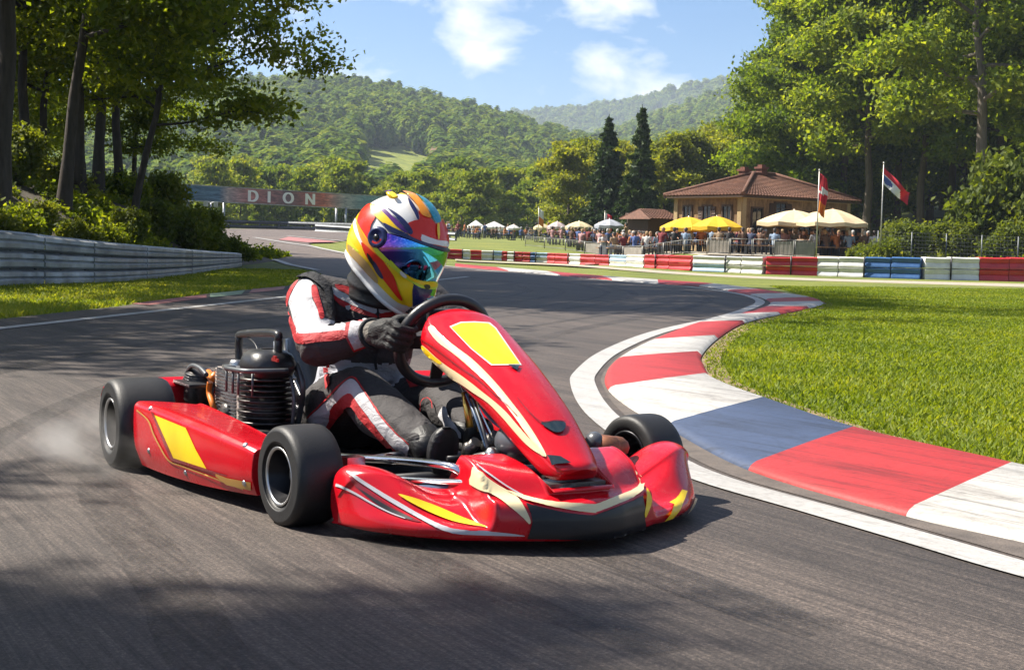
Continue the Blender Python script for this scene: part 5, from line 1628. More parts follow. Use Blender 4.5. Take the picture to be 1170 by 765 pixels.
# side bars seen over the front wing
a0, a1 = K(394, 522, 'y', -.33), K(515, 533, 'y', -.24)
tubes('nerf_bar', [([a0 + Vector((-.05, 0, -.0)), a0, a0.lerp(a1, .5) + Vector((0, 0, .004)), a1, a1 + Vector((.03, .03, -.03))], .011)], M['chrome'])
b0, b1 = K(455, 547, 'y', -.30), K(540, 551, 'y', -.22)
tubes('tie_rod', [([b0 + Vector((-.12, -.06, .0)), b0, b1], .0085)], M['chrome'])
c0, c1 = K(480, 557, 'y', -.28), K(545, 557, 'y', -.20)
tubes('tie_rod', [([c0, c1], .0075)], M['bluehose'])
# stub axles and brakes at the front
for s, ww in ((-1, FR), (1, FL)):
    mb = MB(); mb.tube([(1.06, s * .34, .11), (1.06, s * .50, .128)], .014, 10); mb.box((1.06, s * .37, .115), (.05, .05, .11)); mb.tube([(1.06, s * .37, .06), (1.06, s * .37, .155)], .011, 8); mb.build('stub_axle', M['chrome'], kart, 0)
    tubes('track_rod', [([(.98, s * .40, .14), (.95, s * .05, .16)], .008)], M['chrome'])
mb = MB(); bp = K(690, 510, 'y', .30); mb.lathe([(0, .02), (.026, .02), (.033, .012), (.033, -.03), (.024, -.04)], bp, (-.3, -1, .15), 20); mb.ball(bp + Vector((.0, .04, -.004)), (.034, .04, .032), 12); mb.build('brake_cylinder', M['rust'], kart)
mb = MB(); mb.ball(bp + Vector((-.01, -.025, .014)), (.030, .026, .028), 14); mb.build('brake_cap', M['tank'], kart)

# ---- right side pod (and its twin)
def side_pod(s):
    mir = lambda p: Vector((p[0], p[1] * -s, p[2]))
    # stations along x: outer bottom, outer mid, outer top edge, top inner, inner bottom
    st = [(.155, [(-.675, .043), (-.697, .10), (-.702, .19), (-.694, .222), (-.66, .226), (-.52, .212), (-.50, .20), (-.50, .06)]),
          (.19, [(-.685, .036), (-.704, .10), (-.706, .19), (-.698, .224), (-.66, .229), (-.51, .212), (-.49, .20), (-.49, .06)]),
          (.40, [(-.668, .036), (-.682, .10), (-.680, .185), (-.671, .217), (-.635, .222), (-.49, .198), (-.47, .185), (-.47, .06)]),
          (.62, [(-.635, .040), (-.648, .10), (-.645, .176), (-.636, .201), (-.605, .207), (-.475, .180), (-.46, .17), (-.46, .06)]),
          (.82, [(-.592, .048), (-.606, .10), (-.604, .160), (-.596, .181), (-.57, .186), (-.46, .165), (-.45, .155), (-.45, .06)]),
          (.895, [(-.57, .052), (-.585, .10), (-.583, .152), (-.575, .170), (-.55, .174), (-.455, .155), (-.445, .145), (-.445, .06)])]
    if s > 0: st = [(.155 + (x - .155) * .6, [(y * .97, z * .82) for y, z in p]) for x, p in st]
    rings = [[mir((x, y, z)) for y, z in p] for x, p in st]
    Sf = surf(rings, 42, 40)
    mb = MB(); mb.grid(Sf, flip=s > 0)
    for ring, fl in ((Sf[0], s < 0), (Sf[-1], s > 0)):
        n = len(ring); mb.add(ring, [tuple(range(n)) if not fl else tuple(range(n))[::-1]], None, False)
    mb.add([Sf[0][0], Sf[0][-1], Sf[-1][-1], Sf[-1][0]], [(0, 1, 2, 3)], None, False)
    o = mb.build('side_pod', M['red'], kart)
    return o
podr = side_pod(-1)
podl = side_pod(1)
sk = Skin(podr)
q = lambda pts: C_(90, 420, 5.8875, pts)
sk.put(q([(500, 313), (722, 403), (790, 550), (868, 688), (622, 612), (590, 520)]), M['yel'], mirror=False)
sk.put(q([(488, 296), (505, 300), (640, 605), (900, 690), (1000, 720), (1000, 730), (890, 702), (622, 622)]), M['reddk'])
sk.line(q([(395, 285), (470, 352), (505, 440), (545, 520), (610, 622), (700, 660), (850, 715), (980, 765), (1110, 815)]), 1.5, M['gold'])
q = lambda pts: C_(260, 460, 4.78, pts)
sk.put(q([(-60, 385), (0, 408), (131, 432), (131, 476), (0, 446), (-60, 400)]), M['gold'])
# reflex light band is left to the gloss; a red facet line on the top
sk.done()
for p in podl.data.polygons: pass
# quarter-turn fasteners on the bodywork
for (px_, py_, ob_) in ((172, 466, podr), (280, 508, podr), (170, 515, podr), (279, 552, podr), (212, 540, podr)):
    hb_ = bvh_of([ob_]).ray_cast(EYE, ray(px_, py_).normalized())
    if hb_[0] is not None:
        p_ = KMI @ hb_[0]; n_ = KMI.to_3x3() @ hb_[1]
        if n_.dot(KMI.to_3x3() @ (EYE - hb_[0])) < 0: n_ = -n_
        mb = MB(); mb.lathe([(0, .0035), (.005, .0035), (.0075, .002), (.0085, 0)], p_, n_, 14); mb.build('bolt', M['rimlip'], kart)
# rear bumper: red ends seen behind the rear wheel
rb_ = MB()
prof = [(-.26, .09), (-.29, .13), (-.29, .21), (-.26, .245), (-.23, .21), (-.23, .11)]
def rbx(y): return -.012 - .05 * (1 - (abs(y) / .72) ** 2)
rows = []
for y in np.linspace(-.70, .70, 30):
    e = .7 + .3 * min(1, (.70 - abs(y)) / .06 + .01) ** .5
    rows.append([Vector((x + .03 + rbx(y), y, .165 + (z - .165) * e * 1.15)) for x, z in prof])
rb_.grid(rows, closed=True); n = len(prof); rb_.add(rows[0], [tuple(range(n))]); rb_.add(rows[-1], [tuple(range(n))[::-1]]); rb_.build('rear_bumper', M['red'], kart)

# ---- nose panel in front of the wheel
def nose_panel():
    cl = [(.925, .518, .050), (.93, .527, .088), (.955, .520, .107), (1.0, .498, .114), (1.10, .456, .108), (1.21, .409, .101), (1.31, .360, .093), (1.41, .303, .086), (1.49, .252, .076), (1.55, .213, .067), (1.585, .192, .052), (1.59, .184, .035)]
    dep = [.015, .05, .072, .082, .080, .074, .070, .064, .058, .050, .034, .012]
    rings = []
    for i, ((x, z, w), d) in enumerate(zip(cl, dep)):
        a, b = cl[max(i - 1, 0)], cl[min(i + 1, len(cl) - 1)]
        t = Vector((b[0] - a[0], 0, b[1] - a[1])).normalized(); nr = Vector((-t.z, 0, t.x))
        if i == 0: nr = Vector((.25, 0, 1)).normalized()
        c = Vector((x, 0, z)); Y = Vector((0, 1, 0))
        pr = [(-.80, -d), (-1.02, -d * .93), (-1.09, -d * .62), (-1.05, -d * .24), (-1.0, -.006), (-.93, .004), (-.5, .018), (0, .023), (.5, .018), (.93, .004), (1.0, -.006), (1.05, -d * .24), (1.09, -d * .62), (1.02, -d * .93), (.80, -d), (0, -d * 1.02)]
        rings.append([c + Y * (u * w) + nr * v for u, v in pr])
    rings = [r + r[:1] for r in rings]
    Sf = surf(rings, 80, 70)
    mb = MB(); mb.grid(Sf)
    for ring in (Sf[0], Sf[-1]):
        n = len(ring) - 1; mb.add(ring[:n], [tuple(range(n))], None, False)
    o = mb.build('nose_panel', M['red'], kart)
    bm = bmesh.new(); bm.from_mesh(o.data); bmesh.ops.recalc_face_normals(bm, faces=bm.faces); bm.to_mesh(o.data); bm.free()
    return o
npn = nose_panel()
sk = Skin(npn)
q = lambda pts: C_(470, 340, 3.636, pts)
sk.put(q([(158, 121), (205, 102), (262, 100), (325, 104), (352, 127), (458, 281), (331, 282), (245, 212)]), M['whitep'])
sk.put(q([(165, 125), (207, 107), (262, 105), (318, 108), (345, 128), (450, 277), (335, 278), (250, 212)]), M['yel'])
sk.put(spline_poly(q([(72, 132), (88, 118), (128, 160), (190, 210), (250, 255), (310, 312), (365, 372), (420, 440), (470, 505), (520, 580), (562, 655), (545, 648), (500, 590), (450, 522), (395, 448), (340, 382), (290, 330), (235, 280), (170, 228), (110, 182)]), 3), M['cream'])
sk.put(spline_poly(q([(46, 198), (64, 208), (105, 246), (150, 282), (200, 315), (250, 352), (300, 392), (350, 432), (400, 480), (450, 538), (500, 590), (556, 652), (536, 650), (480, 608), (425, 548), (375, 490), (320, 435), (262, 395), (200, 352), (140, 322), (92, 285), (48, 238)]), 3), M['cream'])
sk.put(spline_poly(q([(45, 200), (62, 209), (100, 244), (130, 268), (118, 274), (84, 250), (48, 228)]), 3), M['yel'])
sk.line(q([(42, 172), (80, 195), (130, 232), (200, 285), (260, 325), (320, 375), (380, 428), (440, 494)]), 1.0, M['reddk'])
sk.put(q([(402, 283), (450, 284), (438, 306)]), M['navyp'])
sk.put(spline_poly(q([(538, 522), (600, 516), (637, 524), (630, 556), (600, 564), (568, 548)]), 3), M['navyp'])
sk.line(q([(440, 420), (490, 480), (540, 520), (600, 514), (640, 520)]), 1.0, M['reddk'])
sk.put(q([(566, 656), (620, 663), (664, 690), (590, 694)]), M['navyp'])
sk.done()

# ---- front spoiler
def plan_x(y):
    return lerp_tab([(0, 1.652), (.04, 1.650), (.08, 1.643), (.15, 1.612), (.22, 1.578), (.30, 1.530), (.385, 1.452), (.44, 1.375), (.472, 1.31), (.49, 1.24)], abs(y))
def spoiler():
    ya = [.0, .03, .06, .088, .092, .12, .16, .195, .215, .228, .242, .262, .295, .335, .375, .41, .44, .462, .478, .488]
    def station(y):
        a = abs(y); xf = plan_x(a)
        if a <= .2301:
            # hood: front face, cream ridge, slope up to the back edge
            k = ss(.222, .24, a)
            top = .200 + .010 * (a / .2) - .03 * k; bx = 1.36 + .03 * ss(.12, .22, a)
            if a < .09: bx, top, m_ = 1.590, .150, (1.612, .146)
            else: m_ = (1.505 - .045 * ss(.12, .225, a), .188 + .008 * ss(.12, .22, a) - .03 * k)
            P = [(xf - .20, .038), (xf - .03, .032), (xf, .040), (xf + .004, .075), (xf - .002, .108), (xf - .014, .124), (xf - .05, .136 + .004 * a), ((xf - .05 + m_[0]) / 2, (.137 + m_[1]) / 2 + .010), m_, ((bx + m_[0]) / 2, (top + m_[1]) / 2 + .004), (bx, top), (bx - .012, top - .012), (bx - .012, top - .05)]
        else:
            zt = lerp_tab([(.23, .150), (.242, .128), (.262, .118), (.295, .122), (.335, .142), (.375, .162), (.41, .172), (.44, .174), (.462, .168), (.478, .152), (.488, .120)], a)
            rx = lerp_tab([(.23, 1.425), (.242, 1.405), (.295, 1.368), (.335, 1.355), (.385, 1.345), (.44, 1.30), (.478, 1.262), (.488, 1.235)], a)
            bx = lerp_tab([(.23, 1.36), (.262, 1.27), (.30, 1.235), (.385, 1.222), (.44, 1.20), (.478, 1.195), (.488, 1.20)], a)
            P = [(bx + .02, .038), (xf - .04, .031), (xf - .002, .037), (xf + .001, .062), (xf - (xf - rx) * .28, .035 + (zt - .035) * .42), (xf - (xf - rx) * .62, .035 + (zt - .035) * .74), (rx + .015, zt - .012), (rx, zt - .002), (rx * .6 + bx * .4, zt + .004), (rx * .25 + bx * .75, zt + .003), (bx + .008, zt - .004), (bx, zt - .016), (bx, .07)]
        y_ = y if y < .2301 else .23 + (y - .23) * 1.35
        return [Vector((x, y_, z + (.012 * ss(.3, .42, y) if z > .07 else 0))) for x, z in P]
    yl = [-v for v in ya[::-1]][:-1] + ya
    rings = [station(y) for y in yl]
    # dense, but keep the notch for the panel sharp
    mb = MB()
    segs = []
    idx = {round(y, 3): i for i, y in enumerate(yl)}
    parts = [(idx[-.488], idx[-.092]), (idx[-.088], idx[.088]), (idx[.092], idx[.488])]
    for a, b in parts:
        Sf = surf(rings[a:b + 1], 60, max(8, (b - a) * 5)); segs.append(Sf); mb.grid(Sf)
        if a == idx[-.488] or b == idx[.488]:
            e = Sf[0] if a == idx[-.488] else Sf[-1]; n = len(e); mb.add(e, [tuple(range(n))], None, False)
    for A, B in ((segs[0][-1], segs[1][0]), (segs[1][-1], segs[2][0])): mb.grid([A, B])
    o = mb.build('front_spoiler', M['red'], kart)
    bm = bmesh.new(); bm.from_mesh(o.data); bmesh.ops.recalc_face_normals(bm, faces=bm.faces); bm.to_mesh(o.data); bm.free()
    return o
spo = spoiler()
sk = Skin(spo)
q3 = lambda pts: C_(380, 480, 5.1, pts); q4 = lambda pts: C_(520, 480, 5.1, pts); q5 = lambda pts: C_(640, 460, 4.5, pts)
sk.put(spline_poly(q3([(95, 318), (180, 385), (300, 470), (420, 545), (520, 592), (440, 578), (330, 530), (220, 455), (130, 380)]), 2), M['reddk'])
sk.put(spline_poly(q3([(150, 392), (250, 455), (350, 515), (470, 575), (430, 572), (330, 530), (230, 465)]), 2), M['blackp'])
sk.line(q3([(22, 376), (60, 388), (140, 428), (230, 482), (330, 535), (425, 572)]), lambda t: 3.4 * (1 - .75 * t), M['silver'])
sk.put(spline_poly(q3([(85, 305), (112, 304), (200, 362), (300, 425), (400, 484), (500, 545), (600, 598), (700, 630), (800, 642), (918, 645), (1080, 662), (1120, 672), (1000, 670), (918, 668), (800, 664), (700, 655), (600, 622), (500, 572), (400, 512), (300, 452), (200, 385)]), 2), M['silver'])
sk.put(spline_poly(q3([(382, 430), (440, 444), (500, 464), (570, 490), (640, 518), (720, 553), (800, 585), (905, 624), (850, 620), (780, 610), (700, 592), (630, 566), (560, 536), (490, 500), (430, 465)]), 2), M['yel'])
sk.put(spline_poly(q4([(108, 275), (125, 282), (190, 340), (260, 385), (320, 420), (370, 462), (405, 510), (430, 560), (440, 590), (430, 602), (400, 570), (340, 520), (270, 470), (190, 422), (92, 372), (100, 320)]), 2), M['cream'])
sk.line(q4([(122, 262), (180, 305), (250, 352), (320, 398), (400, 446)]), 1.6, M['silver'])
# the black front and the cream line above it run over both sides of the nose
blk = q4([(412, 486), (470, 500), (560, 520), (640, 536), (720, 547), (800, 552)]) + q5([(175, 575), (240, 553), (310, 526), (370, 502), (418, 478), (428, 540), (428, 600), (442, 662), (380, 676), (300, 692), (150, 697), (0, 697)]) + q4([(600, 686), (420, 684), (436, 640), (450, 590), (440, 540)])
sk.put(blk, M['blackp'])
top = q4([(290, 408), (330, 418), (400, 444), (460, 462), (520, 474), (600, 483), (700, 488), (812, 492)]) + q5([(175, 524), (230, 508), (300, 482), (360, 460), (394, 440), (408, 410), (402, 385), (376, 350)])
bot = q5([(386, 350), (416, 385), (430, 420), (424, 455), (370, 488), (310, 512), (240, 540), (175, 563)]) + q4([(820, 540), (720, 530), (640, 517), (560, 503), (480, 487), (400, 468), (350, 445)])
sk.put(top + bot, M['cream'])
sk.put(spline_poly(q5([(440, 446), (456, 465), (462, 505), (448, 550), (430, 588), (424, 570), (432, 520), (436, 480)]), 2), M['yel'])
sk.put(q5([(560, 522), (592, 500), (606, 482), (620, 452), (646, 458), (632, 505), (606, 550), (570, 588), (528, 602), (560, 566), (584, 530)]), M['yel'])
sk.line(q5([(452, 660), (510, 640), (560, 622), (610, 600), (645, 570), (672, 530), (688, 490)]), 2.2, M['cream'])
sk.done()
# lower tube under the spoiler and the catch behind the nose
tubes('bumper_tube', [([(1.36, -.22, .10), (1.52, -.16, .10), (1.575, 0, .105), (1.52, .16, .10), (1.36, .22, .10)], .011), ([(1.36, -.30, .035), (1.5, -.2, .032), (1.54, 0, .03), (1.5, .2, .032), (1.36, .30, .035)], .010)], M['chrome'])
mb = MB(); mb.box((1.545, 0, .135), (.07, .16, .05)); mb.tube([(1.575, -.06, .14), (1.575, -.02, .15)], .012, 8); mb.tube([(1.575, .03, .145), (1.57, .07, .14)], .012, 8); mb.build('clamp', M['engine'], kart)

# ---- steering wheel and column
SC = Vector((.845, 0, .452)); SU = Vector((.055, 0, .125)).normalized(); SN = Vector((-SU.z, 0, SU.x))       # SN points to the driver
SR = .138
def on_wheel(a, r=SR): return SC + Vector((0, 1, 0)) * (math.cos(a) * r) + SU * (math.sin(a) * r * .97)
st = bpy.data.objects.new('steering_wheel', None); COL.objects.link(st); st.parent = kart
mb = MB(); n = 64; pts = [on_wheel(2 * math.pi * i / n) for i in range(n + 1)]; mb.tube(pts, .0165, 12, cap=False); mb.build('grip', M['plastic'], st)
mb = MB()
for a in (R(0), R(180), R(270)):
    p, e = SC.lerp(on_wheel(a), .2), on_wheel(a, SR - .008)
    d = (e - p).normalized(); w_ = d.cross(SN) * .018
    mb.add([p - w_ * 1.3, p + w_ * 1.3, e + w_, e - w_, p - w_ * 1.3 - SN * .006, p + w_ * 1.3 - SN * .006, e + w_ - SN * .006, e - w_ - SN * .006], [(0, 1, 2, 3), (7, 6, 5, 4), (0, 3, 7, 4), (1, 5, 6, 2)], None, False)
mb.lathe([(0, .012), (.034, .012), (.04, .0), (.036, -.02), (0, -.02)], SC, SN, 20); mb.build('spoke', M['blackmetal'], st)
mb = MB(); mb.box(SC + SU * .055 + SN * .03, (.02, .10, .06)); mb.build('display', M['plastic'], st, .006)
tubes('steering_column', [([SC - SN * .01, Vector((1.22, 0, .13))], .012)], M['chrome'])
tubes('column_support', [([(1.26, -.07, .07), (1.16, -.022, .20), (1.16, .022, .20), (1.26, .07, .07)], .009)], M['blackmetal'])

# ---- pedals, cables and what is seen under the nose panel
def pedal(x, y):
    mb = MB(); mb.tube([(x + .06, y + .03, .06), (x + .08, y + .03, .11), (x + .075, y + .03, .17)], .006, 8); mb.tube([(x + .07, y - .02, .165), (x + .07, y + .04, .165)], .007, 8); return mb.build('pedal', M['blackmetal'], kart)
pedal(1.085, -.12); pedal(1.09, .03)
cab = []
for i, (a, b, c, y) in enumerate([((533, 450), (545, 480), (556, 512), -.06), ((548, 462), (560, 478), (575, 490), -.04), ((560, 472), (574, 482), (580, 505), -.02), ((540, 455), (552, 490), (560, 520), -.07)]):
    cab.append(([K(*a, 'y', y), K(*b, 'y', y - .01), K(*c, 'y', y)], .0045))
tubes('cable', cab[:3], M['bluehose'], n=6); tubes('cable', cab[3:], M['steel_dark'], n=6)
tubes('column_bracket', [([K(531, 448, 'y', -.05), K(537, 488, 'y', -.05)], .010), ([K(541, 455, 'y', -.03), K(549, 492, 'y', -.03)], .008)], M['brass'])
p = K(591, 505, 'y', -.02); mb = MB(); mb.ball(p, (.075, .055, .05), 18); mb.build('fuel_tank', M['tank'], kart)
p = K(552, 524, 'y', -.10); mb = MB(); mb.tube([p + Vector((-.04, 0, -.01)), p + Vector((.04, .02, .012))], .018, 12); mb.ball(p + Vector((.03, .01, .014)), .022, 10); mb.build('brake_cylinder', M['rimlip'], kart)
for a, y, r in (((536, 512), -.08, .02), ((548, 540), -.12, .016), ((530, 532), -.14, .014), ((560, 505), -.03, .024), ((520, 545), -.16, .013), ((541, 552), -.15, .015)):
    mb = MB(); pp = K(*a, 'y', y); mb.tube([pp - Vector((.02, 0, .02)), pp + Vector((.02, .01, .02))], r * .8, 8); mb.ball(pp, r, 8); mb.build('linkage', M['engine'], kart)

# ---- seat
def seat():
    rings = []
    pr = [(-.02, .055, .10), (.05, .045, .155), (.16, .05, .185), (.26, .075, .195), (.28, .06, .19)]
    # back shell: columns round the driver's hips and back
    rows = []
    for k, (z, hw, xb, xf) in enumerate([(.035, .135, .06, .52), (.07, .18, .03, .50), (.14, .205, .00, .42), (.22, .21, -.03, .30), (.30, .20, -.05, .16), (.36, .19, -.07, .08), (.40, .16, -.08, .0)]):
        row = []
        for i in range(25):
            a = -1 + 2 * i / 24; th = a * math.pi / 2 * 1.0
            x = xb + (xf - xb) * (1 - math.cos(th)) ** 1.4; y = hw * math.sin(th)
            row.append(Vector((x, y, z)))
        rows.append(row)
    mb = MB(); mb.grid(rows); mb.add(rows[0], [tuple(range(25))], None, False)
    o = mb.build('seat', M['seatm'], kart); sd = o.modifiers.new('t', 'SOLIDIFY'); sd.thickness = .012; sd.offset = 1
seat()

# ---- engine on the right of the seat
def engine():
    Y0 = -.345
    root = bpy.data.objects.new('engine', None); COL.objects.link(root); root.parent = kart
    c = K(305, 447, 'y', Y0); rz = .088
    top, bot = K(305, 428, 'y', Y0).z, K(305, 483, 'y', Y0).z
    cyl = MB(); nf = 9
    cyl.tube([(c.x, Y0, .09), (c.x, Y0, top)], .060, 24)
    for k in range(nf):
        z = bot + (top - bot) * (k + .2) / nf
        cyl.lathe([(.055, 0), (.089 - .004 * (k % 2), .0), (.089 - .004 * (k % 2), .006), (.055, .006)], (c.x, Y0, z), (0, 0, 1), 28)
    cyl.build('cylinder', M['fin'], root)
    cr_ = MB(); cr_.box((c.x - .01, Y0 + .01, .105), (.24, .17, .11)); cr_.lathe([(0, .02), (.05, .02), (.06, 0), (.06, -.04)], (c.x, Y0 - .085, .11), (0, -1, 0), 20); cr_.build('crankcase', M['engine'], root, .012)
    cv = MB()   # dark air box on top
    z1 = K(305, 398, 'y', Y0).z
    rows = []
    for z, sx, sy in ((top - .004, .078, .066), (top + .02, .092, .076), (top + (z1 - top) * .45, .094, .078), (top + (z1 - top) * .8, .080, .068), (z1 - .004, .055, .05), (z1, .02, .02)):
        rows.append([Vector((c.x + .004 + sx * abs(math.cos(a)) ** .7 * (1 if math.cos(a) > 0 else -1), Y0 + sy * abs(math.sin(a)) ** .7 * (1 if math.sin(a) > 0 else -1), z)) for a in [2 * math.pi * i / 40 for i in range(40)]])
    cv.grid(rows, closed=True); ab = cv.build('air_box', M['plastic'], root)
    e = K(313, 411, 'y', Y0 - .08); em = MB(); em.box(e + Vector((0, .004, 0)), (.05, .006, .010)); em.box(e + Vector((0, .003, .006)), (.022, .006, .012)); em.build('badge', M['redanod'], ab, .002)
    pl = MB(); pl.lathe([(.012, 0), (.012, .03), (.006, .035), (0, .035)], (c.x + .03, Y0 + .02, z1 - .006), (0, 0, 1), 10); pl.build('spark_plug', M['rimlip'], root)
    # tubular guard round the cylinder
    g = []
    zt = K(305, 432, 'y', Y0 - .1).z
    loop = [(c.x - .13, Y0 - .06, zt - .006), (c.x - .08, Y0 - .105, zt), (c.x + .02, Y0 - .115, zt + .004), (c.x + .11, Y0 - .095, zt + .006), (c.x + .125, Y0 + .02, zt + .006)]
    g.append((loop, .0075))
    for dx in (-.05, .01, .06, .1): g.append(([(c.x + dx, Y0 - .112 + .03 * (dx > .08), zt), (c.x + dx, Y0 - .112 + .03 * (dx > .08), zt - .07)], .004))
    tubes('guard_bar', g, M['steel_dark'], root, 8)
    # radiator left of it
    r0 = K(252, 418, 'y', -.36); r1 = K(279, 478, 'y', -.36)
    rd = MB(); rd.box(((r0.x + r1.x) / 2, -.345, (r0.z + r1.z) / 2 - .02), (r1.x - r0.x, .07, r0.z - r1.z + .04))
    ra = rd.build('radiator', M['radiator'], root, .008)
    fn = MB()
    for k in range(16):
        z = r1.z - .02 + (r0.z - r1.z + .02) * k / 15
        fn.box(((r0.x + r1.x) / 2, -.383, z), ((r1.x - r0.x) * .84, .006, .0025))
    fn.build('fins', M['steel_dark'], ra)
    cap = MB(); cap.lathe([(0, .03), (.02, .03), (.024, .02), (.024, 0)], ((r0.x + r1.x) / 2, -.345, r0.z), (0, 0, 1), 14); cap.box(((r0.x + r1.x) / 2 + .03, -.345, r0.z + .004), (.12, .08, .02)); cap.build('radiator_cap', M['rimlip'], ra)
    # handle hoop
    a, b, d, e = K(273, 414, 'y', -.33), K(273, 385, 'y', -.33), K(318, 385, 'y', -.33), K(318, 402, 'y', -.33)
    hp = MB(); hp.tube(curve([a + Vector((0, 0, -.05)), a, b + Vector((0, 0, -.012)), b + Vector((.03, 0, .012)), d + Vector((-.03, 0, .010)), d + Vector((0, 0, -.012)), e, e + Vector((0, 0, -.05))], 40), .0125, 12); hp.build('handle', M['plastic'], root)
    wr = MB(); wr.tube(curve([K(283, 385, 'y', -.33), K(291, 392, 'y', -.34), K(295, 401, 'y', -.345)], 8), .003, 6); wr.build('ignition_lead', M['plastic'], root)
    # second small radiator/filter with hoses at the back
    f0, f1 = K(211, 424, 'y', -.40), K(233, 456, 'y', -.40)
    fl = MB(); cx_ = (f0.x + f1.x) / 2
    fl.lathe([(0, -.004), (.05, 0), (.054, .01), (.05, .10), (.03, .115), (0, .115)], (cx_, -.38, f1.z - .02), (.12, 0, 1), 22)
    fl.build('air_filter', M['fin'], root)
    fr_ = MB()
    for k in range(10): fr_.lathe([(.052, 0), (.0555, .002), (.052, .004)], (cx_ + .0012 * k, -.38, f1.z - .012 + .0098 * k), (.12, 0, 1), 22)
    fr_.build('filter_ribs', M['plastic'], root)
    tubes('filter_hoop', [([K(205, 456, 'y', -.42), K(213, 428, 'y', -.42), K(219, 418, 'y', -.42), K(228, 420, 'y', -.42), K(236, 428, 'y', -.42)], .008)], M['steel_dark'], root, 8)
    tubes('hose', [([K(238, 426, 'y', -.37), K(243, 432, 'y', -.38), K(246, 428, 'y', -.37)], .014), ([K(240, 436, 'y', -.40), K(239, 448, 'y', -.40), K(243, 462, 'y', -.40), K(247, 476, 'y', -.39)], .010)], M['orange'], root)
    tubes('hose', [([K(246, 428, 'y', -.35), K(255, 424, 'y', -.35), K(262, 430, 'y', -.34)], .013), ([K(250, 440, 'y', -.36), K(247, 455, 'y', -.36), K(250, 474, 'y', -.36)], .012)], M['redanod'], root)
    tubes('exhaust', [([(c.x - .02, Y0 - .06, .14), (c.x - .10, Y0 - .09, .15), (c.x - .25, Y0 - .07, .13), (c.x - .42, Y0 + .0, .14), (c.x - .58, Y0 + .05, .16)], [.02, .024, .04, .042, .03][0])], M['engine'], root, 14)
    # carburettor and clutter behind
    cb = MB(); cb.box((c.x - .19, Y0 + .04, .19), (.08, .07, .08)); cb.tube([(c.x - .22, Y0 + .0, .20), (c.x - .33, Y0 - .02, .21)], .024, 14); cb.box((c.x - .30, Y0 + .05, .15), (.10, .05, .09)); cb.lathe([(0, .01), (.03, .01), (.034, 0), (.034, -.03)], (c.x - .27, Y0 - .04, .17), (0, -1, 0), 16)
    for k in range(6):
        pp = Vector((c.x - .45 + .07 * k, Y0 - .02 + .02 * (k % 3), .12 + .025 * ((k * 7) % 3))); cb.tube([pp, pp + Vector((.03, -.02, .03))], .009, 8); cb.ball(pp, .015, 8)
    cb.build('carburettor', M['engine'], root, 0)
    # muffler hump behind the front wheel
    m0 = K(272, 489, 'y', -.42); mf = MB(); mf.ball(m0 + Vector((.03, .02, -.03)), (.16, .06, .045), 20); mf.build('silencer', M['tank'], root)
    tubes('engine_bracket', [([K(338, 415, 'y', -.27), K(346, 440, 'y', -.27), K(343, 470, 'y', -.26), K(338, 492, 'y', -.26)], .009), ([K(332, 430, 'y', -.30), K(336, 455, 'y', -.30), K(334, 485, 'y', -.30)], .006)], M['steel_dark'], root, 8)
    tubes('seat_stay', [([(-.05, -.30, .18), (-.02, -.2, .30), (-.06, -.12, .36)], .008)], M['chrome'], root)
    wg = MB(); wg.box((-.21, -.40, .243), (.26, .12, .012)); wg.build('chain_guard', M['plastic'], root, .004)
engine()
# ------------------------------------------------------------------ the driver
def fabric(name, c, rough=.8, fold=.5):
    m = NT(name); co = m.coord()
    a = m.noise(9, 5, .6, co); b = m.noise(420, 2, .5, co)
    rp = m.ramp(a.outputs['Fac'], [(.28, tuple(x * .72 for x in c) + (1,)), (.7, tuple(min(1, x * 1.12) for x in c) + (1,))])
    m.l(rp.outputs[0], m.bsdf.inputs['Base Color']); m.set(Roughness=rough)
    m.bsdf.inputs['Sheen Weight'].default_value = .0
    w1 = m.noise(17, 4, .6, m.mapping(co, (1, 1, 1.7), (.4, .3, .2)), .9)
    ad = m.t.nodes.new('ShaderNodeMath'); ad.operation = 'MULTIPLY_ADD'; m.l(b.outputs['Fac'], ad.inputs[0]); ad.inputs[1].default_value = .08; m.l(w1.outputs['Fac'], ad.inputs[2])
    m.bump(ad.outputs[0], fold, .022)
    return m.mat
M['suit'] = fabric('suit_charcoal', (.036, .032, .033)); M['suit_grey'] = fabric('suit_grey', (.36, .365, .41)); M['suit_white'] = fabric('suit_white', (.40, .395, .41), .7); M['suit_red'] = fabric('suit_red', (.36, .006, .010), .7)
M['suit_black'] = fabric('suit_black', (.014, .014, .016)); M['glove'] = fabric('glove_black', (.008, .008, .008), .7, .7); M['glove_grey'] = fabric('glove_cuff', (.13, .115, .095), .7, .8); M['shoe_black'] = fabric('racing_shoe', (.010, .010, .011), .5, .3); M['leather'] = simple('collar_padding', (.016, .015, .015), .45, bump=.2)

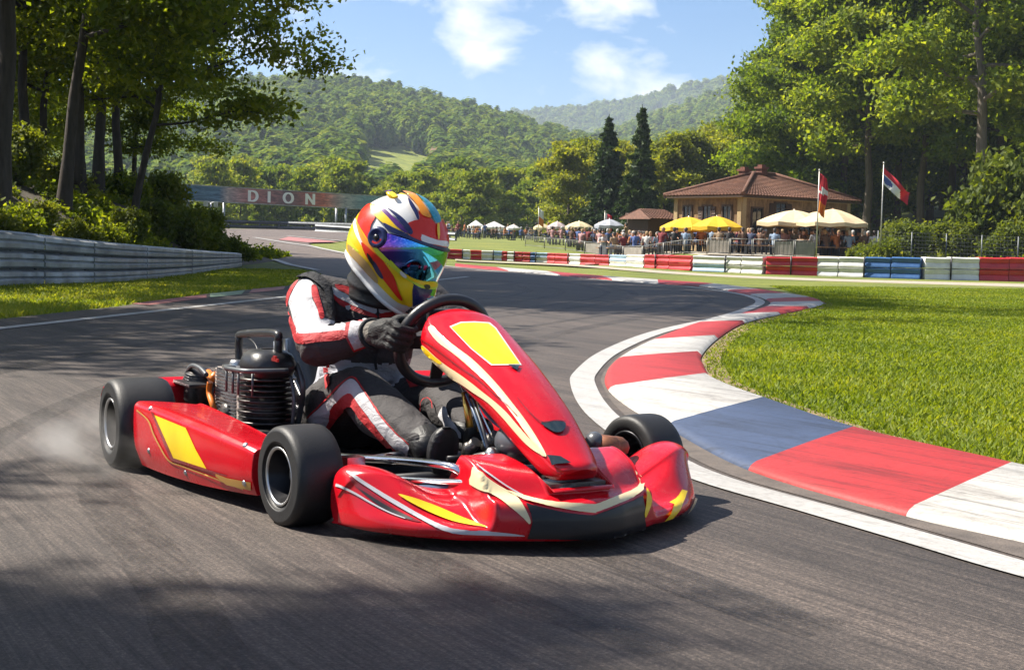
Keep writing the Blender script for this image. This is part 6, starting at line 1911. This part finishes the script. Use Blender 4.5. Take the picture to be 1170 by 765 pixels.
drv = empty('person', KPOS, KANG - R(90), 'person in red, white and charcoal racing suit and bright helmet, driving the red kart', 'person')
sh_r, el_r, wr_r = K(356, 341, 'y', -.195), K(364, 396, 'y', -.275), K(418, 380, 'y', -.185)
kn_r, an_r = K(409, 441, 'y', -.15), K(484, 504, 'y', -.125)
kn_l, an_l = K(506, 452, 'y', .12), K(536, 488, 'y', .05)
sh_l, el_l = Vector((.34, .20, .535)), Vector((.52, .29, .40))
GR = on_wheel(R(171)); GL = on_wheel(R(-22))
wr_l = GL + Vector((-.10, .045, -.005))
V3 = Vector
chains = [
    (0, [(V3((.19, 0, .17)), .125), (V3((.23, 0, .24)), .135)]),
    (1, [(V3((.25, 0, .27)), .148), (V3((.31, 0, .37)), .150)]),
    (0, [(V3((.32, 0, .42)), .155), (V3((.36, 0, .50)), .135), (V3((.38, 0, .555)), .095)]),
    (1, [(V3((.31, .0, .30)), .12), (V3((.35, .0, .40)), .105)]),
    (0, [(V3((.34, -.07, .515)), .098), (sh_r + V3((.0, .03, -.0)), .078)]), (0, [(V3((.34, .07, .515)), .098), (sh_l, .078)]),
    (0, [(V3((.385, 0, .56)), .075), (V3((.42, 0, .625)), .062)]),
    (0, [(sh_r, .079), (sh_r.lerp(el_r, .5) + V3((-.005, -.006, 0)), .072), (el_r, .062), (el_r.lerp(wr_r, .5) + V3((0, 0, -.003)), .056), (wr_r, .042)]),
    (0, [(sh_l, .079), (sh_l.lerp(el_l, .5), .070), (el_l, .060), (el_l.lerp(wr_l, .5), .052), (wr_l, .040)]),
    (0, [(V3((.20, -.085, .165)), .115), (V3((.25, -.12, .175)).lerp(kn_r, .4), .098), (kn_r + V3((-.01, 0, -.012)), .074), (kn_r + V3((.02, 0, -.012)), .072), (kn_r.lerp(an_r, .35) + V3((0, 0, -.018)), .082), (kn_r.lerp(an_r, .75) + V3((0, 0, -.006)), .066), (an_r, .052)]),
    (0, [(V3((.20, .085, .165)), .115), (V3((.25, .11, .175)).lerp(kn_l, .4), .098), (kn_l + V3((-.01, 0, -.012)), .074), (kn_l + V3((.02, 0, -.012)), .072), (kn_l.lerp(an_l, .35) + V3((0, 0, -.012)), .072), (kn_l.lerp(an_l, .75), .054), (an_l, .046)]),
]
me = fuse(chains, .0075, 9, [M['suit'], M['suit_grey']])
# cloth folds, strongest round the bends
NORM = [v.normal.copy() for v in me.vertices]; CO = [v.co.copy() for v in me.vertices]; NEW = []
for p, n in zip(CO, NORM):
    f = .35
    for c, w in ((el_r, 1.), (kn_r, .6), (wr_r, .8), (an_r, .9), (an_l, .9), (sh_r, .7), (V3((.3, 0, .33)), .8), (V3((.24, -.1, .2)), .8)):
        f = max(f, w * (1 - ss(.05, .17, (p - c).length)))
    d = noise.noise((p.x * 26, p.y * 26, p.z * 34)) * .0045 + (1 - abs(noise.noise((p.x * 15 + 7, p.y * 15, p.z * 22)))) ** 3 * .005 - .002
    NEW += list(p + n * d * f)
me.vertices.foreach_set('co', NEW); me.update()
suit = link_mesh('racing_suit', me, drv)
sk = Skin(suit)
q = lambda pts: C_(310, 300, 3.1875, pts)
q2 = lambda pts: C_(340, 400, 4.783, pts)
sp = spline_poly
T = dict(step=2.6)
# right sleeve
sk.put(sp(q([(62, 122), (88, 80), (125, 59), (150, 73), (158, 100), (148, 128), (163, 160), (176, 203), (140, 214), (102, 224), (80, 192), (66, 155)]), 3), M['suit_white'], **T)
sk.put(sp(q([(74, 170), (100, 216), (140, 206), (185, 202), (230, 214), (276, 226), (268, 252), (220, 252), (165, 256), (104, 262), (88, 240)]), 3), M['suit_white'], **T)
sk.put(sp(q([(46, 150), (56, 162), (72, 192), (90, 232), (104, 258), (160, 256), (220, 250), (270, 248), (268, 276), (220, 284), (160, 290), (116, 296), (88, 286), (76, 245), (60, 205), (44, 175)]), 3), M['suit_red'], **T)
sk.put(sp(q([(148, 84), (164, 88), (172, 120), (186, 170), (190, 200), (176, 206), (166, 165), (150, 130), (146, 105)]), 3), M['suit_red'], **T)
sk.put(sp(q([(60, 112), (84, 76), (100, 66), (80, 100), (66, 135), (60, 165), (50, 150)]), 3), M['suit_red'], **T)
# cuff
sk.put(q([(274, 214), (330, 204), (372, 200), (378, 292), (340, 306), (300, 322), (268, 268)]), M['suit_red'], **T)
sk.put(q([(290, 218), (330, 208), (354, 205), (362, 292), (330, 304), (302, 314), (280, 270)]), M['suit_white'], **T)
# chest
sk.put(sp(q([(204, 88), (225, 92), (262, 112), (310, 132), (376, 152), (384, 172), (378, 186), (340, 172), (290, 152), (240, 128), (212, 108)]), 3), M['suit_white'], **T)
sk.put(sp(q([(215, 112), (240, 130), (290, 154), (340, 174), (378, 188), (384, 200), (340, 190), (290, 172), (250, 154), (222, 134)]), 3), M['suit_red'], **T)
sk.put(sp(q([(232, 82), (270, 88), (300, 100), (318, 116), (300, 126), (268, 112), (240, 98)]), 3), M['suit_red'], **T)
sk.put(sp(q([(390, 154), (430, 150), (480, 160), (490, 176), (440, 178), (394, 184)]), 3), M['suit_white'], **T)
sk.put(sp(q([(392, 186), (440, 180), (490, 178), (490, 190), (440, 194), (394, 200)]), 3), M['suit_red'], **T)
sk.put(q([(268, 158), (286, 156), (292, 168), (284, 174), (272, 168)]), M['suit_white'], **T)
sk.put(q([(196, 372), (210, 360), (216, 400), (220, 440), (206, 462), (198, 420)]), M['suit_red'], **T)
sk.line(q([(384, 108), (386, 160), (390, 205)]), 1.6, M['suit_black'], **T)
sk.line(q([(388, 290), (382, 320), (376, 352), (380, 386)]), 2.6, M['suit_black'], **T)
# black yoke over the shoulder
sk.put(sp(q([(66, 66), (82, 48), (112, 40), (150, 42), (186, 58), (214, 84), (218, 110), (216, 180), (208, 196), (196, 150), (184, 104), (158, 76), (126, 58), (92, 62), (74, 78)]), 3), M['suit_black'], **T)
# right leg
sk.put(sp(q2([(64, 372), (110, 330), (180, 268), (240, 210), (285, 172), (318, 172), (348, 206), (400, 282), (470, 372), (540, 446), (618, 518), (616, 545), (602, 578), (550, 535), (480, 460), (410, 376), (350, 300), (314, 252), (290, 240), (240, 270), (190, 320), (178, 372), (160, 412), (110, 402), (70, 392)]), 2), M['suit_white'], **T)
sk.put(sp(q2([(160, 410), (178, 372), (190, 322), (240, 270), (290, 240), (316, 254), (350, 302), (410, 378), (480, 462), (550, 537), (602, 580), (604, 606), (575, 590), (500, 520), (420, 440), (350, 368), (310, 312), (270, 318), (230, 352), (195, 400), (170, 420)]), 2), M['suit_red'], **T)
sk.line(q2([(64, 366), (140, 292), (230, 208), (290, 164), (322, 166), (352, 200), (402, 276), (472, 366), (542, 440), (622, 512)]), 1.5, M['suit_red'], **T)
# left leg: pale patch along the shin
sk.put(sp(q2([(806, 318), (826, 322), (842, 360), (870, 400), (904, 446), (894, 480), (860, 462), (830, 430), (812, 390), (786, 360)]), 2), M['suit_white'], **T)
sk.line(q2([(684, 340), (690, 290), (716, 264), (746, 280), (756, 320)]), .9, M['suit_red'], **T)
sk.put(q2([(598, 118), (622, 112), (650, 168), (676, 205), (630, 214), (606, 176)]), M['suit_red'], **T)
sk.done()
# folds of the collar and the padded ring round the neck
cl = MB(); cN = V3((.405, 0, .598)); cax = V3((.35, .05, 1)).normalized()
cl.lathe([(.080, -.055), (.112, -.040), (.112, -.028), (.102, -.012), (.106, -.004), (.106, .008), (.097, .024), (.100, .034), (.097, .052), (.088, .058), (.080, .050), (.078, -.02)], cN, cax, 48)
cl.build('collar', M['leather'], drv)

# ---- gloves closed round the wheel rim
def glove(P, wrist, out_hint, name='glove'):
    O = (P - SC).normalized(); T_ = (SN.cross(O)).normalized()
    if T_.z < 0: T_ = -T_
    N = SN.copy()
    W = wrist
    ch = []
    pc = P + O * .036 + N * .030
    kn = [P + O * (.040 - .004 * abs(k - 1.3)) + N * .004 + T_ * (.034 - .0225 * k) for k in range(4)]
    # palm and back of the hand
    for k in range(4):
        b = W.lerp(kn[k], .38) + T_ * (.018 - .012 * k) * .6
        ch.append((0, [(W + T_ * (.012 - .008 * k), .026), (b, .023), (kn[k], .0145)]))
    ch.append((0, [(W, .034), (W.lerp(pc, .6), .031), (pc, .024)]))
    ln = (.94, 1.04, 1.0, .84)
    for k in range(4):
        t = T_ * (.034 - .0225 * k); L = ln[k]
        p1 = kn[k]; p2 = P + t * .96 + O * .027 - N * (.027 * L); p3 = P + t * .93 - O * (.006) - N * (.034 * L); p4 = P + t * .92 - O * (.030 * L) - N * .012
        ch.append((0, [(p1, .0128), (p1.lerp(p2, .5) + (O - N) * .004, .0112), (p2, .0116), (p3, .0102), (p4, .0088)]))
    ch.append((0, [(pc + T_ * .010, .017), (P + T_ * .036 + N * .030 + O * .010, .0135), (P + T_ * .046 + N * .022 - O * .014, .0122), (P + T_ * .040 + N * .004 - O * .028, .0102)]))
    d = (W - pc).normalized()
    ch.append((1, [(W + d * .030, .041), (W + d * .002, .038)]))
    m = fuse(ch, .0034, 3, [M['glove'], M['glove_grey']])
    o = link_mesh(name, m, drv)
    st_ = MB(); a_ = (pc - W).normalized(); c_ = W + d * .012; u = a_.orthogonal().normalized(); w = a_.cross(u)
    st_.tube([c_ + (u * math.cos(x) + w * math.sin(x)) * .0405 for x in [2 * math.pi * i / 28 for i in range(29)]], .0065, 8, cap=False)
    st_.build('strap', M['suit_black'], o)
    return o
glove(GR, wr_r + V3((.045, .008, .002)), -1)
glove(GL, wr_l + V3((.03, -.01, .002)), 1)

# ---- shoes
def shoe(an, heel, toe):
    d = (toe - heel).normalized()
    side = V3((0, 1, 0)); nrm = d.cross(side).normalized()
    if nrm.x < 0: nrm = -nrm            # sole looks forward
    rows = []; sole = []
    L = (toe - heel).length
    n = 15
    for i in range(n):
        t = i / (n - 1)
        w = .040 * (math.sin(math.pi * min(1, max(0.03, t * .93 + .05))) ** .42) * (.86 + .22 * t)
        h = lerp_tab([(0, .055), (.25, .070), (.5, .055), (.8, .040), (1, .018)], t) * (1 if 0 < i < n - 1 else .5)
        c = heel + d * (L * t)
        rows.append([c + side * (w * math.cos(a)) * (1 if True else 1) - nrm * (h * math.sin(a)) for a in [math.pi * k / 14 for k in range(15)]])
        sole.append([c + side * w * 1.06 + nrm * .0, c + side * w * 1.06 + nrm * .012, c + side * w * .5 + nrm * .016, c - side * w * .5 + nrm * .016, c - side * w * 1.06 + nrm * .012, c - side * w * 1.06])
    mb = MB(); mb.grid(rows); mb.grid([r[::-1] for r in sole])
    for r in (rows[0], rows[-1]): mb.add(r, [tuple(range(len(r)))])
    mb.tube([an + (an - (heel - nrm * .045)).normalized() * .02, heel.lerp(toe, .22) - nrm * .048], [.047, .046], 16)
    o = mb.build('shoe', M['shoe_black'], drv)
    bm = bmesh.new(); bm.from_mesh(o.data); bmesh.ops.recalc_face_normals(bm, faces=bm.faces); bm.to_mesh(o.data); bm.free()
    return o
shoe(an_r, K(502, 540, 'y', -.12), K(503, 488, 'y', -.115) + V3((.035, 0, .004)))
shoe(an_l, K(541, 524, 'y', .05), K(546, 478, 'y', .045) + V3((.03, 0, .003)))

# ---- helmet
HC = K(453, 283, 'y', 0)
HM = Matrix.Translation(HC) @ Matrix.Rotation(R(HYAW), 4, 'Z') @ Matrix.Rotation(R(HPIT), 4, 'Y') @ Matrix.Rotation(R(HROL), 4, 'X')
helm = bpy.data.objects.new('helmet', None); COL.objects.link(helm); helm.parent = drv; helm.location = HC; helm.rotation_euler = HM.to_euler()
ELL = [((0, 0, 0), (.158, .131, .165)), ((.060, 0, -.085), (.120, .106, .098))]
def h_r(d):
    rr = []
    for c, r in ELL:
        a = sum((d[i] / r[i]) ** 2 for i in range(3)); b = -2 * sum(d[i] * c[i] / r[i] ** 2 for i in range(3)); k = sum((c[i] / r[i]) ** 2 for i in range(3)) - 1
        rr.append((-b + math.sqrt(max(0, b * b - 4 * a * k))) / (2 * a))
    p = 22
    return (sum(x ** p for x in rr)) ** (1 / p)
def h_pt(phi, th, off=0.):
    d = V3((math.cos(phi) * math.cos(th), math.sin(phi) * math.cos(th), math.sin(th)))
    return d * (h_r(d) + off)
def cutz(p): return p.z < -.112 - .25 * max(-.1, p.x)
nph = 96
rows = []
thb = []
for i in range(nph):
    ph = 2 * math.pi * i / nph
    th = 0.
    while th > -1.5 and not cutz(h_pt(ph, th)): th -= .006
    thb.append(th)
for k in range(61):
    f = k / 60
    rows.append([h_pt(2 * math.pi * i / nph, math.pi / 2 * (1 - f) * .9995 + thb[i] * f if True else 0) for i in range(nph)])
mb = MB(); mb.grid(rows, closed=True, flip=True)
inner = []
for s, dz in ((.93, .004), (.90, .03), (.86, .08), (.7, .13), (.2, .15)):
    inner.append([V3((p.x * s, p.y * s, p.z + dz)) for p in rows[-1]])
mb.cur = 1
mb.grid([rows[-1]] + inner, closed=True, flip=True)
M['helmet'] = paint('helmet_white', (.68, .67, .65), .2, .6)
shell = mb.build('shell', [M['helmet'], simple('helmet_lining', (.20, .135, .07), .9)], helm)
# the skin uses raycasts against the shell only
HP = {k: paint('helmet_' + k, c, .24, .3) for k, c in dict(red=(.66, .020, .006), yellow=(.80, .52, .010), orange=(.80, .27, .012), teal=(.006, .25, .34), purple=(.085, .016, .16), navy=(.012, .018, .085), lime=(.56, .62, .04), tan=(.42, .27, .10), black=(.012, .012, .013)).items()}
sk = Skin(shell)
q = lambda pts: C_(380, 210, 5.1, pts)
T = dict(step=2.)
P_ = lambda pts, m, n=3: sk.put(spline_poly(q(pts), n), HP[m] if m in HP else M['helmet'], **T)
P_([(72, 300), (84, 240), (120, 175), (160, 138), (172, 200), (185, 260), (232, 345), (330, 455), (390, 560), (432, 660), (444, 705), (380, 690), (300, 620), (200, 512), (110, 422), (76, 372)], 'yellow')
P_([(82, 270), (100, 215), (118, 185), (108, 240), (104, 300), (118, 345), (160, 400), (120, 378), (90, 340)], 'lime')
P_([(120, 215), (132, 180), (146, 230), (170, 300), (205, 360), (228, 410), (200, 400), (160, 340), (132, 280)], 'white')
P_([(96, 352), (150, 400), (190, 440), (230, 490), (262, 545), (262, 580), (210, 530), (150, 460), (100, 400)], 'tan')
P_([(148, 212), (170, 160), (208, 122), (240, 124), (244, 160), (252, 196), (228, 240), (222, 290), (238, 330), (218, 335), (182, 282), (160, 245)], 'red')
P_([(140, 218), (160, 250), (185, 300), (220, 345), (262, 400), (312, 450), (345, 490), (320, 482), (260, 430), (205, 380), (165, 310)], 'orange')
P_([(172, 342), (205, 362), (250, 405), (300, 450), (345, 500), (366, 560), (385, 620), (408, 672), (388, 668), (340, 610), (290, 545), (240, 480), (195, 410)], 'red')
P_([(226, 446), (250, 452), (280, 500), (300, 545), (286, 548), (254, 506)], 'navy')
P_([(206, 402), (226, 420), (246, 456), (238, 472), (214, 436)], 'black')
P_([(262, 392), (318, 448), (372, 500), (430, 545), (468, 585), (462, 640), (462, 700), (436, 706), (410, 660), (385, 600), (362, 540), (330, 490)], 'yellow')
P_([(232, 340), (262, 372), (330, 440), (400, 510), (470, 560), (440, 552), (376, 506), (312, 452), (254, 396)], 'lime')
P_([(466, 590), (510, 606), (566, 612), (560, 640), (520, 682), (485, 698), (464, 700)], 'navy')
P_([(340, 440), (390, 490), (450, 535), (520, 560), (596, 566), (596, 604), (560, 612), (510, 604), (456, 572), (396, 526), (350, 476)], 'lime')
P_([(430, 520), (470, 546), (530, 566), (590, 572), (588, 598), (540, 596), (480, 572), (440, 545)], 'yellow')
P_([(398, 500), (430, 528), (424, 545), (396, 520)], 'white', 2)
P_([(524, 586), (552, 586), (556, 608), (532, 610)], 'black', 2)
# crown
P_([(442, 292), (436, 240), (470, 222), (500, 212), (496, 168), (520, 182), (560, 208), (590, 238), (612, 232), (632, 210), (656, 262), (662, 350), (640, 372), (590, 362), (520, 345), (470, 322)], 'red')
P_([(514, 302), (520, 300), (600, 330), (655, 336), (655, 366), (600, 356), (514, 336)], 'white', 2)
P_([(232, 132), (262, 138), (300, 170), (350, 226), (390, 262), (426, 286), (410, 300), (370, 282), (320, 248), (275, 214), (246, 182), (234, 155)], 'yellow')
P_([(262, 142), (312, 158), (352, 196), (392, 232), (436, 282), (420, 288), (372, 250), (330, 204), (296, 172)], 'purple')
P_([(322, 152), (362, 172), (408, 206), (444, 246), (466, 286), (448, 298), (420, 262), (384, 216), (350, 180)], 'navy')
P_([(398, 56), (440, 62), (486, 88), (524, 136), (550, 176), (562, 206), (538, 204), (508, 186), (490, 148), (462, 108), (430, 78)], 'orange')
P_([(452, 62), (500, 82), (548, 116), (584, 158), (606, 196), (612, 222), (598, 238), (578, 220), (560, 186), (538, 142), (506, 102), (478, 78)], 'teal')
P_([(438, 100), (466, 132), (488, 172), (498, 214), (488, 216), (470, 180), (446, 138)], 'navy')
P_([(306, 236), (360, 262), (420, 290), (470, 318), (520, 338), (600, 362), (655, 376), (650, 396), (590, 378), (515, 352), (420, 316), (330, 276)], 'navy')
P_([(592, 244), (602, 240), (606, 300), (600, 330), (594, 300)], 'yellow', 2)
P_([(340, 72), (362, 76), (378, 94), (358, 100), (346, 90)], 'yellow', 2)
P_([(300, 52), (350, 62), (330, 74), (296, 66)], 'purple', 2)
sk.done()
# white lip round the neck opening
rt = MB(); rt.tube([V3((p.x * 1.0, p.y * 1.0, p.z)) for p in rows[-1]] + [rows[-1][0]], .0078, 8, cap=False); rt.build('edge_trim', M['helmet'], helm)
# visor: a tinted mirrored shield following the shell
def visor_mat():
    m = NT('mirror_visor'); co = m.coord()
    sep = m.t.nodes.new('ShaderNodeSeparateXYZ'); m.l(co, sep.inputs[0])
    nz = m.noise(9, 3, .6, co, .6)
    md = m.t.nodes.new('ShaderNodeMath'); md.operation = 'MULTIPLY_ADD'; m.l(nz.outputs['Fac'], md.inputs[0]); md.inputs[1].default_value = .05; m.l(sep.outputs[1], md.inputs[2])
    mr = m.t.nodes.new('ShaderNodeMapRange'); mr.inputs[1].default_value = -.11; mr.inputs[2].default_value = .15; m.l(md.outputs[0], mr.inputs[0])
    rp = m.ramp(mr.outputs[0], [(.0, (.34, .03, .26, 1)), (.05, (.20, .06, .50, 1)), (.12, (.04, .20, .70, 1)), (.25, (.03, .42, .72, 1)), (.5, (.05, .46, .50, 1)), (.7, (.16, .30, .20, 1)), (.88, (.28, .18, .05, 1))])
    m.l(rp.outputs[0], m.bsdf.inputs['Base Color']); m.set(Metallic=1., Roughness=.06, Coat_Weight=1., Coat_Roughness=.02)
    return m.mat
M['visor'] = visor_mat()
PH = R(88)
def vz(f):     # f in -1..1 across the face
    a = abs(f)
    return VTOP - (VTOP - .052) * a ** 2.2, VBOT + (.022 - VBOT) * a ** 1.7
mb = MB(); rows_v = []
for k in range(15):
    t = k / 14; row = []
    for i in range(81):
        f = -1 + 2 * i / 80; ph = PH * f; zt, zb = vz(f)
        z = zb + (zt - zb) * t
        # angle that gives this height
        lo, hi = -1.2, 1.2
        for _ in range(22):
            mid = (lo + hi) / 2
            if h_pt(ph, mid).z < z: lo = mid
            else: hi = mid
        row.append(h_pt(ph, lo, .0062))
    rows_v.append(row)
mb.grid(rows_v)
vo = mb.build('visor', M['visor'], helm); sd = vo.modifiers.new('t', 'SOLIDIFY'); sd.thickness = .003; sd.offset = -1
# white strip above the sight opening
mb = MB(); rows_s = []
for k in range(4):
    t = k / 3; row = []
    for i in range(61):
        f = -.62 + 1.24 * i / 60; ph = PH * f; zt, zb = vz(f); z = zt - .002 + .010 * t * (1 - (abs(f) / .62) ** 3 * .7)
        lo, hi = -1.2, 1.3
        for _ in range(22):
            mid = (lo + hi) / 2
            if h_pt(ph, mid).z < z: lo = mid
            else: hi = mid
        row.append(h_pt(ph, lo, .0068))
    rows_s.append(row)
mb.grid(rows_s); vs_ = mb.build('visor_strip', M['helmet'], helm); sd = vs_.modifiers.new('t', 'SOLIDIFY'); sd.thickness = .002; sd.offset = -1
for s in (-1, 1):
    pv_ = h_pt(R(91) * s, .25); nn = V3((pv_.x * .2, pv_.y, pv_.z * .4)).normalized()
    mb = MB(); mb.lathe([(0, .010), (.010, .010), (.012, .012), (.021, .011), (.023, .013), (.030, .010), (.033, .004), (.033, -.012)], pv_, nn, 32, 0)
    pvt = mb.build('visor_pivot', HP['navy'], helm)
    mb = MB(); mb.lathe([(0, .014), (.008, .014), (.009, .010)], pv_, nn, 20); mb.build('screw', HP['black'], pvt)
    mb = MB(); mb.lathe([(.014, .0118), (.020, .0118)], pv_, nn, 24, None, .5, 2.6); mb.build('badge', HP['red'], pvt)
# roof vents
mb = MB(); p = h_pt(R(150), 1.0); mb.ball(p, (.026, .018, .010), 14); p2 = h_pt(R(-150), 1.05); mb.ball(p2, (.026, .018, .010), 14); mb.build('vent', HP['yellow'], helm)
# mouth vent on the chin bar
mb = MB()
for k in range(3):
    mb.tube([h_pt(R(a), -.60 - .045 * k, .001) for a in range(-16, 17, 4)], .0032, 6)
mb.build('chin_vent', HP['black'], helm)
# ------------------------------------------------------------------ light, air, camera
SUN = Vector((-.61, .17, .775)).normalized()
sl = bpy.data.lights.new('sun', 'SUN'); sl.energy = 5.0; sl.angle = R(.5); sl.color = (1., .93, .82)
so = bpy.data.objects.new('sun', sl); COL.objects.link(so)
so.rotation_euler = (-SUN).to_track_quat('-Z', 'Y').to_euler(); so.location = (-30, 20, 40)
w = bpy.data.worlds.new('World'); scene.world = w; w.use_nodes = True
nt = w.node_tree; bg = nt.nodes['Background']
sky = nt.nodes.new('ShaderNodeTexSky'); sky.sky_type = 'NISHITA'; sky.sun_disc = False
sky.sun_elevation = math.asin(SUN.z); sky.sun_rotation = math.atan2(SUN.x, SUN.y)
sky.air_density = .8; sky.dust_density = 1.0; sky.ozone_density = 4.
bg.inputs['Strength'].default_value = .064
# clouds of the sky: noise over the direction of view from the ground
tc = nt.nodes.new('ShaderNodeTexCoord')
mp = nt.nodes.new('ShaderNodeMapping'); mp.inputs['Scale'].default_value = (1, 1, 2.0); nt.links.new(tc.outputs['Generated'], mp.inputs[0])
mp.inputs['Location'].default_value = CLOUD_OFF
n1 = nt.nodes.new('ShaderNodeTexNoise'); n1.inputs['Scale'].default_value = 12.; n1.inputs['Detail'].default_value = 9; n1.inputs['Roughness'].default_value = .52; n1.inputs['Distortion'].default_value = .25
nt.links.new(mp.outputs[0], n1.inputs['Vector'])
rp = nt.nodes.new('ShaderNodeValToRGB'); rp.color_ramp.elements[0].position = .50; rp.color_ramp.elements[1].position = .66
rp.color_ramp.elements[0].color = (0, 0, 0, 1); rp.color_ramp.elements[1].color = (1, 1, 1, 1)
nt.links.new(n1.outputs['Fac'], rp.inputs[0])
mx = nt.nodes.new('ShaderNodeMix'); mx.data_type = 'RGBA'; nt.links.new(rp.outputs[0], mx.inputs[0]); nt.links.new(sky.outputs[0], mx.inputs[6])
mx.inputs[7].default_value = (7.4, 7.6, 8.0, 1)
# sky a little more saturated, as in the picture
hs = nt.nodes.new('ShaderNodeHueSaturation'); hs.inputs['Saturation'].default_value = 1.2
nt.links.new(mx.outputs[2], hs.inputs['Color']); nt.links.new(hs.outputs[0], bg.inputs['Color'])

def haze():
    mb = MB(); mb.box((0, 1200, 95), (4400, 2700, 194)); o = mb.build('haze', M['hazev'], weld=False)
    tag(o, kind='stuff')
hm = bpy.data.materials.new('haze_air'); hm.use_nodes = True
for n in list(hm.node_tree.nodes):
    if n.type == 'BSDF_PRINCIPLED': hm.node_tree.nodes.remove(n)
pv = hm.node_tree.nodes.new('ShaderNodeVolumePrincipled'); pv.inputs['Density'].default_value = HAZE; pv.inputs['Color'].default_value = (.72, .84, 1, 1); pv.inputs['Anisotropy'].default_value = .2
hm.node_tree.links.new(pv.outputs[0], [n for n in hm.node_tree.nodes if n.type == 'OUTPUT_MATERIAL'][0].inputs['Volume'])
M['hazev'] = hm
if HAZE > 0: haze()

# dust thrown up behind the rear wheel: a small real cloud
def dust():
    sm = bpy.data.materials.new('dust_cloud'); sm.use_nodes = True; t = sm.node_tree
    for n in list(t.nodes):
        if n.type == 'BSDF_PRINCIPLED': t.nodes.remove(n)
    pv = t.nodes.new('ShaderNodeVolumePrincipled'); pv.inputs['Color'].default_value = (.95, .92, .88, 1); pv.inputs['Anisotropy'].default_value = .3
    tc_ = t.nodes.new('ShaderNodeTexCoord'); nz = t.nodes.new('ShaderNodeTexNoise'); nz.inputs['Scale'].default_value = 5.; nz.inputs['Detail'].default_value = 5
    mp_ = t.nodes.new('ShaderNodeMapping'); mp_.inputs['Scale'].default_value = (.6, 1.6, 1.6); t.links.new(tc_.outputs['Object'], mp_.inputs[0]); t.links.new(mp_.outputs[0], nz.inputs['Vector'])
    ln = t.nodes.new('ShaderNodeVectorMath'); ln.operation = 'MULTIPLY'; ln.inputs[1].default_value = (1 / .5, 1 / .24, 1 / .14); t.links.new(tc_.outputs['Object'], ln.inputs[0])
    le = t.nodes.new('ShaderNodeVectorMath'); le.operation = 'LENGTH'; t.links.new(ln.outputs[0], le.inputs[0])
    fa = t.nodes.new('ShaderNodeMapRange'); fa.inputs[1].default_value = 1.; fa.inputs[2].default_value = .1; fa.inputs[3].default_value = 0; fa.inputs[4].default_value = 1; t.links.new(le.outputs['Value'], fa.inputs[0])
    th = t.nodes.new('ShaderNodeMapRange'); th.inputs[1].default_value = .46; th.inputs[2].default_value = .75; t.links.new(nz.outputs['Fac'], th.inputs[0])
    mu = t.nodes.new('ShaderNodeMath'); mu.operation = 'MULTIPLY'; t.links.new(fa.outputs[0], mu.inputs[0]); t.links.new(th.outputs[0], mu.inputs[1])
    m2 = t.nodes.new('ShaderNodeMath'); m2.operation = 'MULTIPLY'; m2.inputs[1].default_value = 4.6; t.links.new(mu.outputs[0], m2.inputs[0]); t.links.new(m2.outputs[0], pv.inputs['Density'])
    t.links.new(pv.outputs[0], [n for n in t.nodes if n.type == 'OUTPUT_MATERIAL'][0].inputs['Volume'])
    mb = MB(); mb.ball((0, 0, 0), (.5, .24, .14), 24); o = mb.build('tyre_dust', sm)
    p = hit(84, 532) + Vector((0, 0, .08)); o.location = p; o.rotation_euler = (0, 0, KANG - R(90) + .1); tag(o, kind='stuff')
dust()
cam = bpy.data.cameras.new('camera'); co = bpy.data.objects.new('camera', cam); COL.objects.link(co)
cam.sensor_width = 36; cam.lens = 36 * F / 1170; cam.clip_start = .05; cam.clip_end = 12000
mw = Matrix((AX_R, AX_U, -FWD)).transposed().to_4x4(); mw.translation = EYE
co.matrix_world = mw
scene.camera = co
vs = scene.view_settings
scene.display_settings.display_device = 'sRGB'
vs.view_transform = 'Standard'; vs.look = 'None'; vs.exposure = EXPO; vs.gamma = 1; vs.use_curve_mapping = False
scene.cycles.use_denoising = True
scene.cycles.max_bounces = 8; scene.cycles.transparent_max_bounces = 8; scene.cycles.volume_bounces = 0
scene.cycles.sample_clamp_indirect = 6
scene.cycles.caustics_reflective = False; scene.cycles.caustics_refractive = False
